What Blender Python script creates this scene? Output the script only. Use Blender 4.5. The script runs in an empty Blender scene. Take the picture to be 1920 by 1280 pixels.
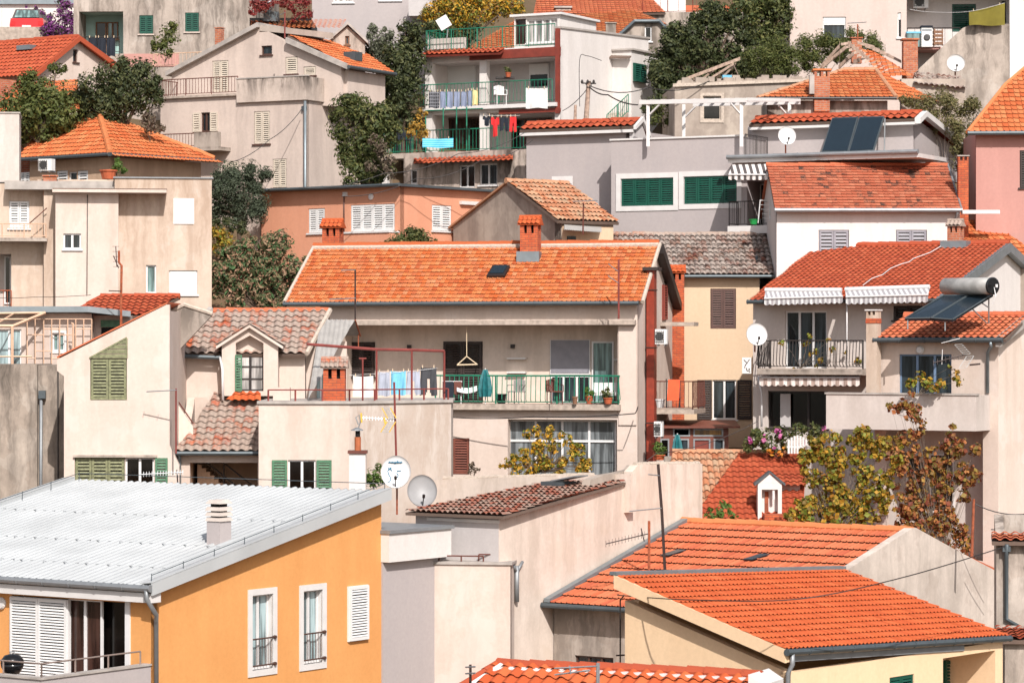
import bpy, bmesh, math, random
from mathutils import Vector, Matrix
from mathutils.geometry import tessellate_polygon
R = math.radians
random.seed(11)
sc = bpy.context.scene
# ---------------------------------------------------------------- camera, sky, sun, exposure
cd = bpy.data.cameras.new('camera'); cam = bpy.data.objects.new('camera', cd); sc.collection.objects.link(cam)
cam.location = (0, 0, 0); cam.rotation_euler = (R(90), 0, 0)
cd.lens = 105.0; cd.sensor_width = 36.0; cd.clip_start = 1.0; cd.clip_end = 2000
sc.camera = cam
cd.dof.use_dof = True; cd.dof.focus_distance = 95; cd.dof.aperture_fstop = 2.4
SUN = Vector((.21, -.87, .76)).normalized()
w = bpy.data.worlds.new('World'); sc.world = w; w.use_nodes = True
nt = w.node_tree; bg = nt.nodes['Background']
sk = nt.nodes.new('ShaderNodeTexSky'); sk.sky_type = 'NISHITA'; sk.sun_disc = False
sk.sun_elevation = math.asin(SUN.z); sk.sun_rotation = math.atan2(SUN.x, SUN.y); sk.dust_density = 2.0
hs = nt.nodes.new('ShaderNodeHueSaturation'); hs.inputs['Saturation'].default_value = .55
nt.links.new(sk.outputs[0], hs.inputs['Color']); nt.links.new(hs.outputs[0], bg.inputs[0]); bg.inputs[1].default_value = 0.135
sd = bpy.data.lights.new('sun', 'SUN'); sd.energy = 4.8; sd.angle = R(.5); sd.color = (1, .965, .925)
so = bpy.data.objects.new('sun', sd); sc.collection.objects.link(so); so.rotation_euler = SUN.to_track_quat('Z', 'Y').to_euler()
sc.view_settings.view_transform = 'Standard'; sc.view_settings.look = 'None'; sc.view_settings.gamma = 1
sc.view_settings.use_curve_mapping = False; sc.view_settings.exposure = 0.24
sc.cycles.use_denoising = True
sc.cycles.max_bounces = 6; sc.cycles.transparent_max_bounces = 12; sc.cycles.diffuse_bounces = 3

# ---------------------------------------------------------------- picture rays
FP = 1920 * cd.lens / 36.0
def ray(px, py): return Vector(((px - 960) / FP, 1, (640 - py) / FP))
def P(px, py, Y): return ray(px, py) * Y
def ppm(Y): return FP / Y
def lin(h):
    o = []
    for i in (0, 2, 4):
        c = int(h[i:i + 2], 16) / 255
        o.append(c / 12.92 if c <= .04045 else ((c + .055) / 1.055) ** 2.4)
    return tuple(o)
def A(h, k=.78):
    c = lin(h); return tuple(min(.9, x * k) for x in c) + (1,)

# ---------------------------------------------------------------- materials
class NT:
    def __init__(s, name):
        s.m = bpy.data.materials.new(name); s.m.use_nodes = True
        s.t = s.m.node_tree; s.b = s.t.nodes['Principled BSDF']
        s.pos = None
    def n(s, k, **kw):
        x = s.t.nodes.new('ShaderNode' + k)
        for a, v in kw.items(): setattr(x, a, v)
        return x
    def L(s, a, b): s.t.links.new(a, b)
    def P(s):
        if s.pos is None: s.pos = s.n('NewGeometry').outputs['Position']
        return s.pos
    def mapd(s, scale, src=None):
        m = s.n('Mapping'); m.inputs['Scale'].default_value = scale; s.L(src or s.P(), m.inputs['Vector']); return m.outputs[0]
    def noise(s, scale, vec=None, detail=5, rough=.55):
        x = s.n('TexNoise'); x.inputs['Scale'].default_value = scale; x.inputs['Detail'].default_value = detail; x.inputs['Roughness'].default_value = rough
        s.L(vec if vec is not None else s.P(), x.inputs['Vector']); return x.outputs['Fac']
    def ramp(s, src, pts):
        r = s.n('ValToRGB'); e = r.color_ramp.elements
        e[0].position, e[0].color = pts[0][0], g4(pts[0][1]); e[1].position, e[1].color = pts[-1][0], g4(pts[-1][1])
        for p, c in pts[1:-1]:
            q = e.new(p); q.color = g4(c)
        s.L(src, r.inputs[0]); return r.outputs[0]
    def mix(s, f, a, b, bt='MIX'):
        x = s.n('Mix', data_type='RGBA', blend_type=bt)
        for v, i in ((f, 0), (a, 6), (b, 7)):
            if isinstance(v, (int, float)): x.inputs[i].default_value = v
            elif isinstance(v, (tuple, list)): x.inputs[i].default_value = g4(v)
            else: s.L(v, x.inputs[i])
        return x.outputs[2]
    def math(s, op, a, b=0.0):
        x = s.n('Math', operation=op)
        for v, i in ((a, 0), (b, 1)):
            if isinstance(v, (int, float)): x.inputs[i].default_value = v
            else: s.L(v, x.inputs[i])
        return x.outputs[0]
    def col(s, c):
        if isinstance(c, (tuple, list)): s.b.inputs['Base Color'].default_value = g4(c)
        else: s.L(c, s.b.inputs['Base Color'])
    def bump(s, h, st=.3, d=.02):
        x = s.n('Bump'); x.inputs['Strength'].default_value = st; x.inputs['Distance'].default_value = d
        s.L(h, x.inputs['Height']); s.L(x.outputs[0], s.b.inputs['Normal'])
    def rough(s, r): s.b.inputs['Roughness'].default_value = r
def g4(c):
    if isinstance(c, (int, float)): return (c, c, c, 1)
    return tuple(c) if len(c) == 4 else tuple(c) + (1,)
def mul(c, k): return tuple(min(1, x * k) for x in c[:3]) + (1,)

M = {}
def plain(name, hexc, rough=.55, metal=0.0, k=.78, var=.12, scale=3):
    t = NT(name); c = A(hexc, k)
    n = t.noise(scale, detail=4)
    t.col(t.mix(t.ramp(n, [(.35, 0), (.65, 1)]), mul(c, 1 - var), mul(c, 1 + var * .5)))
    t.rough(rough); t.b.inputs['Metallic'].default_value = metal
    M[name] = t.m; return t.m
def wv_(t, v):
    n = t.n('TexNoise'); n.inputs['Scale'].default_value = 2.5; t.L(v, n.inputs['Vector']); s_ = t.n('VectorMath', operation='SCALE'); t.L(n.outputs['Color'], s_.inputs[0]); s_.inputs['Scale'].default_value = .5
    a = t.n('VectorMath', operation='ADD'); t.L(v, a.inputs[0]); t.L(s_.outputs[0], a.inputs[1]); return a.outputs[0]
def plaster(name, hexc, stain='8f7f74', amt=.35, streak=.5, k=.78, patch=None, seed=0):
    """painted render: cloudy tone, fine grain, grey water streaks that are densest near the top of the wall"""
    t = NT(name); c = A(hexc, k); s = A(stain, k)
    mp = t.n('Mapping'); mp.inputs['Location'].default_value = (seed * 7.3, seed * 3.1, seed * 1.7); t.L(t.P(), mp.inputs['Vector'])
    v = mp.outputs[0]
    big = t.ramp(t.noise(.5, v, 8, .68), [(.4, 0), (.68, 1)])
    wv = t.n('VectorMath', operation='ADD'); t.L(v, wv.inputs[0]); sc_ = t.n('VectorMath', operation='SCALE'); nz_ = t.n('TexNoise'); nz_.inputs['Scale'].default_value = 1.6; t.L(v, nz_.inputs['Vector']); t.L(nz_.outputs['Color'], sc_.inputs[0]); sc_.inputs['Scale'].default_value = .35; t.L(sc_.outputs[0], wv.inputs[1])
    st = t.noise(1, t.mapd((1.5, 1.5, .14), wv.outputs[0]), 8, .68)
    stm = t.ramp(st, [(.44, 0), (.6, 1)])
    gen = t.n('TexCoord').outputs['Generated']; sp = t.n('SeparateXYZ'); t.L(gen, sp.inputs[0])
    up = t.ramp(sp.outputs[2], [(.2, .25), (.95, 1)])
    fine = t.noise(9, v, 6, .7)
    col = t.mix(t.ramp(fine, [(.3, 0), (.7, 1)]), mul(c, .93), mul(c, 1.04))
    if patch:
        col = t.mix(t.ramp(t.noise(.7, wv_(t, v), 4, .55), [(.56, 0), (.585, .8)]), col, A(patch, k))
    col = t.mix(t.math('MULTIPLY', big, amt * .75), col, s)
    col = t.mix(t.math('MULTIPLY', t.math('MULTIPLY', stm, up), min(.95, streak * 1.05)), col, s)
    t.col(col); t.rough(.9); t.b.inputs['Specular IOR Level'].default_value = .2
    t.bump(t.noise(38, v, 4, .6), .25, .012)
    M[name] = t.m; return t.m
def tilem(name, hexes, lichen='9c8d84', lam=.25, k=.6, patchy=.35, rough=.85, dark='3a2a24', dam=.12, soft=.08):
    """clay tiles: one tone per tile (white noise of the tile's own column and row), weathered patches and lichen"""
    t = NT(name)
    uv = t.n('UVMap').outputs[0]
    fl = t.n('VectorMath', operation='FLOOR'); t.L(uv, fl.inputs[0])
    wn = t.n('TexWhiteNoise', noise_dimensions='2D'); t.L(fl.outputs[0], wn.inputs['Vector'])
    ca = [A(h, k) for h in hexes]; N = len(ca)
    col = t.ramp(wn.outputs['Value'], [(i / max(1, N - 1), c) for i, c in enumerate(ca)])
    pn = t.noise(.7, None, 5, .6)
    col = t.mix(t.math('MULTIPLY', t.ramp(pn, [(.4, 0), (.7, 1)]), patchy), col, mul(ca[0], .72))
    ln = t.noise(1.3, None, 8, .7)
    wn2 = t.n('TexWhiteNoise', noise_dimensions='3D'); ad = t.n('VectorMath', operation='ADD'); t.L(fl.outputs[0], ad.inputs[0]); ad.inputs[1].default_value = (3, 7, 5); t.L(ad.outputs[0], wn2.inputs['Vector'])
    lsum = t.math('ADD', t.math('MULTIPLY', wn2.outputs['Value'], .2), t.math('ADD', t.math('MULTIPLY', ln, .75), t.math('MULTIPLY', t.noise(13, None, 4, .75), .36)))
    lo = 1.02 - lam * .75
    col = t.mix(t.ramp(lsum, [(lo - soft, 0), (lo + soft, .93)]), col, A(lichen, k))
    dn = t.noise(5.0, None, 6, .75)
    col = t.mix(t.ramp(dn, [(.62 - dam * .4, 0), (.75 - dam * .3, min(1, dam * 3))]), col, A(dark, k))
    t.col(col); t.rough(rough); t.b.inputs['Specular IOR Level'].default_value = .25
    t.bump(t.noise(45, None, 4, .6), .3, .012)
    M[name] = t.m; return t.m
def streakm():
    """grey run-off below a sill: dark at the top, fading down in narrow streaks"""
    t = NT('streak'); sp = t.n('SeparateXYZ'); t.L(t.n('TexCoord').outputs['Generated'], sp.inputs[0])
    st = t.ramp(t.noise(1, t.mapd((7, 7, .35)), 5, .65), [(.46, 0), (.68, 1)])
    f = t.math('MULTIPLY', t.math('MULTIPLY', st, t.math('POWER', sp.outputs[2], 1.4)), .55)
    t.col(A('6b5e55', .6)); t.rough(.9); tr = t.n('BsdfTransparent'); mx = t.n('MixShader'); t.L(f, mx.inputs[0]); t.L(tr.outputs[0], mx.inputs[1]); t.L(t.b.outputs[0], mx.inputs[2]); t.L(mx.outputs[0], t.t.nodes['Material Output'].inputs[0])
    M['streak'] = t.m
streakm()
def brickm(name, c1, c2, mortar, k=.8):
    t = NT(name)
    b = t.n('TexBrick'); tc = t.n('TexCoord')
    sp = t.n('SeparateXYZ'); t.L(tc.outputs['Object'], sp.inputs[0])
    cb = t.n('CombineXYZ'); t.L(t.math('ADD', sp.outputs[0], sp.outputs[1]), cb.inputs[0]); t.L(sp.outputs[2], cb.inputs[1])
    t.L(cb.outputs[0], b.inputs['Vector'])
    b.inputs['Color1'].default_value = A(c1, k); b.inputs['Color2'].default_value = A(c2, k); b.inputs['Mortar'].default_value = A(mortar, k)
    b.inputs['Scale'].default_value = 1; b.inputs['Brick Width'].default_value = .25; b.inputs['Row Height'].default_value = .085; b.inputs['Mortar Size'].default_value = .011
    n = t.ramp(t.noise(4, None, 5), [(.4, 0), (.75, .5)])
    t.col(t.mix(n, b.outputs['Color'], A('6b3a2a', k))); t.rough(.9)
    inv = t.math('SUBTRACT', 1.0, b.outputs['Fac']); t.bump(inv, .6, .02)
    M[name] = t.m; return t.m
def leafm(name, hexes, k=.62, tr=.25, rough=.6):
    t = NT(name)
    ri = t.n('NewGeometry').outputs['Random Per Island']
    N = len(hexes)
    col = t.ramp(ri, [(i / max(1, N - 1), A(h, k)) for i, h in enumerate(hexes)])
    t.col(col); t.rough(rough); t.b.inputs['Specular IOR Level'].default_value = .3
    tb = t.n('BsdfTranslucent'); t.L(col, tb.inputs[0])
    mx = t.n('MixShader'); mx.inputs[0].default_value = tr
    t.L(t.b.outputs[0], mx.inputs[1]); t.L(tb.outputs[0], mx.inputs[2])
    t.L(mx.outputs[0], t.t.nodes['Material Output'].inputs[0])
    M[name] = t.m; return t.m
def stripem(name, c1, c2, n, axis=0, k=.78):
    t = NT(name); sp = t.n('SeparateXYZ'); t.L(t.n('TexCoord').outputs['Generated'], sp.inputs[0])
    f = t.math('FRACT', t.math('MULTIPLY', sp.outputs[axis], n))
    t.col(t.mix(t.math('GREATER_THAN', f, .5), A(c1, k), A(c2, k))); t.rough(.85)
    M[name] = t.m; return t.m
def checkm(name, c1, c2, n, k=.78):
    t = NT(name); tc = t.n('TexCoord').outputs['Generated']; sp = t.n('SeparateXYZ'); t.L(tc, sp.inputs[0])
    fx = t.math('GREATER_THAN', t.math('FRACT', t.math('MULTIPLY', sp.outputs[0], n)), .75)
    fz = t.math('GREATER_THAN', t.math('FRACT', t.math('MULTIPLY', sp.outputs[2], n * .9)), .75)
    t.col(t.mix(t.math('MAXIMUM', fx, fz), A(c1, k), A(c2, k))); t.rough(.9); M[name] = t.m
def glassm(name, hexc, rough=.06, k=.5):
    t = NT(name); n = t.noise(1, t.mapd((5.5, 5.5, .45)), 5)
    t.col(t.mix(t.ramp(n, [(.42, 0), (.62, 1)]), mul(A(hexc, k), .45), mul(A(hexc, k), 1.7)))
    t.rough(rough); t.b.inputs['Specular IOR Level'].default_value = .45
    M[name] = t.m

# ---------------------------------------------------------------- mesh builder
I4 = Matrix.Identity(4)
class MB:
    def __init__(s, T=None): s.v = []; s.f = []; s.T = T or I4; s.uv = None; s.tiles = []
    def add(s, vs, fs):
        o = len(s.v); s.v += [tuple(s.T @ Vector(v)) for v in vs]; s.f += [tuple(i + o for i in f) for f in fs]
    def box(s, x0, x1, y0, y1, z0, z1):
        s.add([(x0, y0, z0), (x1, y0, z0), (x1, y1, z0), (x0, y1, z0), (x0, y0, z1), (x1, y0, z1), (x1, y1, z1), (x0, y1, z1)],
              [(0, 3, 2, 1), (4, 5, 6, 7), (0, 1, 5, 4), (1, 2, 6, 5), (2, 3, 7, 6), (3, 0, 4, 7)]); return s
    def prism(s, poly, ext):
        p = [Vector(q) for q in poly]; e = Vector(ext); n = len(p)
        nr = Vector((0, 0, 0))
        for i in range(n): nr += (p[i] - p[0]).cross(p[(i + 1) % n] - p[0])
        if nr.dot(e) > 0: p = p[::-1]
        tri = tessellate_polygon([flat2(p)])
        vs = p + [q + e for q in p]
        fs = []
        for t in tri:
            a, b, c = t
            if (p[b] - p[a]).cross(p[c] - p[a]).dot(e) > 0: a, c = c, a
            fs += [(a, b, c), (c + n, b + n, a + n)]
        for i in range(n):
            j = (i + 1) % n; fs.append((j, i, i + n, j + n))
        s.add(vs, fs); return s
    def tube(s, pts, r, n=6, cap=True):
        pts = [Vector(p) for p in pts]; rs = r if isinstance(r, (list, tuple)) else [r] * len(pts)
        vs = []; fs = []
        up = None
        for i, p in enumerate(pts):
            d = (pts[min(i + 1, len(pts) - 1)] - pts[max(i - 1, 0)])
            d = d.normalized() if d.length > 1e-9 else Vector((0, 0, 1))
            if up is None: up = d.orthogonal().normalized()
            a = (up - d * up.dot(d)); a = a.normalized() if a.length > 1e-6 else d.orthogonal().normalized(); up = a; b = d.cross(a)
            for k in range(n):
                t = 2 * math.pi * k / n; vs.append(p + (a * math.cos(t) + b * math.sin(t)) * rs[i])
        for i in range(len(pts) - 1):
            for k in range(n):
                k2 = (k + 1) % n; fs.append((i * n + k, i * n + k2, (i + 1) * n + k2, (i + 1) * n + k))
        if cap: fs += [tuple(range(n - 1, -1, -1)), tuple((len(pts) - 1) * n + k for k in range(n))]
        s.add(vs, fs); return s
    def lathe(s, prof, c=(0, 0, 0), n=16, axis=None):
        c = Vector(c); rot = Vector(axis).normalized().to_track_quat('Z', 'Y') if axis else None
        vs = []; fs = []
        for r, z in prof:
            for k in range(n):
                t = 2 * math.pi * k / n; q = Vector((r * math.cos(t), r * math.sin(t), z))
                vs.append(c + (rot @ q if rot else q))
        for i in range(len(prof) - 1):
            for k in range(n):
                k2 = (k + 1) % n; fs.append((i * n + k, i * n + k2, (i + 1) * n + k2, (i + 1) * n + k))
        fs += [tuple(range(n - 1, -1, -1)), tuple((len(prof) - 1) * n + k for k in range(n))]
        s.add(vs, fs); return s
    def wall(s, outer, holes, T, t, rev=True):
        """a wall slab in the plane frame T (x right, y outward, z up) with real openings"""
        loops = [[Vector((x, z, 0)) for x, z in outer]] + [[Vector((x, z, 0)) for x, z in h] for h in holes]
        flat = [v for l in loops for v in l]
        vs = [(v.x, 0, v.y) for v in flat] + [(v.x, -t, v.y) for v in flat]; n = len(flat); fs = []
        for a, b, c in tessellate_polygon(loops):
            ar = (flat[b].x - flat[a].x) * (flat[c].y - flat[a].y) - (flat[c].x - flat[a].x) * (flat[b].y - flat[a].y)
            if abs(ar) < 1e-9: continue
            if ar > 0: a, c = c, a
            # y outward: CCW in (x,z) seen from +y is mirrored
            fs += [(a, b, c), (c + n, b + n, a + n)]
        o = 0
        for li, l in enumerate(loops):
            m = len(l); ar = sum(l[i].x * l[(i + 1) % m].y - l[(i + 1) % m].x * l[i].y for i in range(m))
            for i in range(m):
                j = (i + 1) % m; q = (o + i, o + j, o + j + n, o + i + n)
                if (ar > 0) == (li == 0): q = q[::-1]
                fs.append(q)
            o += m
        T0 = s.T; s.T = T; s.add(vs, fs); s.T = T0
    def build(s, name, mat, parent=None, smooth=False, label=None):
        us = sorted({i for f in s.f for i in f})
        if len(us) < len(s.v): mp = {o: k for k, o in enumerate(us)}; s.v = [s.v[i] for i in us]; s.f = [tuple(mp[i] for i in f) for f in s.f]
        me = bpy.data.meshes.new(name); me.from_pydata(s.v, [], s.f); me.update()
        if s.uv:
            u = me.uv_layers.new(name='UVMap')
            u.data.foreach_set('uv', s.uv)
        if smooth: me.polygons.foreach_set('use_smooth', [True] * len(me.polygons))
        o = bpy.data.objects.new(name, me); sc.collection.objects.link(o)
        me.materials.append(M[mat] if isinstance(mat, str) else mat)
        if parent: o.parent = parent
        if label: o['label'] = label
        return o
def flat2(p):
    n = Vector((0, 0, 0))
    for i in range(1, len(p) - 1): n += (p[i] - p[0]).cross(p[i + 1] - p[0])
    n = n.normalized() if n.length > 1e-12 else Vector((0, 0, 1))
    a = n.orthogonal().normalized(); b = n.cross(a)
    return [Vector((q.dot(a), q.dot(b), 0)) for q in p]
def tag(o, label, cat, group=None, kind=None):
    if label: o['label'] = label
    if cat: o['category'] = cat
    if group: o['group'] = group
    if kind: o['kind'] = kind
    return o
def empty(name, loc, rz=0, label=None, cat=None, group=None):
    o = bpy.data.objects.new(name, None); sc.collection.objects.link(o); o.location = loc; o.rotation_euler = (0, 0, rz); o.empty_display_size = .2
    return tag(o, label, cat, group)

# ---------------------------------------------------------------- tiled roof surface
PROF = {
    'barrel': [(0, 0), (.12, .55), (.28, .92), (.42, 1), (.56, .92), (.72, .55), (.84, .1), (.92, 0)],
    'wave': [(0, .5), (.16, .95), (.3, 1), (.46, .75), (.62, .2), (.78, 0), (.9, .15)],
    'flat': [(0, 0), (.1, .9), (.22, 1), (.34, .15), (.5, .28), (.66, .28), (.82, .1)],
    'rib': [(0, 0), (.5, 0), (.62, 1), (.86, 1)],
    'corr': [(0, 0), (.25, .5), (.5, 1), (.75, .5)],
}
def tile_mesh(poly, tw=.2, th=.36, amp=.05, step=.035, kind='wave', jit=.0, seed=1):
    rnd = random.Random(seed)
    p = [Vector(q) for q in poly]; o = p[0]; sx = (p[1] - p[0]).normalized()
    n = Vector((0, 0, 0))
    for i in range(1, len(p) - 1): n += (p[i] - p[0]).cross(p[i + 1] - p[0])
    n.normalize()
    if n.z < 0: n = -n
    tx = n.cross(sx).normalized()
    if tx.z < 0: tx = -tx
    S = [(q - o).dot(sx) for q in p]; Tt = [(q - o).dot(tx) for q in p]
    s0, s1, t0, t1 = min(S), max(S), min(Tt), max(Tt)
    rect = all((abs(a - s0) < .02 or abs(a - s1) < .02) and (abs(b - t0) < .02 or abs(b - t1) < .02) for a, b in zip(S, Tt)) and len(p) == 4
    c0, c1 = math.floor(s0 / tw), math.ceil(s1 / tw)
    if rect: nc = max(1, round((s1 - s0) / tw)); tw = (s1 - s0) / nc; c0 = 0; c1 = nc; s0 = min(S)
    r0, r1 = math.floor(t0 / th), math.ceil(t1 / th)
    if rect: nr = max(1, round((t1 - t0) / th)); th = (t1 - t0) / nr; r0, r1 = 0, nr
    pr = PROF[kind]
    xs = [(c, f, h) for c in range(c0, c1) for f, h in pr] + [(c1, 0.0, pr[0][1])]
    nx = len(xs); vs = []; fs = []; uv = []
    ta = {c: rnd.uniform(-1, 1) for c in range(c0, c1 + 1)}
    so_ = s0 if rect else 0; to_ = t0 if rect else 0
    for r in range(r0, r1):
        jj = {c: rnd.uniform(-1, 1) * jit for c in range(c0, c1 + 1)}
        kk = {c: rnd.uniform(-1, 1) * jit for c in range(c0, c1 + 1)}
        ph = rnd.uniform(-1, 1) * jit * .6
        for lo in (1, 0):
            for c, f, h in xs:
                a = so_ + (c + f) * tw + ph
                b = to_ + (r * th + (kk[c] if r > r0 else kk[c] * .3) if lo else (r + 1) * th + .07)
                z = h * amp * (1 if lo else .9) + (step if lo else 0) + jj[c] * .35
                vs.append(o + sx * a + tx * b + n * z)
    R_ = r1 - r0
    for k in range(R_):
        b = 2 * k * nx
        for i in range(nx - 1):
            c = xs[i][0]
            fs.append((b + i, b + i + 1, b + nx + i + 1, b + nx + i)); uv.append((c + .5, k + .5))
        if k > 0 and kind in ('rib', 'corr'):
            q = (2 * k - 1) * nx
            for i in range(nx - 1):
                fs.append((q + i, q + i + 1, b + i + 1, b + i)); uv.append((xs[i][0] + .5, k + .5))
    me = bpy.data.meshes.new('t'); me.from_pydata([tuple(v) for v in vs], [], fs)
    u = me.uv_layers.new(name='UVMap'); fl = []
    for x, f in zip(uv, fs): fl += [x[0], x[1]] * len(f)
    u.data.foreach_set('uv', fl)
    if not rect:
        bm = bmesh.new(); bm.from_mesh(me)
        cen = sum(p, Vector()) / len(p)
        for i in range(len(p)):
            a, b = p[i], p[(i + 1) % len(p)]
            d = b - a
            if d.length < 1e-4: continue
            if i == 0: continue
            nn = d.cross(n).normalized()
            if nn.dot(cen - a) > 0: nn = -nn
            bmesh.ops.bisect_plane(bm, geom=bm.verts[:] + bm.edges[:] + bm.faces[:], plane_co=a, plane_no=nn, clear_outer=True)
        bm.to_mesh(me); bm.free()
    return me, n
def link_mesh(name, me, mat, parent):
    me.name = name; o = bpy.data.objects.new(name, me); sc.collection.objects.link(o); me.materials.append(M[mat] if isinstance(mat, str) else mat); o.parent = parent
    return o
TILE = {'rows': ('flat', .2, .7, .035, .055, .008), 'fine': ('flat', .17, .285, .036, .036, .012), 'lean': ('wave', .175, .37, .042, .04, .004),  # kind, tile width, exposure, wave height, step, jitter
    'flat': ('flat', .22, .36, .035, .04, .006), 'wave': ('wave', .24, .34, .055, .04, .004), 'barrel': ('barrel', .22, .34, .075, .045, .016),
    'small': ('flat', .2, .25, .013, .04, .008), 'new': ('wave', .22, .33, .045, .028, .001), 'big': ('wave', .3, .36, .075, .04, .012), 'bar2': ('barrel', .2, .42, .06, .05, .02)}

# ---------------------------------------------------------------- a building
class B:
    def __init__(s, name, label, cat, px, py, Y, ang=0, group=None, at=None):
        s.a = R(ang); s.o = P(px, py, Y) if at is None else at; s.root = empty(name, s.o, s.a, label, cat, group)
        s.Mw = Matrix.Translation(s.o) @ Matrix.Rotation(s.a, 4, 'Z'); s.Mi = s.Mw.inverted(); s.cam = s.Mi @ Vector((0, 0, 0)); s.Ri = s.Mi.to_3x3()
        s.holes = []
    def hit(s, px, py, p0, n):
        d = s.Ri @ ray(px, py); n = Vector(n); p0 = Vector(p0)
        return s.cam + d * ((p0 - s.cam).dot(n) / d.dot(n))
    def F(s, px, py, v=0): return s.hit(px, py, (0, v, 0), (0, 1, 0))
    def S(s, px, py, u=0): return s.hit(px, py, (u, 0, 0), (1, 0, 0))
    def H(s, px, py, z): return s.hit(px, py, (0, 0, z), (0, 0, 1))
    def frame(s, pl):
        k, val, sg = pl if len(pl) == 3 else (pl[0], pl[1], 1)
        if k == 'v': x, y, o = Vector((1, 0, 0)), Vector((0, -1, 0)), Vector((0, val, 0))
        else: x, y, o = Vector((0, sg, 0)), Vector((sg, 0, 0)), Vector((val, 0, 0))
        T = Matrix.Identity(4)
        for i, c in enumerate((x, y, Vector((0, 0, 1)), o)): T.col[i][:3] = c
        return T
    def p2(s, pl, px, py):
        q = s.F(px, py, pl[1]) if pl[0] == 'v' else s.S(px, py, pl[1])
        return (q.x, q.z) if pl[0] == 'v' else ((q.y if (len(pl) < 3 or pl[2] > 0) else -q.y), q.z)
    def wallp(s, pl, pts, mat, name='wall', t=.25, px=True, extra=None):
        """wall slab: pts are picture points on the plane (px=True) or plane coordinates"""
        o = [s.p2(pl, *q) for q in pts] if px else list(pts)
        m = MB(); hs = [h for p_, h in s.holes if p_ == pl and inside(h, o)]
        m.wall(o, hs, s.frame(pl), t)
        return m.build(name, mat, s.root)
    def body(s, u0, u1, zb, prof, mat, t=.25, left=None, right=None, name='wall'):
        """four walls round a footprint u0..u1 x profile [(v,z) ...] as ONE wall mesh, openings cut where windows were declared"""
        v0, v1 = prof[0][0], prof[-1][0]; m = MB()
        def put(pl, o):
            m.wall(o, [h for p_, h in s.holes if p_ == pl and inside(h, o)], s.frame(pl), t)
        put(('v', v0), [(u0, zb), (u1, zb), (u1, prof[0][1]), (u0, prof[0][1])])
        e = .002
        pr = [(v0 + e, zb), (v1 - e, zb)] + [(min(max(v, v0 + e), v1 - e), z - .004) for v, z in reversed(prof)]
        put(('u', u1, 1), pr) if right is None else put(('u', u1, 1), right)
        put(('u', u0, -1), [(-v, z) for v, z in pr])
        m.box(u0 + .26, u1 - .26, v1 - t, v1 - .003, zb, prof[-1][1] - .006)
        return m.build(name, mat, s.root)
    def slab(s, poly, ext, name, mat, parent=None): return MB().prism(poly, ext).build(name, mat, parent or s.root)
    def bx(s, name, mat, u0, u1, v0, v1, z0, z1, parent=None): return MB().box(u0, u1, v0, v1, z0, z1).build(name, mat, parent or s.root)
    def pbx(s, name, mat, x0, y0, x1, y1, v, d, parent=None):
        """box whose front face covers a picture rectangle on plane v, d deep (towards +v)"""
        a = s.F(x0, (y0 + y1) / 2, v); b = s.F(x1, (y0 + y1) / 2, v); xm = (x0 + x1) / 2
        return s.bx(name, mat, a.x, b.x, v, v + d, s.F(xm, y1, v).z, s.F(xm, y0, v).z, parent)
    def plane3(s, a, b, c): return (a, (b - a).cross(c - a).normalized())
    def roof(s, pl, pix, style, mat, name='roof', thick=.1, under='roof_under', seed=1, pts=None):
        p = pts or [s.hit(x, y, pl[0], pl[1]) for x, y in pix]
        k, tw, th, amp, step, jit = TILE[style]
        me, n = tile_mesh(p, tw, th, amp, step, k, jit, seed)
        r = link_mesh(name, me, mat, s.root)
        MB().prism([q - n * .012 for q in p], -n * thick).build('eaves_board', under, r)
        return r, p, n
    def ridge(s, p, q, mat, parent, r=.13, L=.42, name='ridge_tile'):
        p, q = Vector(p), Vector(q); d = q - p; n = max(1, round(d.length / L)); m = MB(); e = d / n
        for i in range(n):
            jz = Vector((0, random.uniform(-.012, .012), random.uniform(-.014, .014))); a = p + e * i - d.normalized() * .03 + jz; b = p + e * (i + 1) + jz
            m.tube([a, b], [r * 1.08, r * .92], 8)
        return m.build(name, mat, parent)
    def gutter(s, p, q, mat='zinc', r=.07, name='gutter', parent=None, off=(0, -.06, -.04)):
        p, q = Vector(p) + Vector(off), Vector(q) + Vector(off)
        m = MB(); m.tube([p, q], r, 8)
        d = (q - p); n = max(2, int(d.length / .9)); x = d.normalized()
        for i in range(n + 1):
            c = p + d * (i / n); m.tube([c - x * .018, c + x * .018], r * 1.18, 8)
        return m.build(name, mat, parent or s.root)
    def pipe(s, pts, r=.05, mat='zinc', name='downpipe'): return MB().tube(pts, r, 8).build(name, mat, s.root, True)
    # ---- openings
    def win(s, x0, y0, x1, y1, kind='glass', pl=('v', 0), fr='white_pvc', sh='shut_brown', glass='glass', n=2, surround=None, sill=True, hole=True,
            rec=.14, drop=.5, name='window', open_w=None, stain=True, sur_w=.12, bars=0, label=None, half=None, slat=.085):
        xm, ym = (x0 + x1) / 2, (y0 + y1) / 2
        a = s.p2(pl, x0, ym)[0]; b = s.p2(pl, x1, ym)[0]; z0 = s.p2(pl, xm, y1)[1]; z1 = s.p2(pl, xm, y0)[1]
        a, b = min(a, b), max(a, b)
        W, Hh = b - a, z1 - z0
        if hole: s.holes.append((pl, [(a, z0), (b, z0), (b, z1), (a, z1)]))
        T = s.frame(pl) @ Matrix.Translation((a, 0, z0))
        if not hole: T = T @ Matrix.Translation((0, rec - .01, 0))
        f = .055; d0 = -rec
        m = MB(T)
        # outer frame, butted
        m.box(0, W, d0, d0 + .07, 0, f); m.box(0, W, d0, d0 + .07, Hh - f, Hh); m.box(0, f, d0, d0 + .07, f, Hh - f); m.box(W - f, W, d0, d0 + .07, f, Hh - f)
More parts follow.
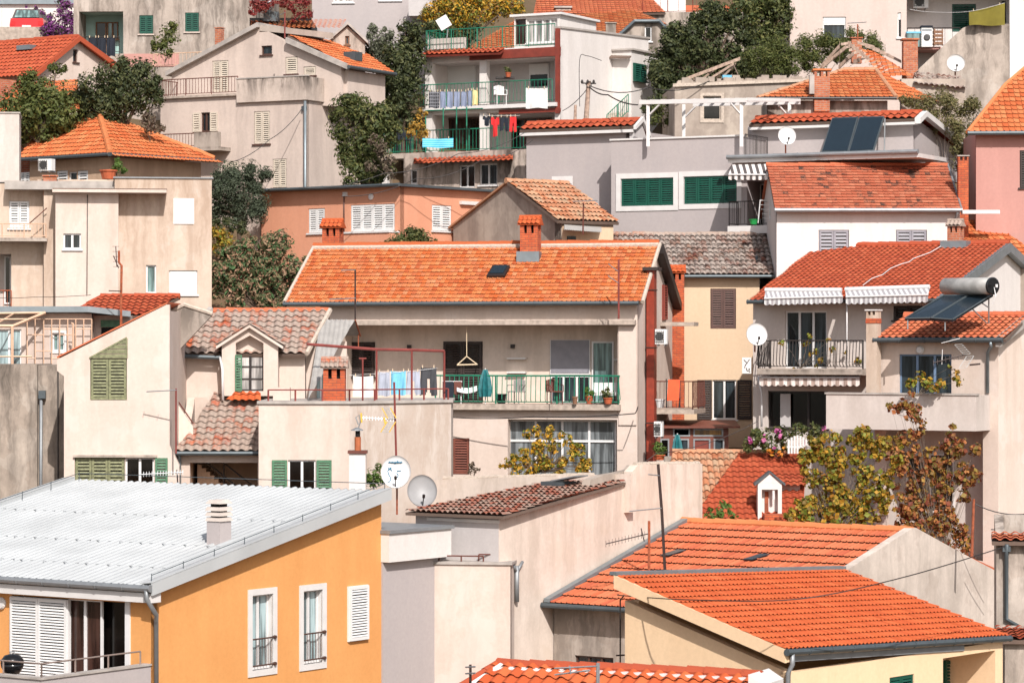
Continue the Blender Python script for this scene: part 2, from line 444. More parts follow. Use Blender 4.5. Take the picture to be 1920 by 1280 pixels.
        if kind in ('glass', 'open'):
            for i in range(1, n): m.box(W * i / n - f * .7, W * i / n + f * .7, d0, d0 + .075, f, Hh - f)
            for i in range(bars): zz = Hh * (i + 1) / (bars + 1); m.box(f, W - f, d0 + .02, d0 + .065, zz - .018, zz + .018)
            if half: m.box(f, W - f, d0, d0 + .08, Hh * half - .04, Hh * half + .04)
        wo = m.build(name, fr, s.root, label=label)
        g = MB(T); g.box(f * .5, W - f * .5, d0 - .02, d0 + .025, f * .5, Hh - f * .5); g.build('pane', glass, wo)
        if kind == 'shut': s.leaves(T, f * .4, W - f * .4, f * .3, Hh - f * .3, n, sh, wo, d0 + .075, slat)
        if kind == 'open':
            ow = open_w or W / 2
            s.leaves(T, -ow - .02, -.02, 0, Hh, 1, sh, wo, .015, slat); s.leaves(T, W + .02, W + ow + .02, 0, Hh, 1, sh, wo, .015, slat)
        if kind == 'roller':
            r = MB(T); zb = Hh * (1 - drop); k = max(2, int((Hh - zb) / .06)); hh = (Hh - zb - .02) / k
            for i in range(k): z = zb + i * hh; r.box(f * .6, W - f * .6, d0 + .072, d0 + .095, z, z + hh * .86)
            r.box(f * .5, W - f * .5, d0 + .068, d0 + .072, zb, Hh - .01)
            r.build('roller_shutter', sh, wo)
        if surround:
            q = MB(T); k = sur_w; q.box(-k, W + k, -.03, .035, Hh, Hh + k); q.box(-k, W + k, -.03, .035, -k, 0); q.box(-k, 0, -.03, .035, 0, Hh); q.box(W, W + k, -.03, .035, 0, Hh)
            if hole: e = .012; q.box(0, e, d0 + .07, -.031, 0, Hh); q.box(W - e, W, d0 + .07, -.031, 0, Hh); q.box(e, W - e, d0 + .07, -.031, Hh - e, Hh); q.box(e, W - e, d0 + .07, -.031, 0, e)
            q.build('surround', surround, wo)
        elif sill:
            q = MB(T); q.box(-.06, W + .06, -.1, .07, -.06, -.002); q.build('sill', fr if sill is True else sill, wo)
        return wo
    def leaves(s, T, x0, x1, z0, z1, n, mat, parent, y, slat=.085):
        w = (x1 - x0) / n
        for i in range(n):
            a, b = x0 + w * i + .006, x0 + w * (i + 1) - .006; st = min(.07, (b - a) * .16)
            m = MB(T); m.box(a, a + st, y, y + .045, z0, z1); m.box(b - st, b, y, y + .045, z0, z1)
            m.box(a + st, b - st, y + .002, y + .043, z0, z0 + st * 1.2); m.box(a + st, b - st, y + .002, y + .043, z1 - st * 1.2, z1)
            lo, hi = z0 + st * 1.2, z1 - st * 1.2; k = max(3, int((hi - lo) / slat)); h = (hi - lo) / k
            for j in range(k):
                z = lo + j * h + random.uniform(-.004, .004)
                m.add([(a + st, y + .038, z + h * .08), (b - st, y + .038, z + h * .08), (b - st, y + .006, z + h * .56), (a + st, y + .006, z + h * .56),
                       (a + st, y + .046, z + h * .2), (b - st, y + .046, z + h * .2), (b - st, y + .014, z + h * .72), (a + st, y + .014, z + h * .72)],
                      [(0, 3, 2, 1), (4, 5, 6, 7), (0, 1, 5, 4), (1, 2, 6, 5), (2, 3, 7, 6), (3, 0, 4, 7)])
            m.build('shutter', mat, parent)
    def rail(s, pts, h=1.0, mat='iron', name='railing', gap=.12, posts=1.4, r=.012, bow=0, low=.08, rt=.022):
        m = MB(); pts = [Vector(p) for p in pts]; Z = Vector((0, 0, 1))
        for a, b in zip(pts[:-1], pts[1:]):
            d = b - a; L = d.length
            m.tube([a + Z * h, b + Z * h], rt, 6); m.tube([a + Z * low, b + Z * low], rt * .7, 5)
            k = max(1, int(L / gap)); nb = Vector((d.y, -d.x, 0)).normalized()
            for i in range(k + 1):
                c = a + d * (i / k)
                if bow: m.tube([c + Z * low, c + Z * (low + .1) + nb * bow, c + Z * (h * .45) + nb * bow * .6, c + Z * h], r, 4, False)
                elif gap < 5: m.tube([c + Z * low, c + Z * h], r, 4, False)
            k = max(1, round(L / posts))
            for i in range(k + 1):
                c = a + d * (i / k); m.tube([c, c + Z * h], r * 2.0, 5)
        return m.build(name, mat, s.root)
    def chimney(s, x0, x1, yt, yb, v, mat, kind='slab', cap=None, d=None, name='chimney', down=.6):
        xm = (x0 + x1) / 2; a, b = s.F(x0, yt, v), s.F(x1, yt, v); z1 = a.z; z0 = s.F(xm, yb, v).z - down
        w_ = b.x - a.x; d = d or w_ * .9; cap = cap or mat
        x, y = a.x, v; m = MB()
        if abs(s.a) > .25:
            k_ = abs(math.cos(s.a)) / (abs(math.cos(s.a)) + abs(math.sin(s.a))); x = a.x if s.a < 0 else a.x + w_ * (1 - k_); w_ *= k_; d = w_
        if kind == 'hat':      # brick stack, openings under a small tiled gable hat
            zt = z1 - w_ * .55; zo = zt - w_ * .5
            m.box(x, x + w_, y, y + d, z0, zo)
            k = w_ * .14
            for i in range(3):
                xx = x + i * (w_ - k * 1.6) / 2; m.box(xx, xx + k * 1.6, y, y + d * .3, zo, zt); m.box(xx, xx + k * 1.6, y + d * .7, y + d, zo, zt)
            o = m.build(name, mat, s.root)
            MB().box(x + .05, x + w_ - .05, y + d * .32, y + d * .68, zo, zt - .02).build('flue', 'soot', o)
            ov = w_ * .13
            me, n = tile_mesh([(x - ov, y - ov, zt), (x + w_ + ov, y - ov, zt), (x + w_ + ov, y + d / 2, zt + w_ * .42), (x - ov, y + d / 2, zt + w_ * .42)], .16, .25, .04, .03, 'wave', .004)
            c = link_mesh('chimney_hat', me, cap, o)
            q = MB(); q.prism([(x - ov, y - ov, zt - .02), (x - ov, y + d + ov, zt - .02), (x - ov, y + d / 2, zt + w_ * .40)], (w_ + 2 * ov, 0, 0)); q.tube([(x - ov, y + d / 2, zt + w_ * .43), (x + w_ + ov, y + d / 2, zt + w_ * .43)], .07, 8); q.build('hat_ridge', cap, o)
        elif kind == 'plates':  # cast stack with flared plates
            h = z1 - z0; zt = z1 - min(w_ * 1.25, (z1 - z0 - down) * .5)
            m.box(x + w_ * .06, x + w_ * .94, y + .02, y + d - .02, z0, zt); o = m.build(name, mat, s.root)
            q = MB(); cx, cy = x + w_ / 2, y + d / 2; step = (z1 - zt) / 4.3
            for i in range(4):
                za = zt + i * step + .01; r0, r1 = (.52, .44) if i < 3 else (.5, .36); r0 *= w_; r1 *= w_
                if i == 3: za += step * .35
                q.add([(cx - r0, cy - r0, za), (cx + r0, cy - r0, za), (cx + r0, cy + r0, za), (cx - r0, cy + r0, za), (cx - r1, cy - r1, za + step * .72), (cx + r1, cy - r1, za + step * .72), (cx + r1, cy + r1, za + step * .72), (cx - r1, cy + r1, za + step * .72)],
                      [(0, 3, 2, 1), (4, 5, 6, 7), (0, 1, 5, 4), (1, 2, 6, 5), (2, 3, 7, 6), (3, 0, 4, 7)])
            q.build('chimney_cap', cap, o)
            MB().box(x + w_ * .2, x + w_ * .8, y + d * .2, y + d * .8, zt, z1 - .05).build('flue', 'soot', o)
        else:                   # plain stack, short posts, slab
            zt = z1 - w_ * .12; zo = zt - w_ * (.38 if kind == 'slab' else .05)
            m.box(x, x + w_, y, y + d, z0, zo)
            k = w_ * .16
            if kind == 'slab':
                for i in range(3):
                    xx = x + i * (w_ - k) / 2; m.box(xx, xx + k, y, y + d, zo, zt)
            o = m.build(name, mat, s.root)
            q = MB(); ov = w_ * .1; q.box(x - ov, x + w_ + ov, y - ov, y + d + ov, zt + .003, z1); q.build('chimney_cap', cap, o)
        return o
def inside(h, poly):
    x = sum(p[0] for p in h) / len(h); y = sum(p[1] for p in h) / len(h); c = False; n = len(poly)
    for i in range(n):
        (x1, y1), (x2, y2) = poly[i], poly[(i + 1) % n]
        if (y1 > y) != (y2 > y) and x < (x2 - x1) * (y - y1) / (y2 - y1) + x1: c = not c
    return c

# ================================================================ palette
plaster('orange_wall', 'ffb872', 'e08a48', .25, .15, k=0.63)
plaster('yellow_wall', 'fddab2', 'd8b088', .14, .15, k=.74)
plaster('cream_wall', 'f6e3d4', 'b09c8a', .36, .38, k=.7, seed=1, patch='f0dccb')
plaster('cream_clean', 'f6e1d3', 'c4aa97', .3, .3, k=.63, seed=2, patch='f8e6da')
plaster('cream_warm', 'f1d9c5', 'b3957e', .42, .55, k=.62, seed=3, patch='f4e0cf')
plaster('cream_gable_lit', 'f8e4d5', 'c9b09c', .35, .3, k=.74, seed=13, patch='fbeade')  # brighter cream for the right-facing gable: extra light put into its colour
plaster('peach_wall', 'fcb492', 'd88a66', .12, .15, k=0.62)
plaster('butter_wall', 'fbdcba', 'd8b492', .16, .2, k=0.6)
plaster('white_wall', 'f8efe9', 'cfc4bc', .2, .22, k=0.68)
plaster('offwhite_wall', 'f0e2d9', 'b8a79b', .3, .35, k=0.64, seed=4)
plaster('grey_wall', 'cfc3c0', 'bdb4b4', .22, .25, k=0.63)
plaster('pale_grey', 'ddd5d2', 'c4bbba', .25, .3, k=0.66)
plaster('concrete', 'cbb9a9', '5f564f', .8, .8, k=.64, seed=5, patch='d8c8b9')
plaster('concrete_light', 'd9c8ba', '6f645b', .55, .8, k=.63, seed=6, patch='e2d3c6')
plaster('terrace_wall_shaded', 'cfb8a7', 'f2e6dc', .55, .8, k=0.62, seed=7)  # side wall's shade put into a darker base, with real pale stains over it
plaster('stained_wall', 'e2cfc1', '5a5049', .6, 1.15, k=.68, seed=8)
plaster('gable_render', 'f3e2d4', '9c8e82', .6, .3, k=.68, seed=12, patch='e4d2c4')
plaster('rubble', 'c2b2a4', '7f7066', .7, .4, k=0.72, patch='d2c2b2', seed=9)
plaster('pink_wall', 'e0a89c', 'c48f86', .2, .25, k=0.62)
plaster('beige_wall', 'efdacc', 'a3928a', .3, .3, k=.64, seed=10)
plaster('mint_wall', 'c0e2da', '8fb5ac', .25, .3, k=0.66)
plaster('tan_wall', 'd9b79b', 'a98a72', .4, .4, k=0.66, seed=11)
plaster('soil', '8a7058', '5f6040', .6, .2, k=.5)
plain('white_pvc', 'f4f0ee', .4, k=.7, var=.04); plain('white_paint', 'f2ece8', .5, k=.68, var=.06); plain('cream_pvc', 'eadace', .6, k=.62); plain('rail_taupe', '9a877e', .5, .2)
plain('zinc', '8f989c', .45, .55, k=.85); plain('zinc_dark', '5c6468', .5, .4); plain('grey_metal', '9a9c9e', .5, .4)
plain('iron', '3a3330', .6, .2); plain('iron_brown', '6e3c30', .6, .2); plain('rust', 'a85a3a', .8, .1, var=.35, scale=9); plain('red_oxide', '8a3f38', .65, .1, var=.2)
plain('duct_red', '9a3a24', .5, .1, var=.25, scale=5); plain('green_iron', '1d8062', .5, .1, var=.2); plain('mast_dark', '40302c', .6, .2)
plain('peach_iron', 'f0c6a6', .55, .1, k=.66); plain('silver', 'c8c8c8', .35, .7)
plain('shut_white', 'f4f1ee', .5, k=.7, var=.03); plain('shut_cream', 'f0e0cc', .55, k=.62); plain('shut_brown', '5e4038', .55, var=.2); plain('shut_dark', '3c2c26', .6, k=.6); plain('shut_grey', '96939a', .55)
plain('shut_green', '0f5a48', .5, k=.62, var=.15); plain('shut_old_green', '90906a', .7, k=.66, var=.35, scale=10); plain('shut_mid_green', '588866', .6, k=.66, var=.25, scale=8); plain('shut_rust', '7e4434', .6, var=.2)
plain('red_paint', '8e3a2a', .6, k=.66, var=.2); plain('blue_frame', '7288a4', .45); plain('frame_brown', '54392f', .55); plain('frame_dark', '2a201d', .5)
plain('wood', '8a6248', .8, var=.3, scale=9); plain('old_wood', 'b59a88', .85, var=.35, scale=8); plain('pale_wood', 'e8cfae', .7)
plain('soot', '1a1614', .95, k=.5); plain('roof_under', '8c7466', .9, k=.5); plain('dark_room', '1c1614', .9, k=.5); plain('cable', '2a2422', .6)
plain('stone_cap', 'b4aaa2', .85, var=.2); plain('slab_conc', 'b9a89a', .9, var=.25, scale=6); plain('floor_tile', 'b59c8c', .8)
plain('black_enamel', '1c1c1e', .18, k=.7); plain('dish_white', 'f3efec', .45, k=.68, var=.05); plain('dish_grey', '9b9897', .5, var=.08)
plain('ink_blue', '2f7390', .7); plain('ac_white', 'ece8e4', .45, k=.8, var=.05); plain('dark_grille', '4a4846', .6); plain('terracotta', 'c0603a', .8, var=.25)
plain('corrugated', 'b0aaa4', .7, .1, var=.12); plain('white_sheet', 'eceeee', .45, .1, k=.52, var=.12, scale=.5); plain('mortar', 'c9b8a8', .9, var=.2, scale=12)
plain('soft_white', 'f2efec', .9, k=.7); plain('cloth_blue', '7cc4e2', .9); plain('cloth_grey', 'aeb2c0', .9); plain('cloth_charcoal', '46464a', .9); plain('cloth_red', 'e02c2e', .9); plain('cloth_navy', '1e2430', .9)
plain('cloth_steel', '8f98b0', .9); plain('cloth_yellow', 'f2dca0', .9); plain('cloth_olive', '7c7024', .9); plain('cloth_orange', 'e8552a', .85); plain('plastic_green', '1f9a4a', .5); plain('tarp_teal', '1f6e72', .6, var=.25, scale=8)
plain('terra_flue', 'b4643c', .8, var=.2); plain('bone', 'e6dccb', .7); plain('yellow_plastic', 'f0c050', .5)
glassm('glass', '3a4348'); glassm('glass_dark', '15110f', .12); glassm('glass_brown', '4a332c', .1); glassm('glass_pale', '9db0b2', .12, k=.6); glassm('glass_teal', '7e9a98', .12, k=.6); plain('collector', '26343e', .16, k=.6, var=.08, scale=.7)
glassm('glass_mid', '8d9294', .2, k=.5); glassm('curtain', 'c9c2bd', .3, k=.6); glassm('glass_amber', 'a8762c', .2)
tilem('tile_main', ['e07038', 'ee8a50', 'f09a64', 'dc7440', 'e88e5c', 'cc6032', 'eea070'], 'c9a890', .14, patchy=.25)
tilem('tile_orange', ['e87a46', 'ee8a54', 'de6e3e', 'ec925e', 'f29860'], 'd8b090', .1, patchy=.3)
tilem('tile_new', ['e66f3e', 'da6438', 'ec7a48', 'd26034', 'e87440'], 'd88860', .06, patchy=.3, dam=.05)
tilem('tile_red', ['d0623f', 'c65a3a', 'd86c48', 'ba5236'], 'a87a66', .12, patchy=.3)
tilem('tile_salmon', ['e87e56', 'ee8e64', 'e0764e', 'ec885e', 'd86e4e'], 'b98470', .12, patchy=.3)
tilem('tile_old', ['d8693f', 'c85c38', 'e07a4e', 'b8704e'], 'c4b2a4', .62, patchy=.3, dam=.2)
tilem('tile_grey', ['9c5640', 'a86448', '86483a', 'b07858'], 'd2c2b6', .58, patchy=.45, dam=.35, soft=.09)
tilem('tile_moss', ['dc7c5c', 'd47252', 'e48c6a', 'c8684a'], '4e463f', .34, patchy=.2, dam=.14, soft=.05)
tilem('tile_pale', ['e8a27c', 'f0b48e', 'd88a60', 'c87a54', 'f4c49c'], 'cfae8e', .4, patchy=.3)
tilem('tile_brown', ['a85a46', 'b8684e', '9a4e3e'], 'b49a8a', .5, patchy=.3)
brickm('brick', 'c4552e', 'd46a3c', '9a5a44'); brickm('brick_old', 'b8603e', 'c87850', 'b09484'); brickm('brick_flat', 'cf6438', 'c05a34', 'a0583e')

def zat(pl, u, v):
    p, n = pl; return p.z - ((u - p.x) * n.x + (v - p.y) * n.y) / n.z
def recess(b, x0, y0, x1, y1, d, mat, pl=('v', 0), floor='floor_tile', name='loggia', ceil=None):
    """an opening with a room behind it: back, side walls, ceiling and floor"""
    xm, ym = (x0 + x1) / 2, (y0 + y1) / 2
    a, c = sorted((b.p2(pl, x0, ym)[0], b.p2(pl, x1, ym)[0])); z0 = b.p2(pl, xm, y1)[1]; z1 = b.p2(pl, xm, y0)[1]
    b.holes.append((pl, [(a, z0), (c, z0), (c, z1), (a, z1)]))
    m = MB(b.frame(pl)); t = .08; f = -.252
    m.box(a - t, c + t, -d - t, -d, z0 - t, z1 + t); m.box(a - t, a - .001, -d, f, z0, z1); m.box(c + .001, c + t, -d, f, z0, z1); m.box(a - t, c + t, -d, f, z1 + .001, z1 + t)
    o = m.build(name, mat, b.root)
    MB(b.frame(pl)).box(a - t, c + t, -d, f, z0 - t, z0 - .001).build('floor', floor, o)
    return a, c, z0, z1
def deep(pl, d):
    """the plane of the back of a recess d deep in plane pl"""
    return ('v', pl[1] + d) if pl[0] == 'v' else ('u', pl[1] - d * pl[2], pl[2])

# ================================================================ H1 orange house with white sheet-metal roof
b = B('orange_house', 'orange rendered house under a white ribbed metal lean-to roof', 'house', 283, 1560, 78, -35)
Aq = b.F(-330, 1062, -.35); Bq = b.F(284, 1100, -.35); Cq = b.S(733, 922, .35)
Aq.z = Bq.z
pl = b.plane3(Aq, Bq, Cq); vD = b.S(715, 1000, 0).y; L = Aq.x
G = ('u', 0, 1)
for (x0, y0, x1, y1) in ((472, 1114, 511, 1254), (568, 1106, 604, 1243)):
    wo = b.win(x0, y0, x1, y1, 'glass', G, n=2, surround='white_paint', sur_w=.17, rec=.22, glass='glass_pale')
    a = b.p2(G, x0, y0)[0]; c = b.p2(G, x1, y0)[0]; z = b.p2(G, (x0 + x1) / 2, y1)[1]
    m = MB(b.frame(G)); z1 = z + .85
    for zz in (z + .12, z1): m.tube([(a, .05, zz), (c + .03, .05, zz)], .022, 6); m.tube([(c + .03, .01, zz), (c + .03, .1, zz)], .05, 8)
    for i in range(1, 7): x = a + (c - a) * i / 7; m.tube([(x, .05, z + .12), (x, .05, z1)], .011, 5)
    m.build('window_guard', 'frame_brown', wo)
b.win(651, 1097, 688, 1200, 'shut', G, 'shut_white', 'shut_white', n=1, hole=False, sill=False, name='shutter_window', slat=.075)
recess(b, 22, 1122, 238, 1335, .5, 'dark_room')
b.body(L + .4, 0, 0, [(0, zat(pl, 0, 0) - .14), (vD, zat(pl, 0, vD) - .14)], 'orange_wall')
b.win(22, 1120, 130, 1335, 'shut', fr='white_pvc', sh='shut_white', n=2, hole=False, sill=False, name='sliding_shutter', slat=.075)
b.win(131, 1122, 194, 1335, 'glass', pl=('v', .12), glass='glass_brown', n=2, hole=False, sill=False, name='glass_door')
a, c = b.F(193, 1200, .3).x, b.F(236, 1200, .3).x
b.bx('curtain', 'glass_dark', a, c, .3, .33, b.F(215, 1335, .3).z, b.F(215, 1128, .3).z)  # near-black sheet: shade of the open doorway put in as colour
b.pbx('door_post', 'white_pvc', 234, 1122, 243, 1335, -.04, .1)
pts = [Aq, Bq, Cq, Vector((Aq.x, Cq.y, zat(pl, Aq.x, Cq.y)))]
me, n = tile_mesh(pts, .27, 30, .05, 0, 'rib'); r = link_mesh('roof', me, 'white_sheet', b.root)
MB().prism([q - n * .012 for q in pts], -n * .14).build('eaves_board', 'white_paint', r)
m = MB()   # verge flashing along both rakes
for u in (.35, Aq.x): m.prism([Vector((u - .02, -.36, zat(pl, u, -.36) - .22)), Vector((u - .02, Cq.y, zat(pl, u, Cq.y) - .22)), Vector((u - .02, Cq.y, zat(pl, u, Cq.y) + .1)), Vector((u - .02, -.36, zat(pl, u, -.36) + .1))], (.05, 0, 0)); m.prism([Vector((u - .42, -.36, zat(pl, u - .42, -.36) + .07)), Vector((u + .02, -.36, zat(pl, u, -.36) + .11)), Vector((u + .02, Cq.y, zat(pl, u, Cq.y) + .11)), Vector((u - .42, Cq.y, zat(pl, u - .42, Cq.y) + .07))], (0, 0, .02))
m.build('verge_flashing', 'white_sheet', r)
m = MB()   # lightning wire on short posts
for u in (.2, Aq.x + .3):
    q = [];
    for i in range(9):
        v = -.2 + (Cq.y + .1) * i / 8; z = zat(pl, u, v); m.tube([(u, v, z + .05), (u, v, z + .3)], .013, 5); q.append((u, v, z + .26))
    m.tube(q, .012, 5)
q = [(u, Cq.y - .1, zat(pl, u, Cq.y - .1) + .26) for u in (Aq.x + .3, -9, -6, -3, .2)]; m.tube(q, .012, 5)
m.build('lightning_wire', 'zinc_dark', r)
m = MB()   # rows of screw heads
for v in (1.2, 3.4, 6.2):
    for i in range(30):
        u = -.6 - i * .4 + random.uniform(-.05, .05); z = zat(pl, u, v) + .045; m.box(u - .05, u + .05, v - .02, v + .02, z, z + .012)
m.build('roof_screws', 'grey_metal', r)
b.gutter(Aq, Bq + Vector((.02, 0, 0)), 'grey_metal', .085)
e = Bq.z; b.bx('fascia', 'white_paint', Aq.x, .3, -.33, .05, e - .42, e - .17)
x = .22; b.pipe([(x, -.42, e - .05), (x, -.42, e - .3), (x + .06, -.1, e - .75), (.09, .1, e - .95), (.09, .12, 2.2)], .062, 'grey_metal')
G2 = ('u', 0, 1)
ch = b.chimney(385, 432, 935, 1020, b.hit(408, 1022, *pl).y, 'grey_wall', 'plates', 'cream_pvc', down=.9)
# balcony with parapet and rail in front of the house
vb = b.S(78, 1268, 0).y; zp = b.S(290, 1246, 0).z
m = MB(); m.box(L, -.2, vb, vb + .2, zp - 1.6, zp); m.box(-.2, 0, vb, -.002, zp - 1.6, zp); m.build('balcony_parapet', 'grey_wall', b.root)
m = MB(); m.box(L, .04, vb - .04, vb + .24, zp + .002, zp + .05); m.box(-.24, .04, vb + .24, -.003, zp + .002, zp + .05); m.build('coping', 'stone_cap', b.root)
b.bx('balcony_floor', 'floor_tile', L, -.21, vb + .21, -.003, zp - 1.2, zp - 1.0)
b.rail([(L, vb + .1, zp + .05), (-.1, vb + .1, zp + .05), (-.1, -.3, zp + .05)], .34, 'rail_taupe', gap=9, posts=1.3, r=.012, low=.34)
MB(b.frame(('v', 0))).lathe([(.16, 0), (.17, .05), (.13, .1)], (b.F(4, 1130).x, 0, b.F(4, 1130).z), 14, (0, 1, 0)).build('wall_lamp', 'white_paint', b.root)
# grey annex with its white band
v1 = b.S(826, 1100, .05).y
zt = b.S(720, 1050, .05).z
b.bx('annex_wall', 'grey_wall', -3.5, .05, vD + .003, v1, 0, zt + .5)
z0 = b.S(770, 1050, .3).z; z1 = b.S(770, 997, .3).z
b.bx('annex_band', 'white_wall', -3.4, .3, vD - .02, v1 + .2, z0, z1)
b.bx('annex_roof', 'grey_metal', -3.5, .36, vD - .06, v1 + .28, z1 + .002, z1 + .1)
H1 = b

# ================================================================ H2 yellow house, tiled mono-pitch
b = B('yellow_house', 'pale yellow house with the cleanest bright orange tiled lean-to roof', 'house', 1480, 1560, 72, 50)
Aq = b.F(1472, 1219, -.1); Bq = b.F(1890, 1193, -.1); Cq = b.S(1152, 1080, -.3)
pl = b.plane3(Aq, Bq, Cq); u1 = b.F(1880, 1230, 0).x; vD = Cq.y; uR = b.hit(1608, 1065, *pl).x
G = ('u', 0, -1)
recess(b, 1768, 1226, 1866, 1345, 1.5, 'yellow_wall', name='porch')
b.win(1668, 1266, 1714, 1345, 'shut', fr='shut_green', sh='shut_green', n=2)
b.win(1766, 1236, 1788, 1345, 'shut', pl=('v', 1.49), fr='shut_green', sh='shut_green', n=1, hole=False, sill=False, name='shuttered_door')
b.body(0, u1, 0, [(0, min(zat(pl, 0, 0), zat(pl, u1, 0)) - .15), (vD - .1, min(zat(pl, 0, vD), zat(pl, u1, vD)) - .17)], 'yellow_wall')
P4 = [Aq, Bq, Vector((Bq.x, Cq.y, zat(pl, Bq.x, Cq.y))), Cq]
r, p, n = b.roof(pl, None, 'lean', 'tile_new', pts=P4, thick=.14, under='cream_pvc')
MB().prism([Cq + Vector((-.02, -.08, .03)), Cq + Vector((-.02, .14, .03)), Cq + Vector((-.02, .14, .12)), Cq + Vector((-.02, -.08, .11))], Vector((Bq.x - Cq.x, 0, zat(pl, Bq.x, Cq.y) - Cq.z))).build('ridge_flashing', 'zinc', r)
m = MB(); u = -.3
m.prism([(u - .03, -.1, zat(pl, u, -.1) - .3), (u - .03, vD, zat(pl, u, vD) - .3), (u - .03, vD, zat(pl, u, vD) + .03), (u - .03, -.1, zat(pl, u, -.1) + .03)], (.08, 0, 0))
m.prism([(u + .06, -.08, zat(pl, u, -.08) - .3), (u + .06, vD, zat(pl, u, vD) - .3), (u + .06, vD, zat(pl, u, vD) - .16), (u + .06, -.08, zat(pl, u, -.08) - .16)], (.24, 0, 0))
m.build('verge_board', 'yellow_wall', r)
b.gutter(Aq, Bq, 'zinc_dark', .075)
MB().prism([(.02, -.04, Aq.z - .3), (u1 - 2.0, -.04, zat(pl, u1 - 2, -.1) - .3), (u1 - 2.0, -.04, zat(pl, u1 - 2, -.1) - .16), (.02, -.04, Aq.z - .16)], (0, .036, 0)).build('fascia', 'grey_metal', b.root)
b.pipe([(-.1, -.16, Aq.z - .08), (-.1, -.16, Aq.z - .35), (-.12, -.05, Aq.z - .55), (-.12, -.03, 1)], .06, 'grey_metal')
H2 = b

# ================================================================ H4 cream house with long party wall, brown tile roof
b = B('party_wall_house', 'cream house with a long blank party wall and a low brown tiled roof', 'house', 935, 1500, 88, -35)
Aq = b.F(760, 962, -.25); Bq = b.F(937, 967, -.25); Aq.z = Bq.z; Cq = b.S(1170, 903, .06)
pl = b.plane3(Aq, Bq, Cq); vR = Cq.y
vE = b.S(1316, 900, 0).y
zz = lambda v: zat(pl, 0, v) - .1
top = [b.p2(('u', 0, 1), *q) for q in ((1184, 884), (1196, 871), (1316, 869))]
poly = [(.002, 0), (top[2][0], 0), top[2], top[1], top[0], (top[0][0], zz(top[0][0])), (vR, zz(vR)), (.002, zz(0))]
b.body(Aq.x + .2, 0, 0, [(0, zz(0)), (vR, zz(vR))], 'pale_grey', right=[(.002, 0), (.3, 0), (.3, .1), (.002, .1)])
b.wallp(('u', .02, 1), poly, 'cream_wall', 'party_wall', .3, px=False)
r, p, n = b.roof(pl, None, 'bar2', 'tile_brown', pts=[Aq, Bq + Vector((.12, 0, 0)), Cq + Vector((.06, 0, 0)), b.hit(1040, 903, *pl)], thick=.08)
b.wallp(('v', vR + .05), [(690, 990), (690, 912), (830, 898), (1183, 888), (1183, 960)], 'cream_wall', 'rear_wall', .3)
q = top; b.ridge((-.12, q[1][0], q[1][1] + .01), (-.12, q[2][0], q[2][1] + .01), 'mortar', b.root, .075, .28, 'coping_tile')
a, c = b.p2(('v', vR + .05), 830, 897), b.p2(('v', vR + .05), 1110, 890); b.ridge((a[0], vR + .15, a[1]), (c[0], vR + .15, c[1] + .0), 'mortar', b.root, .07, .28, 'coping_tile')
b.pbx('string_course', 'white_paint', 800, 972, 936, 978, -.05, .05)
m = MB(); z = b.F(936, 1056).z
u = .06; y = b.S(968, 1100, .08).y
m.tube([(.1, y, b.S(968, 1060, .1).z), (.1, y, b.S(968, 1128, .1).z)], .07, 8); m.tube([(.1, y - .3, b.S(968, 1060, .1).z + .1), (.1, y, b.S(968, 1072, .1).z)], .05, 6); m.tube([(.1, y + .3, b.S(968, 1060, .1).z + .1), (.1, y, b.S(968, 1072, .1).z)], .05, 6)
m.build('downpipe', 'grey_metal', b.root, True)
pz = b.S(1035, 900, 0)
H4 = b
b.wallp(('u', -.3, 1), [(1100, 930), (1108, 899), (1135, 890), (1160, 886), (1184, 880), (1190, 872), (1196, 930)], 'rubble', 'broken_wall', .3)
# skylight hatch on that roof
q = b.hit(1062, 912, *pl)
m = MB(); m.box(q.x - .7, q.x + .1, q.y - .4, q.y + .4, q.z + .04, q.z + .16); m.build('roof_hatch', 'zinc_dark', r)
m = MB(); m.prism([q + Vector((-.3, -.4, .17)), q + Vector((.55, -.4, .33)), q + Vector((.55, .4, .33)), q + Vector((-.3, .4, .17))], (0, 0, .04)); m.build('hatch_lid', 'grey_metal', r)

# ================================================================ H3 red-orange roof beside the party wall, gable to the right
b = B('low_tiled_house', 'low house with a salmon tiled roof between party wall and weathered gable', 'house', 0, 0, 1, -35, at=H4.Mw @ Vector((.06, H4.S(1019, 1131, .06).y, 0)))
zE = b.F(1019, 1131, 0).z; rq = b.S(1280, 979, 0); UR = 8.3
pts = [Vector((0.01, 0, zE)), Vector((UR, 0, zE)), Vector((UR, rq.y, rq.z)), Vector((0.01, rq.y, rq.z))]
pl = b.plane3(pts[0], pts[1], pts[2])
b.win(1078, 1230, 1150, 1262, 'glass', ('v', .55), fr='frame_brown', glass='glass', n=3)
b.body(.01, UR - .02, 0, [(.55, zat(pl, 0, .55) - .12), (rq.y, rq.z - .12), (2 * rq.y - .55, zat(pl, 0, .55) - .12)], 'concrete_light', right=[(.6, 0), (.7, 0), (.7, .1)])
r, p, n = b.roof(pl, None, 'rows', 'tile_salmon', pts=pts, thick=.1)
b.slab([(0.01, rq.y, rq.z), (UR, rq.y, rq.z), (UR, 2 * rq.y, zE), (0.01, 2 * rq.y, zE)], (0, 0, -.1), 'rear_slope', 'tile_salmon', r)
b.ridge((0.01, rq.y, rq.z + .04), (UR, rq.y, rq.z + .04), 'tile_orange', r, .13)
G = ('u', UR + .02, 1)
gp = [b.p2(G, *q) for q in ((1714, 988), (1792, 1030), (1868, 1070))]
d = gp[0]; fr_ = (0.0, d[1] - (d[0]) * (rq.z - zE) / rq.y + .1)
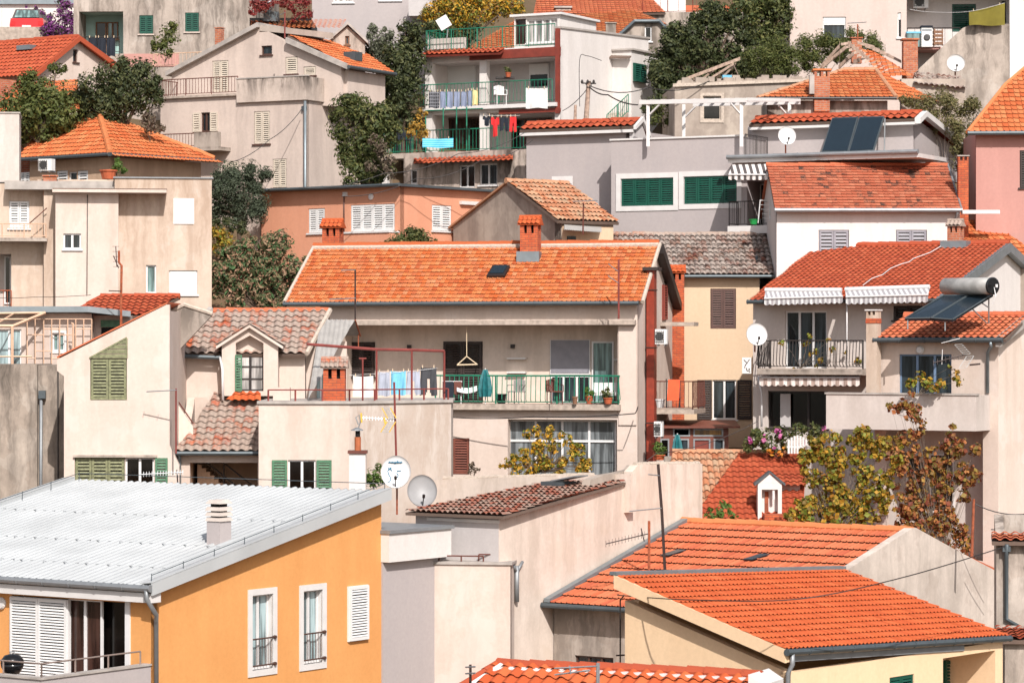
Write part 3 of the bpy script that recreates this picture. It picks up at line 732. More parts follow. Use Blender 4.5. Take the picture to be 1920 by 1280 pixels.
b.wallp(G, [(fr_[0], 0), (gp[2][0], 0), gp[2], gp[1], (d[0] + .12, d[1] - .02), (d[0] - .12, d[1] - .02), fr_], 'gable_render', 'gable_wall', .28, px=False)
b.gutter((0, 0, zE), (UR, 0, zE), 'zinc_dark', .075)
MB().prism([(.02, -.02, zE + .05), (.02, rq.y, rq.z + .05), (.02, rq.y, rq.z + .16), (.02, -.02, zE + .16)], (.22, 0, 0)).build('wall_flashing', 'zinc', r)
for (x, y) in ((1262, 1041), (1418, 1049)):
    q = b.hit(x, y, *pl); m = MB(); m.prism([q + Vector((-.3, -.28, zat(pl, 0, q.y - .28) - q.z + .08)), q + Vector((.02, -.28, zat(pl, 0, q.y - .28) - q.z + .08)), q + Vector((.3, .28, zat(pl, 0, q.y + .28) - q.z + .08)), q + Vector((-.02, .28, zat(pl, 0, q.y + .28) - q.z + .08))], (0, 0, .03)); m.build('roof_light', 'collector', r)
H3 = b; H3pl = pl

# ================================================================ H7 cream block below the white annex
b = B('cream_block', 'plain cream flat-topped block beside the grey annex', 'house', 957, 1560, 87.8, -8)
u0 = b.F(800, 1060).x; zt = b.F(900, 1058).z
b.body(u0, 0, 0, [(0, zt), (3.0, zt)], 'cream_clean')
b.bx('coping', 'stone_cap', u0, .06, -.06, 3.0, zt + .002, zt + .08)
b.rail([(b.F(822, 1058).x, .15, zt + .08), (b.F(905, 1058).x, .15, zt + .08)], .16, 'iron_brown', gap=9, posts=.55, low=.16)
b.rail([(b.F(895, 1058).x, .3, zt + .08), (b.F(932, 1058).x, .3, zt + .08)], .2, 'iron_brown', gap=9, posts=.6, low=.2)

# ================================================================ H5 nearest roofs at the bottom edge
b = B('tiled_house', 'nearest orange tiled roof peeking over the bottom edge', 'house', 1088, 1640, 62, -24)
q0 = b.F(1088, 1252, 2.4); q1 = b.F(1428, 1271, 2.4); q1.z = q0.z
pts = [Vector((q0.x, -1, q0.z - 1.5)), Vector((q1.x, -1, q0.z - 1.5)), Vector((q1.x, 2.4, q0.z)), Vector((q0.x, 2.4, q0.z))]
r, p, n = b.roof(None, None, 'big', 'tile_new', pts=pts)
b.ridge(pts[3] + Vector((0, .05, .03)), pts[2] + Vector((0, .05, .03)), 'tile_red', r, .12)
MB().box(q0.x, q1.x, 2.18, 2.5, q0.z - .12, q0.z - .01).build('ridge_mortar', 'white_paint', r)
b.body(q0.x + .2, q1.x - .1, 0, [(-.7, q0.z - 1.5), (2.4, q0.z - .15), (5.5, q0.z - 1.5)], 'cream_wall')
b.slab([(q0.x, 2.45, q0.z), (q1.x, 2.45, q0.z), (q1.x, 6, q0.z - 1.5), (q0.x, 6, q0.z - 1.5)], (0, 0, -.1), 'rear_slope', 'tile_new', r)
MB().prism([(q1.x - .05, 1.7, q0.z - .3), (q1.x + .28, 1.7, q0.z - .5), (q1.x + .28, 3.0, q0.z - .5), (q1.x - .05, 3.0, q0.z - .3)], (0, 0, .42)).build('verge_cap', 'white_paint', r)
b = B('hipped_house', 'orange hipped tile roof at bottom edge with white mortared hip', 'house', 820, 1640, 64.5, -24)
q0 = b.F(935, 1243, 2.2); q1 = b.F(1120, 1256, 2.2); q1.z = q0.z; ql = b.F(800, 1296, 0)
pts = [Vector((ql.x - .6, -1, q0.z - 1.4)), Vector((q1.x, -1, q0.z - 1.4)), Vector((q1.x, 2.2, q0.z)), Vector((q0.x, 2.2, q0.z))]
r, p, n = b.roof(None, None, 'big', 'tile_new', pts=pts)
b.ridge(pts[3], pts[2], 'tile_red', r, .12); b.ridge(pts[0], pts[3], 'tile_red', r, .12)
m = MB(); m.tube([pts[3] + Vector((0, -.2, -.1)), pts[2] + Vector((0, -.2, -.1))], .07, 6); m.tube([pts[0] + Vector((.12, -.05, -.02)), pts[3] + Vector((.12, -.1, -.04))], .08, 6); m.build('ridge_mortar', 'white_paint', r)
b.body(ql.x, q1.x, 0, [(-.7, q0.z - 1.5), (2.2, q0.z - .3), (4.5, q0.z - 1.5)], 'cream_wall')
b.slab([pts[0], pts[3], Vector((ql.x - .6, 5, q0.z - 1.4))], (0, 0, -.06), 'hip_slope', 'tile_new', r)

# ================================================================ H8 long house with the green balcony
b = B('balcony_house', 'long cream house with wide orange tiled roof and green railed loggia', 'house', 1195, 1010, 105, -13)
Aq = b.F(533, 572, -.42); Bq = b.F(1197, 566, -.42); Aq.z = Bq.z; Cq = b.S(1236, 457, .15)
pl = b.plane3(Aq, Bq, Cq); vR = Cq.y; u0 = b.F(600, 600).x; G = ('u', 0, 1)
recess(b, 640, 609, 1158, 757, 1.45, 'cream_wall'); BK = ('v', 1.44)
recess(b, 952, 786, 1157, 900, .5, 'cream_wall')
b.win(848, 821, 880, 889, 'shut', sh='shut_rust', fr='shut_rust', n=1, sill=False)
zt = zat(pl, 0, 0) - .12; vd = 2 * vR + .1
b.body(u0, 0, 0, [(0, zt), (vR, zat(pl, 0, vR) - .12), (vd, zt)], 'cream_clean')
b.win(832, 640, 905, 757, 'shut', BK, 'shut_dark', 'shut_dark', n=2, hole=False, sill=False, name='shuttered_door')
b.win(655, 641, 703, 706, 'shut', BK, 'shut_dark', 'shut_dark', n=2, hole=False)
b.win(1032, 637, 1107, 702, 'roller', BK, 'white_pvc', 'shut_grey', drop=.95, hole=False, sill=False)
b.win(1033, 704, 1107, 755, 'glass', BK, n=3, hole=False, sill=False, glass='glass')
b.win(1110, 640, 1151, 755, 'glass', BK, n=1, hole=False, sill=False, glass='glass_teal', name='balcony_door')
b.win(955, 787, 1156, 896, 'glass', ('v', .49), n=4, hole=False, sill=False, glass='glass_mid', half=.64, name='glazed_front')
m = MB()
for x, y in ((768, 650), (962, 649)): q = b.F(x, y, 1.42); m.box(q.x - .07, q.x + .07, 1.3, 1.43, q.z - .07, q.z + .07)
m.build('wall_lamp', 'frame_dark', b.root)
for x0, y, x1 in ((950, 672, 985), (950, 698, 985), (1150, 674, 1158)): b.pbx('shelf', 'white_paint', x0, y - 1.5, x1, y + 1.5, 1.2, .24)
b.pbx('canopy_slab', 'slab_conc', 658, 600, 1190, 609, -.3, .299)
b.pbx('balcony_slab', 'slab_conc', 700, 757, 1162, 768, -.3, .299)
c0 = b.F(1160, 700, -.02); b.bx('corner_pillar', 'cream_clean', c0.x, -.02, -.06, -.002, 4, b.F(1180, 611, 0).z)
P4 = [Aq, Bq + Vector((.12, 0, 0)), Cq, b.hit(589, 463, *pl)]
r, p, n = b.roof(pl, None, 'fine', 'tile_main', pts=P4, thick=.1)
b.slab([P4[3], P4[2], Vector((P4[2].x, vd + .3, Aq.z)), Vector((u0 - .5, vd + .3, Aq.z))], (0, 0, -.1), 'rear_slope', 'tile_main', r)
b.ridge(P4[3] + Vector((0, 0, .03)), P4[2] + Vector((0, 0, .03)), 'tile_main', r, .13); m = MB(); m.tube([P4[3] + Vector((0, -.17, -.05)), P4[2] + Vector((0, -.17, -.05))], .09, 6); m.build('ridge_mortar', 'mortar', r)
MB().tube([Aq + Vector((0, 0, .04)), P4[3] + Vector((0, 0, .04))], .07, 6).build('verge_mortar', 'mortar', r); MB().tube([Bq + Vector((.14, 0, .0)), Cq + Vector((.02, 0, 0))], .075, 6).build('verge_mortar', 'mortar', r)
z9 = zat(pl, 0, 0); m = MB(); m.prism([(.02, vR, Cq.z - .35), (.02, vd + .35, z9 - .5), (.02, vd + .35, z9 - .2), (.02, vR, Cq.z - .02)], (.3, 0, 0)); m.build('rear_verge', 'frame_dark', b.root)
b.gutter(Aq, Bq, 'zinc_dark', .075)
b.win(1241, 534, 1247, 600, 'shut', G, 'red_paint', 'red_paint', n=1, hole=False, sill=False) 
# skylight
q = b.hit(936, 514, *pl); t = (Cq - Bq).normalized(); t = Vector((0, math.cos(math.atan2(Cq.z - Bq.z, Cq.y - Bq.y)), math.sin(math.atan2(Cq.z - Bq.z, Cq.y - Bq.y))))
m = MB(); m.prism([q - t * .38 + Vector((-.38, 0, .04)), q - t * .38 + Vector((.28, 0, .04)), q + t * .3 + Vector((.34, 0, .1)), q + t * .3 + Vector((-.3, 0, .1))], n * .1); sk_ = m.build('skylight', 'frame_dark', r)
m = MB(); m.prism([q - t * .3 + Vector((-.3, 0, .16)), q - t * .3 + Vector((.2, 0, .16)), q + t * .23 + Vector((.26, 0, .2)), q + t * .23 + Vector((-.23, 0, .2))], n * .03); m.build('pane', 'collector', r)
b.chimney(975, 1008, 402, 478, b.hit(992, 482, *pl).y, 'brick', 'hat', 'tile_new')
q = b.hit(992, 486, *pl); m = MB(); m.box(q.x - .42, q.x + .42, q.y - .25, q.y + .2, q.z - .1, q.z + .28); m.build('chimney_flashing', 'zinc', r)
b.chimney(604, 636, 408, 470, vR + .5, 'brick', 'hat', 'tile_new')
# red steel duct up the gable corner
v1 = b.S(1211, 700, .04).y; m = MB(); zt_ = b.S(1218, 508, .04).z; m.box(.06, .34, v1, v1 + .5, b.S(1218, 866, .04).z, zt_); d_ = m.build('flue_duct', 'duct_red', b.root)
m = MB()
for y in (545, 652, 792): z = b.S(1218, y, .04).z; m.box(.03, .37, v1 - .03, v1 + .53, z, z + .03)
m.box(-.06, .5, v1 - .15, v1 + .65, zt_ + .002, zt_ + .12); m.build('duct_cap', 'shut_dark', d_)
# side balcony and slab on the gable
va = b.S(1228, 700, .02).y; vb = va + 2.6; zs = b.S(1240, 766, .02).z
zs2 = b.S(1245, 604, .02).z; b.bx('gable_slab', 'slab_conc', .004, 1.25, va + 1.2, va + 2.2, zs2 - .14, zs2)
b.bx('side_balcony', 'slab_conc', .004, 1.45, va, vb, zs - .16, zs)
b.rail([(.05, va + .05, zs), (1.4, va + .05, zs), (1.4, vb, zs)], 1.02, 'iron_brown', gap=.15, bow=.05)
# green railing of the long balcony
z = b.F(1000, 757, 0).z
b.rail([(b.F(820, 700).x, -.26, z), (b.F(1162, 700).x, -.26, z), (b.F(1162, 700).x, 0, z)], 1.0, 'green_iron', gap=.17, bow=.07, posts=1.9, r=.017, rt=.03)
H8 = b; H8pl = pl

# ================================================================ H16 butter house behind, grey old tiles
b = B('butter_house', 'butter yellow house with brown shutters under lichen-grey old roof tiles', 'house', 1420, 1000, 113, 0)
Aq = b.F(1085, 517, -.32); Bq = b.F(1452, 516, -.32); Aq.z = Bq.z; Cq = b.F(1450, 440, 3.4); pl = b.plane3(Aq, Bq, Cq)
b.win(1332, 541, 1380, 616, 'shut', fr='shut_brown', sh='shut_brown', n=2, sill=False)
b.win(1336, 712, 1381, 786, 'open', fr='white_pvc', sh='shut_dark', n=2, open_w=.56, glass='glass')
u0 = b.F(1110, 600).x; u1 = b.F(1424, 600).x; zt = zat(pl, 0, 0) - .12
b.body(u0, u1, 0, [(0, zt), (3.4, Cq.z - .12), (7, zt)], 'butter_wall')
P4 = [Aq, Bq, Cq, b.F(1085, 440, 3.4)]; P4[3].z = Cq.z
r, p, n = b.roof(pl, None, 'bar2', 'tile_grey', pts=P4)
b.ridge(P4[3], P4[2], 'tile_old', r, .12); b.gutter(Aq, Bq, 'zinc_dark', .06)
b.slab([P4[3], P4[2], Vector((P4[2].x, 7.3, Aq.z)), Vector((P4[3].x, 7.3, Aq.z))], (0, 0, -.1), 'rear_slope', 'tile_grey', r)
b.pipe([(u1 - .02, 1.0, Cq.z - .9), (u1 - .02, .6, zt), (u1 + .02, .2, zt - .3)], .05, 'zinc_dark')
b.chimney(1256, 1283, 496, 800, -.9, 'brick', 'hat', 'tile_new', down=3)

# ================================================================ H17 white house with red roof, iron balcony
b = B('white_villa', 'white house with red tiled roof, scalloped awnings and iron balcony', 'house', 1752, 1010, 103, -28)
Aq = b.F(1403, 566, -.4); Bq = b.F(1756, 559, -.4); Aq.z = Bq.z = (Aq.z + Bq.z) / 2; Cq = b.S(1893, 457, .25); pl = b.plane3(Aq, Bq, Cq); vR = Cq.y
G = ('u', 0, 1); u0 = b.F(1412, 620).x
b.win(1472, 583, 1550, 690, 'glass', n=3, glass='glass', fr='white_pvc', sill=False, name='balcony_door')
b.win(1675, 573, 1730, 600, 'shut', sh='shut_dark', fr='shut_dark', n=2)
b.win(1440, 733, 1552, 802, 'glass', n=3, glass='glass_dark', fr='frame_dark')
zt = zat(pl, 0, 0) - .12; vd = 2 * vR
b.body(u0, 0, 0, [(0, zt), (vR, Cq.z - .12), (vd, zt)], 'offwhite_wall')
b.wallp(('u', .003, 1), [(0.002, 3), (vd, 3), (vd, zt), (vR, Cq.z - .14), (0.002, zt)], 'white_wall', 'gable_wall', .02, px=False)
P4 = [Aq, Bq, Cq, b.hit(1525, 466, *pl)]; P4[3].z = Cq.z; P4[3].y = Cq.y
P4[0] = Aq
r, p, n = b.roof(pl, None, 'new', 'tile_red', pts=P4)
b.ridge(P4[3] + Vector((0, 0, .03)), P4[2] + Vector((0, 0, .03)), 'tile_red', r, .13)
b.slab([P4[3], P4[2], Vector((P4[2].x, vd + .4, Aq.z)), Vector((u0, vd + .4, Aq.z))], (0, 0, -.1), 'rear_slope', 'tile_red', r)
m = MB()
m.prism([(.06, -.42, Aq.z - .3), (.06, vR, Cq.z - .3), (.06, vd + .4, Aq.z - .3), (.06, vd + .4, Aq.z + .02), (.06, vR, Cq.z + .03), (.06, -.42, Aq.z + .02)], (.24, 0, 0)); m.build('verge_board', 'zinc', r)
b.gutter(Aq, Bq, 'zinc_dark', .07)
q = b.hit(1808, 462, *pl); b.chimney(1776, 1812, 410, 465, q.y - .1, 'brick_old', 'hat', 'tile_old', down=.5)
q = b.hit(1793, 462, *pl); m = MB(); m.box(q.x - .5, q.x + .5, q.y - .35, q.y + .2, q.z - .1, q.z + .2); m.build('chimney_flashing', 'zinc', r)
b.chimney(1500, 1526, 434, 480, vR - .6, 'pale_grey', 'plates', 'cream_pvc', down=1.2)
m = MB(); q = [b.hit(x, y, *pl) + Vector((0, 0, .1)) for x, y in ((1618, 540), (1635, 527), (1655, 520), (1670, 508), (1690, 500), (1705, 496), (1712, 490), (1745, 478), (1775, 460))]; m.tube(q, .014, 5); m.build('roof_cable', 'white_pvc', r)
# balcony
z = b.F(1520, 691, -1.1).z; ua, ub = b.F(1420, 691, -1.1).x, b.F(1618, 691, -1.1).x
b.bx('balcony_slab', 'slab_conc', ua, ub, -1.15, -.002, z - .22, z); b.bx('balcony_edge', 'concrete_light', ua + .02, ub, -1.2, -1.152, z - .2, z - .03)
b.rail([(ua + .05, -.05, z), (ua + .05, -1.1, z), (ub, -1.1, z)], .98, 'iron', gap=.115, bow=.1, posts=4, r=.016)
b.pipe([(b.F(1588, 560, -.9).x, -.9, b.F(1588, 560, -.9).z), (b.F(1588, 560, -.9).x, -.9, z)], .022, 'white_pvc', 'awning_post')
b.pipe([(b.F(1428, 800, -.35).x, -.35, b.F(1428, 800, -.35).z), (b.F(1428, 740, -.35).x, -.35, b.F(1428, 735, -.35).z), (b.F(1421, 705, -.35).x, -.35, b.F(1421, 705, -.35).z)], .04, 'white_pvc', 'downpipe')
b.pbx('curtain', 'pale_grey', 1463, 738, 1482, 800, -.02, .03)
H17 = b

# ================================================================ H18 cream house at the right edge with the solar heater
b = B('vine_house', 'cream house with solar heater roof and vine-hung parapet balcony', 'house', 1872, 1120, 98, -30)
Aq = b.F(1640, 633, -.38); Bq = b.F(1880, 635, -.38); Aq.z = Bq.z; Cq = b.S(1928, 592, .2); pl = b.plane3(Aq, Bq, Cq); vR = Cq.y
u0 = b.F(1640, 700).x; G = ('u', 0, 1)
b.win(1686, 664, 1784, 745, 'glass', fr='blue_frame', glass='glass', n=3, sill=False, name='balcony_door')
recess(b, 1662, 808, 1843, 1048, 1.1, 'offwhite_wall', name='porch')
zt = zat(pl, 0, 0) - .12; vd = 2 * vR
vd = vR + .5; b.body(u0, 0, 0, [(0, zt), (vR, Cq.z - .12), (vd, Cq.z - .35)], 'cream_clean')
b.wallp(('u', .004, 1), [(0.002, 0), (vd, 0), (vd, Cq.z - .4), (vR, Cq.z - .14), (0.002, zt)], 'cream_gable_lit', 'gable_wall', .02, px=False)
b.win(1664, 850, 1682, 1045, 'shut', ('v', 1.09), 'shut_dark', 'shut_dark', n=1, hole=False, sill=False, name='porch_door')
b.win(1700, 850, 1790, 960, 'glass', ('v', 1.09), 'white_pvc', n=2, hole=False, glass='glass_dark')
P4 = [Aq, Bq + Vector((.1, 0, 0)), Cq, b.hit(1650, 597, *pl)]; P4[3].z = Cq.z; P4[3].y = Cq.y; P4[3].x = Aq.x
r, p, n = b.roof(pl, None, 'wave', 'tile_salmon', pts=P4)
b.ridge(P4[3] + Vector((0, 0, .03)), P4[2] + Vector((0, 0, .03)), 'tile_salmon', r, .12)
b.slab([P4[3], P4[2], Vector((P4[2].x, vd + .2, Cq.z - .3)), Vector((Aq.x, vd + .2, Cq.z - .3))], (0, 0, -.1), 'rear_slope', 'tile_salmon', r)
m = MB(); m.prism([(.05, -.4, Aq.z - .26), (.05, vR, Cq.z - .26), (.05, vR, Cq.z + .04), (.05, -.4, Aq.z + .04)], (.2, 0, 0)); m.build('verge_board', 'stone_cap', r)
b.gutter(Aq, Bq, 'zinc_dark', .085)
b.pipe([(-.1, -.45, Aq.z - .1), (-.1, -.4, Aq.z - .25), (-.35, -.06, Aq.z - .45), (-.35, -.06, b.F(1858, 737).z)], .055, 'zinc')
b.chimney(1624, 1655, 580, 700, -.5, 'cream_warm', 'slab', 'white_paint', down=.9)
q = b.F(1640, 592, -.5); b.bx('brick_band', 'brick', b.F(1624, 590, -.5).x - .015, b.F(1624, 590, -.5).x + (b.F(1655, 590, -.5).x - b.F(1624, 590, -.5).x) * .634 + .015, -.515, -.12, b.F(1640, 606, -.5).z, b.F(1640, 597, -.5).z)
za, zb = b.F(1700, 806, -1.3).z, b.F(1700, 740, -1.3).z; ua = b.F(1549, 770, -1.3).x
m = MB(); m.box(ua, -.28, -1.3, -1.12, za, zb); m.box(ua, ua + .18, -1.119, -.003, za, zb); m.box(-.46, -.28, -1.119, -.003, za, zb); m.build('balcony_parapet', 'offwhite_wall', b.root)
b.bx('coping', 'stone_cap', ua - .04, -.24, -1.34, -1.08, zb + .002, zb + .06); b.bx('balcony_slab', 'slab_conc', ua + .182, -.462, -1.119, -.003, za, za + .2)
q = b.F(1726, 656); MB(b.frame(('v', 0))).lathe([(.13, 0), (.15, .05), (.1, .12)], (q.x, 0, q.z), 12, (0, 1, 0)).build('wall_lamp', 'white_paint', b.root)
H18 = b; H18pl = pl

# ================================================================ H20 low tiled roof with the little shrine-like vent, H21 shed
b = B('low_tiled_house', 'low roof half pale old tiles and half red new ones below the vine', 'house', 1400, 1060, 99, 0)
Aq = b.F(1225, 985, 0); Bq = b.F(1505, 985, 0); Cq = b.F(1512, 848, 4.2); pl = b.plane3(Aq, Bq, Cq); M1 = b.F(1290, 985, 0); M2 = b.F(1388, 848, 4.2); L2 = b.F(1262, 848, 4.2)
r, p, n = b.roof(pl, None, 'bar2', 'tile_pale', pts=[Aq, M1, M2, L2]); r2, p, n = b.roof(pl, None, 'wave', 'tile_red', pts=[M1, Bq, Cq, M2], name='new_roof')
b.ridge(L2, Cq, 'tile_pale', r, .12)
b.body(Aq.x + .3, Bq.x - .1, 0, [(.2, Aq.z - .05), (4.2, Cq.z - .12)], 'concrete_light')
q = b.hit(1442, 975, *pl); x0, x1 = b.F(1421, 940, q.y).x, b.F(1466, 940, q.y).x; z0, z1, zp = b.F(1440, 978, q.y).z, b.F(1440, 905, q.y).z, b.F(1440, 886, q.y).z
v = q.y; m = MB(); k = .13
m.box(x0, x0 + k, v, v + .5, z0 - .3, z1); m.box(x1 - k, x1, v, v + .5, z0 - .3, z1); m.box(x0 + k, x1 - k, v + .35, v + .5, z0 - .3, z1); m.box(x0 + k, x1 - k, v, v + .34, z1 - .22, z1)
m.prism([(x0, v, z1 + .002), (x1, v, z1 + .002), ((x0 + x1) / 2, v, zp - .04)], (0, .5, 0)); vn = m.build('vent_house', 'white_wall', b.root)
m = MB(); xm = (x0 + x1) / 2; m.prism([(x0 - .1, v - .06, z1 - .1), (xm, v - .06, zp), (xm, v - .06, zp + .06), (x0 - .12, v - .06, z1 - .02)], (0, .65, 0)); m.prism([(x1 + .1, v - .06, z1 - .1), (x1 + .12, v - .06, z1 - .02), (xm, v - .06, zp + .06), (xm, v - .06, zp)], (0, .65, 0)); m.build('vent_roof', 'zinc_dark', vn)
m = MB(); m.tube([(xm - .05, v + .1, z1 - .1), (xm + .12, v + .08, z1 - .12), (xm + .13, v + .08, z1 - .55)], .05, 8); m.build('flue_pipe', 'white_pvc', vn); MB().box(xm - .14, xm - .02, v + .3, v + .345, z0, z1 - .3).build('vent_door', 'rust', vn)
q = b.hit(1447, 972, *pl); b.bx('brick_stub', 'brick', q.x - .3, q.x + .32, q.y - .7, q.y - .1, q.z - .6, q.z + .18)
q = b.F(1488, 908, 1.9); b.bx('dormer_wall', 'offwhite_wall', b.F(1462, 940, 1.9).x, Bq.x + .1, 1.9, 3.6, q.z - 1.5, q.z)
me, n2 = tile_mesh([b.F(1450, 912, 1.6), b.F(1512, 912, 1.6), b.F(1512, 884, 2.9), b.F(1450, 884, 2.9)], .22, .33, .055, .04, 'wave'); link_mesh('dormer_roof', me, 'tile_red', b.root)
b = B('garden_shed', 'red-brown glazed lean-to shed beneath the side balcony', 'shed', 1300, 900, 108.5, 0)
z1 = b.F(1300, 803).z
for x0, x1, g, y0, y1 in ((1238, 1255, 'glass_dark', 822, 880), (1262, 1292, 'glass', 822, 880), (1300, 1332, 'red_paint', 822, 880), (1338, 1358, 'glass', 822, 880), (1262, 1294, 'glass_amber', 802, 818), (1300, 1356, 'glass_amber', 803, 818)): b.win(x0, y0, x1, y1, 'glass', n=1, fr='grey_metal', glass=g, sill=False, rec=.05)
b.body(b.F(1228, 850).x, b.F(1366, 850).x, 0, [(0, z1), (2.2, z1 + .1)], 'shut_rust', t=.06)
a, c = b.F(1226, 800, -.3), b.F(1388, 802, -.3)
b.slab([(a.x, -.3, z1 + .02), (c.x, -.3, z1 + .02), (c.x, 2.3, z1 + .18), (a.x, 2.3, z1 + .18)], (0, 0, .07), 'roof', 'shut_rust')
H21 = b

# ================================================================ H10 dormer house with two old tiled roofs
b = B('dormer_house', 'cream house with moss-grey barrel tiles and a gabled dormer window', 'house', 480, 1040, 98, 0)
Aq = b.F(328, 850, -.3); Bq = b.F(486, 847, -.3); Aq.z = Bq.z; C1 = b.F(487, 739, 2.95); pl = b.plane3(Aq, Bq, C1)
r, p, n = b.roof(pl, None, 'big', 'tile_old', pts=[Aq, Bq, C1, b.hit(402, 739, *pl)]); b.gutter(Aq, Bq, 'zinc_dark', .07, parent=r)
u0 = b.F(334, 900).x; recess(b, 356, 867, 483, 930, 2.2, 'tan_wall', name='stair_porch')
b.body(u0, b.F(487, 800).x, 0, [(0, Aq.z - .05), (2.9, C1.z - .1)], 'cream_clean', right=[(.1, 0), (.2, 0), (.2, .1)])
m = MB()   # stairs in the porch
a, c = b.F(372, 870, 1.2), b.F(408, 912, 1.2)
for i in range(7): m.box(a.x + .14 * i, a.x + .14 * (i + 1) - .003, .9, 2.1, c.z - .9, a.z - .12 * i)
m.build('stair', 'tan_wall', b.root)
m = MB()
for o in (0, .55): m.tube([(a.x + .1 + o, .8, a.z + .25), (c.x + .9 + o, .8, c.z - .15)], .03, 6)
m.tube([(c.x + .25, .8, a.z), (c.x + .25, .8, c.z - .3)], .03, 6); m.build('handrail', 'iron', b.root)
b.pipe([(b.F(337, 855).x, -.2, Aq.z - .1), (b.F(337, 855).x, -.06, Aq.z - .3), (b.F(337, 855).x, -.06, 2)], .055, 'zinc')
# upper storey
A2 = b.F(310, 668, 2.55); B2 = b.F(572, 664, 2.55); A2.z = B2.z; C2 = b.F(617, 582, 5.2); pl2 = b.plane3(A2, B2, C2)
b.holes = []
b.body(b.F(322, 700, 2.96).x, b.F(572, 700, 2.96).x, C1.z - 2, [(2.96, A2.z - .1), (5.2, C2.z - .14), (7.5, A2.z - .1)], 'cream_clean', name='upper_wall')
r, p, n = b.roof(pl2, None, 'big', 'tile_old', pts=[A2 + Vector((.25, 0, 0)), B2, C2, b.hit(402, 583, *pl2)], name='upper_roof'); b.ridge(b.hit(402, 583, *pl2), C2, 'tile_salmon', r, .12)
b.slab([b.hit(402, 583, *pl2), C2, C2 + Vector((0, 2.4, -1.4)), b.hit(402, 583, *pl2) + Vector((0, 2.4, -1.4))], (0, 0, -.1), 'rear_slope', 'tile_old', r)
m = MB(); q = b.hit(400, 583, *pl2); m.tube([A2 + Vector((.1, 0, .05)), q + Vector((-.1, 0, .05))], .13, 6); m.build('verge_flashing', 'stone_cap', r); m = MB(); m.tube([B2 + Vector((.05, 0, .02)), C2 + Vector((.03, 0, .02))], .09, 6); m.build('verge_mortar', 'mortar', r)
b.gutter(A2, b.F(412, 668, 2.55), 'zinc_dark', .07, parent=r)
# dormer
v = 2.3; ul, ur = b.F(416, 650, v).x, b.F(521, 650, v).x; zE, zP, z0 = b.F(468, 642, v).z, b.F(468, 612, v).z, b.F(468, 742, v).z; um = (ul + ur) / 2
b.holes = []; b.win(442, 664, 494, 733, 'glass', ('v', v), fr='frame_dark', n=2, bars=2, glass='curtain', sill=False, rec=.35)
hx = b.holes[-1][1]; hx = [hx[0], hx[1], (hx[2][0], zE - .02), (um, zP - .3), (hx[3][0], zE - .02)]; b.holes[-1] = (('v', v), hx)
b.wallp(('v', v), [(ul, z0), (ur, z0), (ur, zE), (um, zP), (ul, zE)], 'cream_clean', 'dormer_wall', .4, px=False)
T = b.frame(('v', v)); b.leaves(T, hx[0][0] - .02, hx[0][0] + .22, hx[0][1], hx[0][1] + 1.22, 1, 'shut_mid_green', b.root, .03)
m = MB(); m.box(ul, ul + .1, v + .41, v + 2.4, z0, zE); m.box(ur - .1, ur, v + .41, v + 2.4, z0, zE); m.prism([(ul + .12, v + .36, z0), (ur - .12, v + .36, z0), (ur - .12, v + .36, zE), (um, v + .36, zP - .1), (ul + .12, v + .36, zE)], (0, .05, 0)); m.build('dormer_side', 'cream_clean', b.root)
for sgn, ue in ((1, ur), (-1, ul)):
    e0 = Vector((ue + sgn * .18, v - .18, zE - .12)); e1 = Vector((ue + sgn * .18, v + 2.4, zE - .12)); k0 = Vector((um, v - .18, zP + .06)); k1 = Vector((um, v + 2.4, zP + .06))
    me, n = tile_mesh([e0, e1, k1, k0] if sgn > 0 else [e1, e0, k0, k1], .24, .34, .05, .04, 'wave', .01); d_ = link_mesh('dormer_roof', me, 'tile_old', b.root)
    MB().prism([e0, e1, k1, k0], (0, 0, -.1)).build('eaves_board', 'cream_clean', d_)
me, n = tile_mesh([b.F(424, 752, 2.0), b.F(489, 752, 2.0), b.F(489, 736, 2.35), b.F(440, 736, 2.35)], .24, .3, .055, .04, 'wave', .01); link_mesh('dormer_apron', me, 'tile_new', b.root)
b.pipe([(b.F(413, 668, 2.5).x, 2.45, A2.z - .1), (b.F(417, 690, 2.2).x, 2.2, A2.z - .5), (b.F(418, 690, 2.2).x, 2.2, b.F(418, 750, 2.2).z)], .045, 'white_pvc')
# outside stair parapet on the left
ua, ub = b.F(318, 760, .6).x, b.F(362, 800, .6).x
b.slab([(ua, .6, b.F(318, 735, .6).z), (ub, .6, b.F(362, 800, .6).z), (ub, .6, b.F(362, 850, .6).z), (ua, .6, b.F(318, 820, .6).z)], (0, .15, 0), 'stair_parapet', 'cream_wall')
m = MB(); m.tube([(ua, .68, b.F(318, 735, .6).z + .1), (ub, .68, b.F(362, 800, .6).z + .1)], .025, 6); m.tube([(ua, .68, b.F(318, 820, .6).z), (ua, .68, b.F(318, 735, .6).z + .3)], .02, 6); m.build('stair_rail', 'iron_brown', b.root)
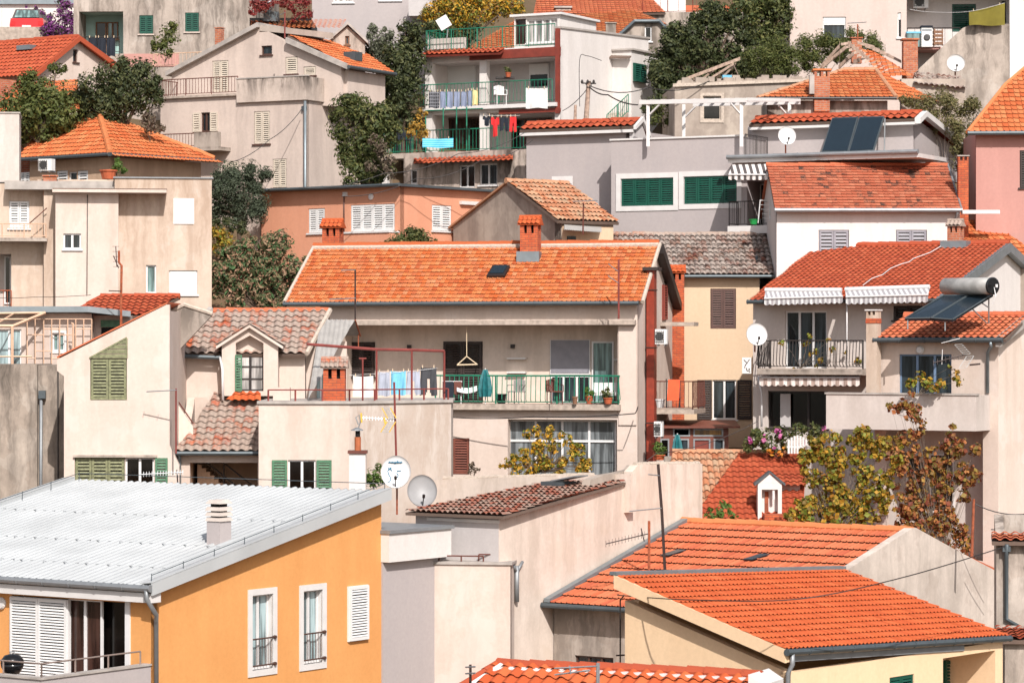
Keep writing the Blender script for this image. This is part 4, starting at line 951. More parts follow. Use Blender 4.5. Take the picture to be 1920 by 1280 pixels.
# porch of corrugated sheet at the back door
v = 3.3; e0, e1 = b.F(597, 625, v - .1), b.F(650, 626, v - .1); k0, k1 = b.F(613, 600, v + .9), b.F(665, 600, v + .9)
me, n = tile_mesh([e0, e1, k1, k0], .16, 9, .035, 0, 'corr'); pr = link_mesh('porch_roof', me, 'corrugated', b.root)
m = MB(); m.prism([k0, k1, b.F(676, 628, v + 1.8), b.F(625, 628, v + 1.8)], (0, 0, -.03)); m.build('rear_sheet', 'corrugated', pr); m = MB(); m.tube([k1 + Vector((.02, 0, 0)), b.F(676, 630, v + 1.7)], .03, 5); m.tube([b.F(672, 626, v + 1.6), b.F(672, 652, v + 1.6)], .02, 5); m.build('porch_frame', 'rust', pr)
b.pbx('back_door', 'glass_pale', 594, 640, 616, 750, 3.5, .06); b.pbx('door_frame', 'white_pvc', 600, 640, 604, 750, 3.45, .049)
b.bx('yard_wall', 'cream_clean', b.F(521, 700, 3.6).x, b.F(650, 700, 3.6).x, 3.6, 3.8, 5, b.F(600, 640, 3.6).z)
H10 = b

# ================================================================ H9 roof terrace block
b = B('terrace_block', 'flat-roofed cream block carrying a roof terrace with green shuttered window', 'house', 655, 1040, 96.3, 0)
b.win(540, 862, 592, 930, 'open', fr='white_pvc', sh='shut_mid_green', n=2, open_w=.5, glass='glass_dark')
u0, z1 = b.F(485, 757).x, b.F(560, 757).z; q = b.hit(846, 748, (0, 2.4, 0), (0, 1, 0))
b.wallp(('v', 0), [(u0, 0), (0, 0), (0, z1), (u0, z1)], 'cream_clean', 'wall', .25, px=False)
m = MB(); m.prism([(0.002, .003, 0), (q.x, 2.4, 0), (q.x, 5.6, 0), (u0, 5.6, 0), (u0, .253, 0), (-.3, .253, 0)], (0, 0, z1 - .003)); m.build('side_wall', 'terrace_wall_shaded', b.root)
m = MB(); m.prism([(u0 - .05, -.07, z1 + .001), (.03, -.07, z1 + .001), (q.x + .06, 2.36, z1 + .001), (q.x + .06, 5.65, z1 + .001), (u0 - .05, 5.65, z1 + .001)], (0, 0, .09)); m.build('terrace_floor', 'stone_cap', b.root)
b.rail([(u0 + .3, .15, z1 + .09), (0, .12, z1 + .09), (q.x - .1, 2.5, z1 + .09)], .36, 'red_oxide', gap=9, posts=1.0, low=.36, r=.016)
b.chimney(606, 647, 667, 752, .7, 'brick', 'hat', 'tile_old', down=.1)
m = MB(); zt = b.F(700, 655, 1.2).z; f = z1 + .09
a, c, d, e = b.F(575, 645, 1.6), b.F(833, 658, 2.6), b.F(706, 655, 2.1), b.F(772, 656, 2.3)
m.tube([a, d, e, c], .05, 6)
for q2 in (d, e, c): m.tube([q2, (q2.x, q2.y, f)], .035, 6)
x = b.F(680, 672, .9); m.tube([(x.x, .9, x.z), (x.x, .9, f)], .03, 6); m.tube([(x.x - .12, .9, x.z), (x.x + .12, .9, x.z)], .03, 6)
m.build('pergola_frame', 'red_oxide', b.root)
m = MB(); x = b.F(512, 735, 1.2); m.box(x.x, x.x + .55, 1.2, 1.6, f, b.F(520, 726, 1.2).z); m.build('parapet_step', 'cream_clean', b.root)
H9 = b

# ================================================================ H11 tall house with worn green shutters
b = B('tall_house', 'tall cream house with peeling yellow-green shutters and raked roofline', 'house', 120, 1060, 96, 0)
V = ('v', 0)
b.win(169, 672, 238, 750, 'shut', fr='shut_old_green', sh='shut_old_green', n=2, sill=False, slat=.1)
b.win(140, 857, 234, 920, 'shut', fr='shut_old_green', sh='shut_old_green', n=3, sill=False, slat=.1)
b.win(235, 857, 289, 918, 'glass', n=2, glass='glass_dark', sill=False)
b.wallp(V, [(120, 1060), (120, 705), (107, 695), (107, 674), (312, 571), (318, 571), (318, 835), (336, 872), (336, 1060)], 'cream_clean')
hq = [b.p2(V, *q) for q in ((168, 671), (238, 671), (238, 634), (168, 671))][:3]
m = MB(b.frame(V))
for i in range(4):
    t0, t1 = i / 4.2, (i + .8) / 4.2
    def lp(t): return hq[0][0] + (hq[1][0] - hq[0][0]) * t, hq[1][1] + (hq[2][1] - hq[1][1]) * t
    x0, z0 = lp(t0); x1, z1 = lp(t1); m.prism([(x0, .0, z0), (hq[1][0], .0, z0), (hq[1][0], .0, z1), (x1, .0, z1)], (0, .03, 0))
m.tube([(hq[0][0], .02, hq[0][1]), (hq[2][0], .02, hq[2][1] + .02)], .035, 4); m.tube([(hq[1][0], .02, hq[1][1]), (hq[2][0], .02, hq[2][1])], .03, 4)
m.build('gable_louvre', 'shut_old_green', b.root)
b.leaves(b.frame(V), b.p2(V, 291, 890)[0], b.p2(V, 315, 890)[0], b.p2(V, 300, 916)[1], b.p2(V, 300, 858)[1], 1, 'shut_mid_green', b.root, .02)
b.pbx('window_hood', 'concrete_light', 137, 853, 294, 857, -.1, .099)
u1 = b.F(318, 700).x; zt = b.F(312, 571).z; zl = b.F(120, 666).z
m = MB(); m.box(.002, .25, .253, 6, 0, zl - .1); m.box(u1 - .25, u1 - .002, .253, 6, 0, zt - .2); m.box(.25, u1 - .25, 5.75, 6, 0, zl); m.build('side_wall', 'cream_clean', b.root)
m = MB(); q0, q1 = b.F(107, 671), b.F(314, 569); m.prism([(q0.x, -.03, q0.z), (q1.x, -.03, q1.z), (q1.x, 6, q1.z), (q0.x, 6, q0.z)], (0, 0, .05)); m.build('roof', 'tile_salmon', b.root)
b.wallp(('v', 3.2), [(300, 700), (300, 590), (345, 572), (398, 590), (326, 666), (320, 700)], 'concrete_light', 'rear_wall', .3)
m = MB(); m.tube([b.F(310, 588, 3.2), b.F(345, 571, 3.2), b.F(398, 588, 3.2)], .07, 6); m.build('coping', 'mortar', b.root)
H11 = b

# ================================================================ H12 concrete retaining wall at left, H15 porch house above it
b = B('retaining_wall', 'stained grey concrete wall at the left edge below the trellised porch', 'wall', 60, 1060, 99.5, 0)
m = MB(); a, c = b.F(-160, 700), b.F(126, 700); zt = b.F(60, 683).z; m.box(a.x, b.F(70, 700).x, 0, 3.2, 0, zt); m.box(b.F(70, 700).x + .02, c.x, .05, 3.2, 0, zt - .02); m.build('wall', 'concrete', b.root)
b.pipe([(b.F(78, 740).x, -.09, b.F(78, 735).z), (b.F(77, 740).x, -.09, 0)], .055, 'grey_metal'); b.pbx('hopper', 'zinc_dark', 72, 732, 85, 747, -.2, .19)
b.pipe([(b.F(109, 690).x, -.02, b.F(109, 690).z), (b.F(109, 690).x, -.02, b.F(109, 915).z), (b.F(70, 945).x, -.06, b.F(70, 940).z), (b.F(10, 985).x, -.06, b.F(10, 985).z)], .022, 'cable', 'conduit')
b = B('porch_house', 'low beige house with blue-grey roof edge behind peach metal trellis', 'house', 165, 1000, 103.5, 0)
zt = b.F(100, 588).z; u0, u1 = b.F(-160, 600).x, b.F(172, 600).x
b.win(-30, 617, 40, 690, 'glass', n=3, glass='glass_pale'); b.win(98, 624, 121, 658, 'glass', n=2, glass='glass_teal', surround='white_paint', sur_w=.08)
b.body(u0, u1, 0, [(0, zt), (5, zt)], 'beige_wall')
b.slab([b.F(-160, 575, -.5), b.F(165, 574, -.5), b.F(245, 583, -.2), b.F(245, 583, 2), b.F(-160, 575, 3)], (0, 0, -.2), 'roof', 'zinc')
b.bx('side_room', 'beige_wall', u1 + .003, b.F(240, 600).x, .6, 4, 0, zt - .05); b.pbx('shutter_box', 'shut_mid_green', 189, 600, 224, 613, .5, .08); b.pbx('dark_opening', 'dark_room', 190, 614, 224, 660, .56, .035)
m = MB(); z0, z1 = b.F(100, 690, -.3).z, b.F(100, 598, -.3).z
xs = [b.F(x, 640, -.3).x for x in (51, 66, 82, 97, 112, 127, 142, 157, 172)]
for i, x in enumerate(xs):
    m.tube([(x, -.3, z0), (x, -.3, z1)], .022, 5)
    if i < len(xs) - 1:
        for k in range(2): zz = z0 + (z1 - z0) * ((.2, .68, .35, .8)[(i + k * 1) % 4]); m.tube([(x, -.3, zz), (xs[i + 1], -.3, zz)], .02, 5)
m.tube([(xs[0], -.3, z1), (xs[-1], -.3, z1)], .018, 5); m.build('trellis', 'peach_iron', b.root)
m = MB(); z = b.F(20, 609, -1.6).z; q = b.F(84, 586, -.5)
m.tube([b.F(-40, 611, -1.6), b.F(24, 611, -1.6), q], .06, 5); m.tube([b.F(-40, 588, -.5), q], .04, 5); m.tube([b.F(-40, 599, -1.1), b.F(55, 598, -1.1)], .03, 5); m.tube([b.F(-10, 609, -1.6), b.F(25, 588, -.5)], .03, 5)
m.tube([b.F(23, 611, -1.6), b.F(23, 700, -1.6)], .05, 6); m.tube([b.F(-40, 668, -1.6), b.F(60, 668, -1.6)], .03, 5); m.tube([b.F(134, 606, -.9), b.F(137, 606, -.9), b.F(138, 700, -.9)], .04, 6); m.build('awning_frame', 'peach_iron', b.root)
pts = [b.F(130, 592, 1.2), b.F(265, 592, 1.2), b.F(338, 556, 3.2), b.F(190, 556, 3.2)]; zz = (pts[0].z + pts[1].z) / 2
me, n = tile_mesh(pts, .24, .33, .055, .04, 'wave', .004); r = link_mesh('tiled_roof', me, 'tile_red', b.root); MB().prism([q - n * .012 for q in pts], -n * .1).build('eaves_board', 'roof_under', r)
b.ridge(pts[3], pts[2], 'tile_red', r, .12); b.ridge(pts[0], pts[3], 'tile_red', r, .1)

# ================================================================ H13 cream flat-roofed block at left
b = B('flat_roofed_house', 'big cream flat-roofed house with white roller blinds at the left edge', 'house', 397, 800, 110, 7)
zt = b.F(350, 335).z; u0 = b.F(215, 400).x; zb = b.F(350, 700).z
b.win(325, 372, 364, 420, 'roller', sh='shut_white', drop=1.0, surround=None, sill=False, rec=.06); b.win(317, 507, 370, 552, 'roller', sh='shut_white', drop=1.0)
b.win(274, 497, 293, 550, 'glass', n=1, glass='glass_teal')
b.body(u0, 0, 0, [(0, zt), (6, zt)], 'cream_warm'); b.bx('roof_edge', 'grey_metal', u0 - .05, .06, -.06, 6, zt + .002, zt + .05)
V = ('v', -.5); b.holes = []; b.win(119, 438, 152, 467, 'glass', V, n=2, sill='white_pvc')
ua, ub = b.F(104, 450, -.5).x, b.F(302, 450, -.5).x; z1 = b.F(200, 362, -.5).z
m = MB(); m.wall([(ua, 0), (b.F(222, 450, -.5).x, 0), (b.F(222, 450, -.5).x, z1), (ua, z1)], [h for _, h in b.holes], b.frame(V), .25); m.box(ua, ua + .2, -.249, 4, 0, z1); m.box(b.F(222, 450, -.5).x - .2, b.F(222, 450, -.5).x, -.249, -.003, 0, z1)
m.build('bay_wall', 'cream_clean', b.root); b.bx('canopy', 'cream_clean', ua - .1, ub + .2, -.95, -.003, z1 + .002, z1 + .11); b.bx('canopy_cover', 'roof_under', ua - .1, ub + .22, -.9, .6, z1 + .112, z1 + .15)
V = ('v', 1.0); b.holes = []; b.win(17, 377, 55, 428, 'shut', V, 'white_pvc', 'shut_white'); recess(b, -60, 476, 21, 640, 1.2, 'offwhite_wall', V)
zl = b.F(50, 343, 1.0).z; b.wallp(V, [(-160, 800), (106, 800), (106, 343), (-160, 346)], 'cream_warm', 'side_wall'); b.bx('roof_slab', 'stone_cap', b.F(-160, 400, 1).x, ua, .95, 6, zl + .01, zl + .06)
b.bx('flat_roof', 'stone_cap', u0 - 4, u0, .3, 6, z1 + .16, zt - .1)
b.chimney(81, 106, 328, 352, .6, 'brick_old', 'pot', 'brick_old', down=.3); b.pbx('pilaster', 'cream_warm', 82, 351, 106, 800, .55, .449)
z = b.F(40, 446, .0).z; b.bx('balcony_slab', 'concrete_light', b.F(-160, 446, 0).x, b.F(88, 446, 0).x, .0, .998, z - .12, z)
b.rail([(b.F(-160, 446, 0).x, .05, z), (b.F(86, 446, 0).x, .05, z)], .52, 'peach_iron', gap=.13, posts=.8)
b.pipe([b.F(54, 420, .3), b.F(88, 390, .3)], .02, 'iron_brown', 'handrail')
b.win(8, 480, 21, 570, 'glass', ('v', 2.19), n=1, hole=False, sill=False, glass='glass_dark'); b.rail([(b.F(-60, 580, .9).x, .9, b.F(0, 580, .9).z), (b.F(21, 580, .9).x, .9, b.F(0, 580, .9).z)], .7, 'rust', gap=.14)
b.pipe([b.F(164, 365, -.56), b.F(163, 552, -.56)], .014, 'cable', 'conduit')
b.bx('parapet', 'cream_warm', b.F(70, 350, 1.1).x, u0 + 3.2, 1.1, 1.3, z1, zt)
H13 = b

# ================================================================ H22 peach house
b = B('peach_house', 'peach orange single-storey house with white louvred windows', 'house', 750, 720, 118, -38)
Gp = ('u', 0, 1); u0 = b.F(490, 400).x; zt = (b.F(750, 350).z); v1 = b.S(932, 352, 0).y
b.win(578, 391, 609, 437, 'shut', fr='white_pvc', sh='shut_white', n=2); b.win(657, 383, 740, 434, 'shut', fr='white_pvc', sh='shut_white', n=4)
b.win(810, 385, 847, 433, 'shut', Gp, 'white_pvc', 'shut_white', n=2)
b.body(u0, 0, 0, [(0, zt), (v1, zt)], 'peach_wall')
m = MB(); m.box(u0 - .3, .3, -.35, v1 + .3, zt + .002, zt + .1); m.build('roof', 'zinc_dark', b.root); b.gutter((u0 - .3, -.36, zt + .1), (.3, -.36, zt + .1), 'zinc_dark', .06)
u2 = b.F(636, 437, -.6).x; zz = b.F(690, 437, -.6).z; b.bx('bay_base', 'peach_wall', u2, -.06, -.6, -.003, 0, zz); b.bx('bay_sill', 'white_paint', u2 - .04, -.02, -.65, -.003, zz + .002, zz + .07)
b.pipe([b.F(645, 367, -.04), b.F(645, 434, -.04)], .025, 'shut_brown', 'conduit'); b.pbx('meter_box', 'white_paint', 642, 360, 649, 368, -.1, .097)
q = b.F(697, 369); MB(b.frame(('v', 0))).lathe([(.11, 0), (.13, .06), (.08, .12)], (q.x, 0, q.z), 12, (0, 1, 0)).build('wall_lamp', 'white_paint', b.root)
a, c = b.S(863, 380, .05), b.S(897, 380, .05); b.bx('awning_box', 'white_paint', .003, .14, a.y, c.y, a.z - .07, a.z + .07)
b.pbx('side_wing', 'beige_wall', 468, 385, 489, 470, .3, 1.2)

# ================================================================ H23 stone barn
b = B('stone_barn', 'rough stone gabled barn with sun-bleached pale tiles', 'barn', 1052, 860, 114.2, 35)
Aq = b.F(1046, 421, -.22); Bq = b.F(1161, 417, -.22); Aq.z = Bq.z; Cq = b.S(949, 339, -.12); pl = b.plane3(Aq, Bq, Cq)
vb = b.S(850, 425, 0).y; zbk = b.S(850, 425, 0).z
b.body(0, b.F(1150, 440).x, 0, [(0, zat(pl, 0, 0) - .1), (Cq.y, Cq.z - .08), (vb, zbk)], 'rubble', t=.4)
r, p, n = b.roof(pl, None, 'bar2', 'tile_pale', pts=[Aq, Bq, b.hit(1066, 344, *pl), Cq])
R3 = Vector((p[2].x, Cq.y, Cq.z)); b.slab([Cq, R3, Vector((R3.x, vb + .2, zbk)), Vector((Cq.x, vb + .2, zbk))], (0, 0, -.08), 'rear_slope', 'tile_pale', r)
b.ridge(Cq, p[2], 'tile_pale', r, .11); b.pbx('front_render', 'butter_wall', 1055, 424, 1150, 470, -.06, .055)
me, n = tile_mesh([b.F(1058, 431, -1.0), b.F(1128, 436, -1.0), b.F(1128, 424, -.07), b.F(1058, 422, -.07)], .1, 3, .02, 0, 'corr'); link_mesh('lean_to_roof', me, 'corrugated', b.root)
b.pbx('window', 'glass', 1064, 443, 1080, 470, -.1, .035)

# ================================================================ H24 grey villa
b = B('grey_villa', 'pale grey villa with green shutters, red roof strips and a striped awning', 'house', 1455, 720, 117, -27)
zt = b.F(1270, 260).z; u0 = b.F(1146, 300).x; u1 = b.F(1470, 300).x; zc = b.F(1420, 306).z
b.win(1164, 334, 1263, 386, 'shut', fr='shut_green', sh='shut_green', n=4, surround='white_paint', sur_w=.2); b.win(1282, 330, 1382, 382, 'shut', fr='shut_green', sh='shut_green', n=4, surround='white_paint', sur_w=.2)
recess(b, 1401, 338, 1452, 424, 1.4, 'grey_wall'); um = b.F(1391, 300).x
m = MB(); m.wall([(u0, 0), (u1, 0), (u1, zc), (um, zc), (um, zt), (u0, zt)], [h for _, h in b.holes], b.frame(('v', 0)), .25); m.box(u0, u0 + .25, .253, 6, 0, zt); m.box(um - .25, um, .253, 6, zc - .3, zt); m.box(um + .003, u1, .253, 3, zc - .25, zc - .003); m.box(u0 + .25, um - .25, .253, 6, zc - .3, zc - .05)
m.build('wall', 'grey_wall', b.root); b.bx('coping', 'white_paint', u0 - .05, um + .05, -.06, .3, zt + .002, zt + .07)
b.win(1404, 345, 1448, 424, 'glass', ('v', 1.39), n=2, hole=False, sill=False, glass='glass_dark', name='balcony_door')
# upper storey set back, red roof and right gable
V = ('v', 2.6); ur = b.F(1712, 260, 2.6).x; ul = b.F(1402, 260, 2.6).x
Aq, Bq = b.F(1404, 234, 2.2), b.F(1716, 222, 2.2); Aq.z = Bq.z = (Aq.z + Bq.z) / 2; Gp = ('u', ur, 1)
vx = b.S(1808, 290, ur).y; zx = b.S(1808, 290, ur).z
b.body(ul, ur, zc - .5, [(2.6, Aq.z - .06), (2.9, Aq.z + .08), (vx, zx)], 'grey_wall', name='upper_wall')
zr = b.F(1560, 216, 3.1).z
r, p, n = b.roof(None, None, 'big', 'tile_red', pts=[Aq, Bq, Vector((Bq.x, 3.0, zr)), Vector((Aq.x, 3.0, zr))])
b.slab([(Aq.x, 3.0, zr), (Bq.x, 3.0, zr), (Bq.x, vx + .3, zx + .12), (Aq.x, vx + .3, zx + .12)], (0, 0, -.08), 'rear_slope', 'tile_red', r); b.ridge((Aq.x, 3.0, zr), (Bq.x, 3.0, zr), 'tile_red', r, .1)
MB().box(Aq.x, Bq.x, 2.2, 2.595, Aq.z - .22, Aq.z - .12).build('fascia', 'white_paint', b.root)
m = MB(); m.prism([(Bq.x - .02, 2.2, Aq.z - .2), (Bq.x - .02, 3.0, zr - .2), (Bq.x - .02, vx + .3, zx - .1), (Bq.x - .02, vx + .3, zx + .14), (Bq.x - .02, 3.0, zr + .02), (Bq.x - .02, 2.2, Aq.z + .03)], (.24, 0, 0)); m.build('verge_board', 'white_paint', b.root)
a, c = b.F(1365, 300, -.7), b.F(1708, 300, -.7); b.bx('canopy', 'white_paint', a.x, c.x + .3, -.7, 2.58, zc + .003, zc + .16); b.gutter((a.x, -.72, zc + .26), (c.x + .3, -.72, zc + .26), 'grey_metal', .08)
# left wing
V = 1.4; Al, Bl = b.F(974, 243, V - .35), b.F(1186, 238, V - .35); Al.z = Bl.z = (Al.z + Bl.z) / 2; zl = Al.z - .08; uw = b.F(987, 300, V).x
b.bx('wing_wall', 'grey_wall', uw, u0 - .003, V, 7, 0, zl); zr = b.F(1080, 228, V + .45).z
r, p, n = b.roof(None, None, 'big', 'tile_red', pts=[Al, Bl, Vector((Bl.x, V + .45, zr)), Vector((Al.x, V + .45, zr))], name='wing_roof'); b.ridge((Al.x, V + .45, zr), (Bl.x, V + .45, zr), 'tile_red', r, .1)
MB().box(Al.x, Bl.x, V - .34, V - .003, Al.z - .24, Al.z - .12).build('fascia', 'white_paint', b.root)
vx = b.S(1211, 255, Bl.x).y; zx = b.S(1211, 255, Bl.x).z; m = MB(); m.prism([(Bl.x, V - .2, zl), (Bl.x, V + .45, zr - .02), (Bl.x, vx, zx), (Bl.x, vx, zx - .8), (Bl.x, V - .2, zx - .8)], (-.2, 0, 0)); m.build('wing_gable', 'pale_grey', b.root); m = MB(); m.prism([(Bl.x + .02, V - .3, zl - .05), (Bl.x + .02, V + .45, zr - .1), (Bl.x + .02, vx + .2, zx - .06), (Bl.x + .02, vx + .2, zx + .1), (Bl.x + .02, V + .45, zr + .1), (Bl.x + .02, V - .3, zl + .1)], (.12, 0, 0)); m.build('wing_verge', 'white_paint', b.root)
b.slab([(Al.x, V + .46, zr - .02), (Bl.x, V + .46, zr - .02), (Bl.x, vx + .2, zx + .08), (Al.x, vx + .2, zx + .08)], (0, 0, -.08), 'rear_slope', 'tile_red', r)
b.win(1046, 340, 1068, 360, 'shut', ('v', V), 'shut_green', 'shut_green', n=2, hole=False, surround='white_paint', sur_w=.2)
# balcony
z = b.F(1420, 423, -.9).z; a, c = b.F(1366, 423, -.9).x, b.F(1462, 423, -.9).x; b.bx('balcony_slab', 'white_paint', a, c, -1.0, -.003, z - .3, z); b.rail([(a + .05, -.05, z), (a + .05, -.95, z), (c, -.95, z)], .95, 'iron', gap=.16, r=.01)
b.rail([(um + .1, .1, zc + .16), (um + .1, 2.4, zc + .16)], 1.0, 'iron', gap=.14)
H24 = b

# ================================================================ H25 white house with mottled roof
b = B('mottled_roof_house', 'white house under a mottled red and black weathered plain roof', 'house', 1800, 900, 112, 0)
Aq, Bq, Cq = b.F(1453, 393, -.35), b.F(1803, 392, -.35), b.F(1798, 309, 3.2); Aq.z = Bq.z; pl = b.plane3(Aq, Bq, Cq); zt = zat(pl, 0, 0) - .12; u0 = b.F(1456, 450).x
b.win(1535, 431, 1592, 480, 'shut', fr='shut_grey', sh='shut_grey', n=2, slat=.12); b.win(1680, 431, 1738, 480, 'shut', fr='shut_grey', sh='shut_grey', n=2, slat=.12)
b.body(u0, 0, 0, [(0, zt), (3.2, Cq.z - .12), (6.4, zt)], 'white_wall')
P4 = [Aq, Bq, Vector((Bq.x, Cq.y, Cq.z)), Vector((Aq.x, Cq.y, Cq.z))]; r, p, n = b.roof(pl, None, 'small', 'tile_moss', pts=P4); b.gutter(Aq, Bq, 'grey_metal', .075); b.ridge(P4[3], P4[2], 'tile_salmon', r, .09)
b.slab([P4[3], P4[2], Vector((Bq.x, 6.8, Aq.z)), Vector((Aq.x, 6.8, Aq.z))], (0, 0, -.1), 'rear_slope', 'tile_moss', r); m = MB(); m.tube([Bq, P4[2]], .05, 6); m.build('verge_trim', 'grey_metal', r)
b.chimney(1797, 1816, 291, 395, .4, 'brick', 'slab', 'stone_cap', down=2); b.pipe([(-.15, -.4, Aq.z - .1), (-.15, -.03, Aq.z - .35), (-.15, -.03, 0)], .05, 'grey_metal')
b.bx('cornice', 'white_paint', -.0 + .01, 1.4, -.6, -.2, b.F(1830, 402).z, b.F(1830, 395).z)

# ================================================================ H26 pink house, tile strip behind H17
b = B('pink_house', 'dusty pink house cut by the right edge under a steep orange roof', 'house', 1830, 900, 113, -4)
Aq, Bq = b.F(1815, 249, -.4), b.F(2030, 247, -.4); Aq.z = Bq.z; Cq = b.F(1900, 145, 3.6); pl = b.plane3(Aq, Bq, Cq)
b.win(1912, 282, 1950, 352, 'shut', fr='shut_dark', sh='shut_dark', n=2); b.body(0, b.F(2030, 300).x, 0, [(0, zat(pl, 0, 0) - .1), (6, zat(pl, 0, 0) - .1)], 'pink_wall')
pp = [Aq, Bq, b.hit(2030, 100, *pl), b.hit(1950, 104, *pl), b.hit(1885, 160, *pl)]
r, p, n = b.roof(pl, None, 'flat', 'tile_orange', pts=pp); b.gutter(Aq, Bq, 'zinc_dark', .08); m = MB(); m.tube([pp[0], pp[4], pp[3]], .1, 6); m.build('hip_tile', 'tile_orange', r); b.slab([pp[3], pp[2], pp[2] + Vector((0, 4, -3)), pp[3] + Vector((0, 4, -3))], (0, 0, -.1), 'rear_slope', 'tile_orange', r)
b = B('orange_roofed_house', 'orange tiled roof sloping down behind the red roofed white house', 'house', 1860, 900, 111, 0)
pp = [b.F(1800, 480, 0), b.F(1960, 490, 0), b.F(1960, 478, .4), b.F(1866, 420, 3), b.F(1812, 410, 3)]; pl = b.plane3(pp[0], pp[1], pp[4])
pp = [b.hit(x, y, *pl) for x, y in ((1800, 490), (1960, 490), (1960, 486), (1868, 424), (1812, 411))]; r, p, n = b.roof(pl, None, 'flat', 'tile_orange', pts=pp); b.bx('wall', 'rubble', pp[0].x + .1, pp[1].x - .3, .2, 3, 0, pp[0].z - .1)

# ================================================================ H27 white house with red beams and green railings
b = B('red_beam_house', 'white flat-roofed house with dark red beams, green railings and two loggias', 'house', 1050, 560, 128, -28)
Gp = ('u', 0, 1); u0 = b.F(797, 150).x; zt = b.F(1050, 53).z; zd = b.F(960, 90).z; vE = b.S(1216, 100, 0).y
recess(b, 800, 114, 1044, 197, 1.7, 'pale_grey', floor='slab_conc'); K1 = ('v', 1.69)
recess(b, 803, 211, 1044, 290, 1.7, 'pale_grey', name='lower_loggia', floor='slab_conc')
zs = b.S(1200, 70, 0).z
b.body(u0, 0, 0, [(0, zd), (vE, zd)], 'white_wall', right=[(.003, 0), (vE, 0), (vE, zs), (.003, zt)])
b.win(838, 122, 893, 195, 'roller', K1, 'white_pvc', 'shut_white', drop=1, hole=False, sill=False, name='rolling_door'); b.win(993, 120, 1030, 165, 'roller', K1, 'white_pvc', 'shut_white', drop=.45, hole=False, glass='glass_dark')
b.win(812, 222, 900, 288, 'glass', K1, 'frame_brown', n=4, hole=False, sill=False, glass='glass_brown', name='glazed_front'); b.win(960, 222, 1035, 288, 'glass', K1, 'frame_brown', n=3, hole=False, sill=False, glass='glass_dark', name='glazed_front')
b.pbx('red_beam', 'red_paint', 880, 92, 1049, 109, -.14, .137); b.pbx('red_beam', 'red_paint', 935, 204.5, 1049, 212, -.14, .137); b.bx('red_post', 'red_paint', -.16, .02, -.15, -.003, b.F(1048, 213).z, zt - .02)
b.pbx('balcony_slab', 'white_paint', 792, 197, 1042, 204, -.3, .297)
for x in (797, 899): b.pbx('pillar', 'white_wall', x, 114, x + 13, 196, -.04, .3); b.pbx('pillar', 'white_wall', x, 212, x + 13, 290, -.04, .3)
z = b.F(900, 197).z; b.rail([(u0 - .1, -.25, z), (-.25, -.25, z)], .95, 'green_iron', gap=.17, r=.01); z = zd; b.rail([(u0, .1, z), (-.3, .1, z)], .95, 'green_iron', gap=.17, r=.01); b.rail([(u0 + .05, .1, z), (u0 + .05, 5, z)], .95, 'green_iron', gap=.17, r=.01)
pts = [b.F(790, 104, -.7), b.F(938, 99, -.7), b.F(946, 91, .0), b.F(800, 96, .0)]; me, n = tile_mesh(pts, .24, .3, .05, .04, 'wave', .006); r = link_mesh('tile_canopy', me, 'tile_red', b.root); MB().prism([q - n * .01 for q in pts], -n * .08).build('canopy_board', 'red_paint', r)
b.pbx('deck_wall', 'offwhite_wall', 800, 72, 870, 92, .6, .2)
m = MB(); q0, q1 = b.S(1050, 50, .04), b.S(1217, 68, .04); m.prism([(-.3, 0, zt), (.06, 0, zt), (.06, vE + .1, zs), (-.3, vE + .1, zs)], (0, 0, .08)); m.build('coping', 'stone_cap', b.root); b.bx('flat_roof', 'stone_cap', u0 + .1, -.3, .3, vE, zd - .2, zd - .02)
# penthouse
V = ('v', 2.5); b.holes = []; b.win(988, 36, 1045, 80, 'glass', V, n=4, glass='curtain'); b.win(966, 36, 986, 84, 'glass', V, 'frame_brown', n=1, glass='glass_brown', sill=False, name='roof_door')
uA, uB = b.F(964, 60, 2.5).x, b.F(1050, 60, 2.5).x; zp = b.F(1010, 30, 2.5).z; vq = b.S(1118, 60, uB).y; m = MB(); m.wall([(uA, zd), (uB, zd), (uB, zp), (uA, zp)], [h for _, h in b.holes], b.frame(V), .2); m.box(uB - .2, uB - .003, 2.703, vq, zd, zp); m.box(uA, uA + .2, 2.703, vq, zd, zp); m.build('penthouse', 'white_wall', b.root); b.bx('penthouse_roof', 'white_paint', uA - .15, uB + .15, 2.35, vq + .1, zp + .002, zp + .1)
# side porch tower
v1, v2 = b.S(1152, 150, 0).y, b.S(1216, 150, 0).y; vm = b.S(1182, 150, .9).y; z1 = b.S(1190, 96, .9).z; z0 = b.S(1190, 250, .9).z
b.bx('porch_tower', 'white_wall', .004, .95, vm, v2 + .4, z0 - 3, z1); b.bx('tower_cap', 'stone_cap', .004, 1.05, vm - .1, v2 + .5, z1 + .002, z1 + .08)
b.win(1187, 120, 1209, 152, 'shut', ('u', .96, 1), 'shut_green', 'shut_green', n=2, hole=False); a, c = b.S(1152, 160, .02), b.S(1179, 160, .02)
b.bx('porch_door', 'frame_brown', .004, .05, a.y, c.y, b.S(1165, 205, .02).z, b.S(1165, 110, .02).z); b.slab([(.01, a.y - .5, z1 - .35), (1.0, a.y - .5, z1 - .42), (1.0, vm - .12, z1 - .32), (.01, vm - .12, z1 - .25)], (0, 0, .06), 'porch_canopy', 'roof_under')
q0, q1 = b.S(1138, 222, .9), b.S(1178, 196, .9); q0.z = q1.z - 1.4; b.slab([(.01, q0.y, q0.z - 2), (.01, q1.y, q1.z - 2), (.01, q1.y, q1.z - .35), (.01, q0.y, q0.z)], (.9, 0, 0), 'porch_stair', 'slab_conc'); b.rail([(.9, q0.y, q0.z), (.9, q1.y, q1.z - .35)], .8, 'green_iron', gap=.2)
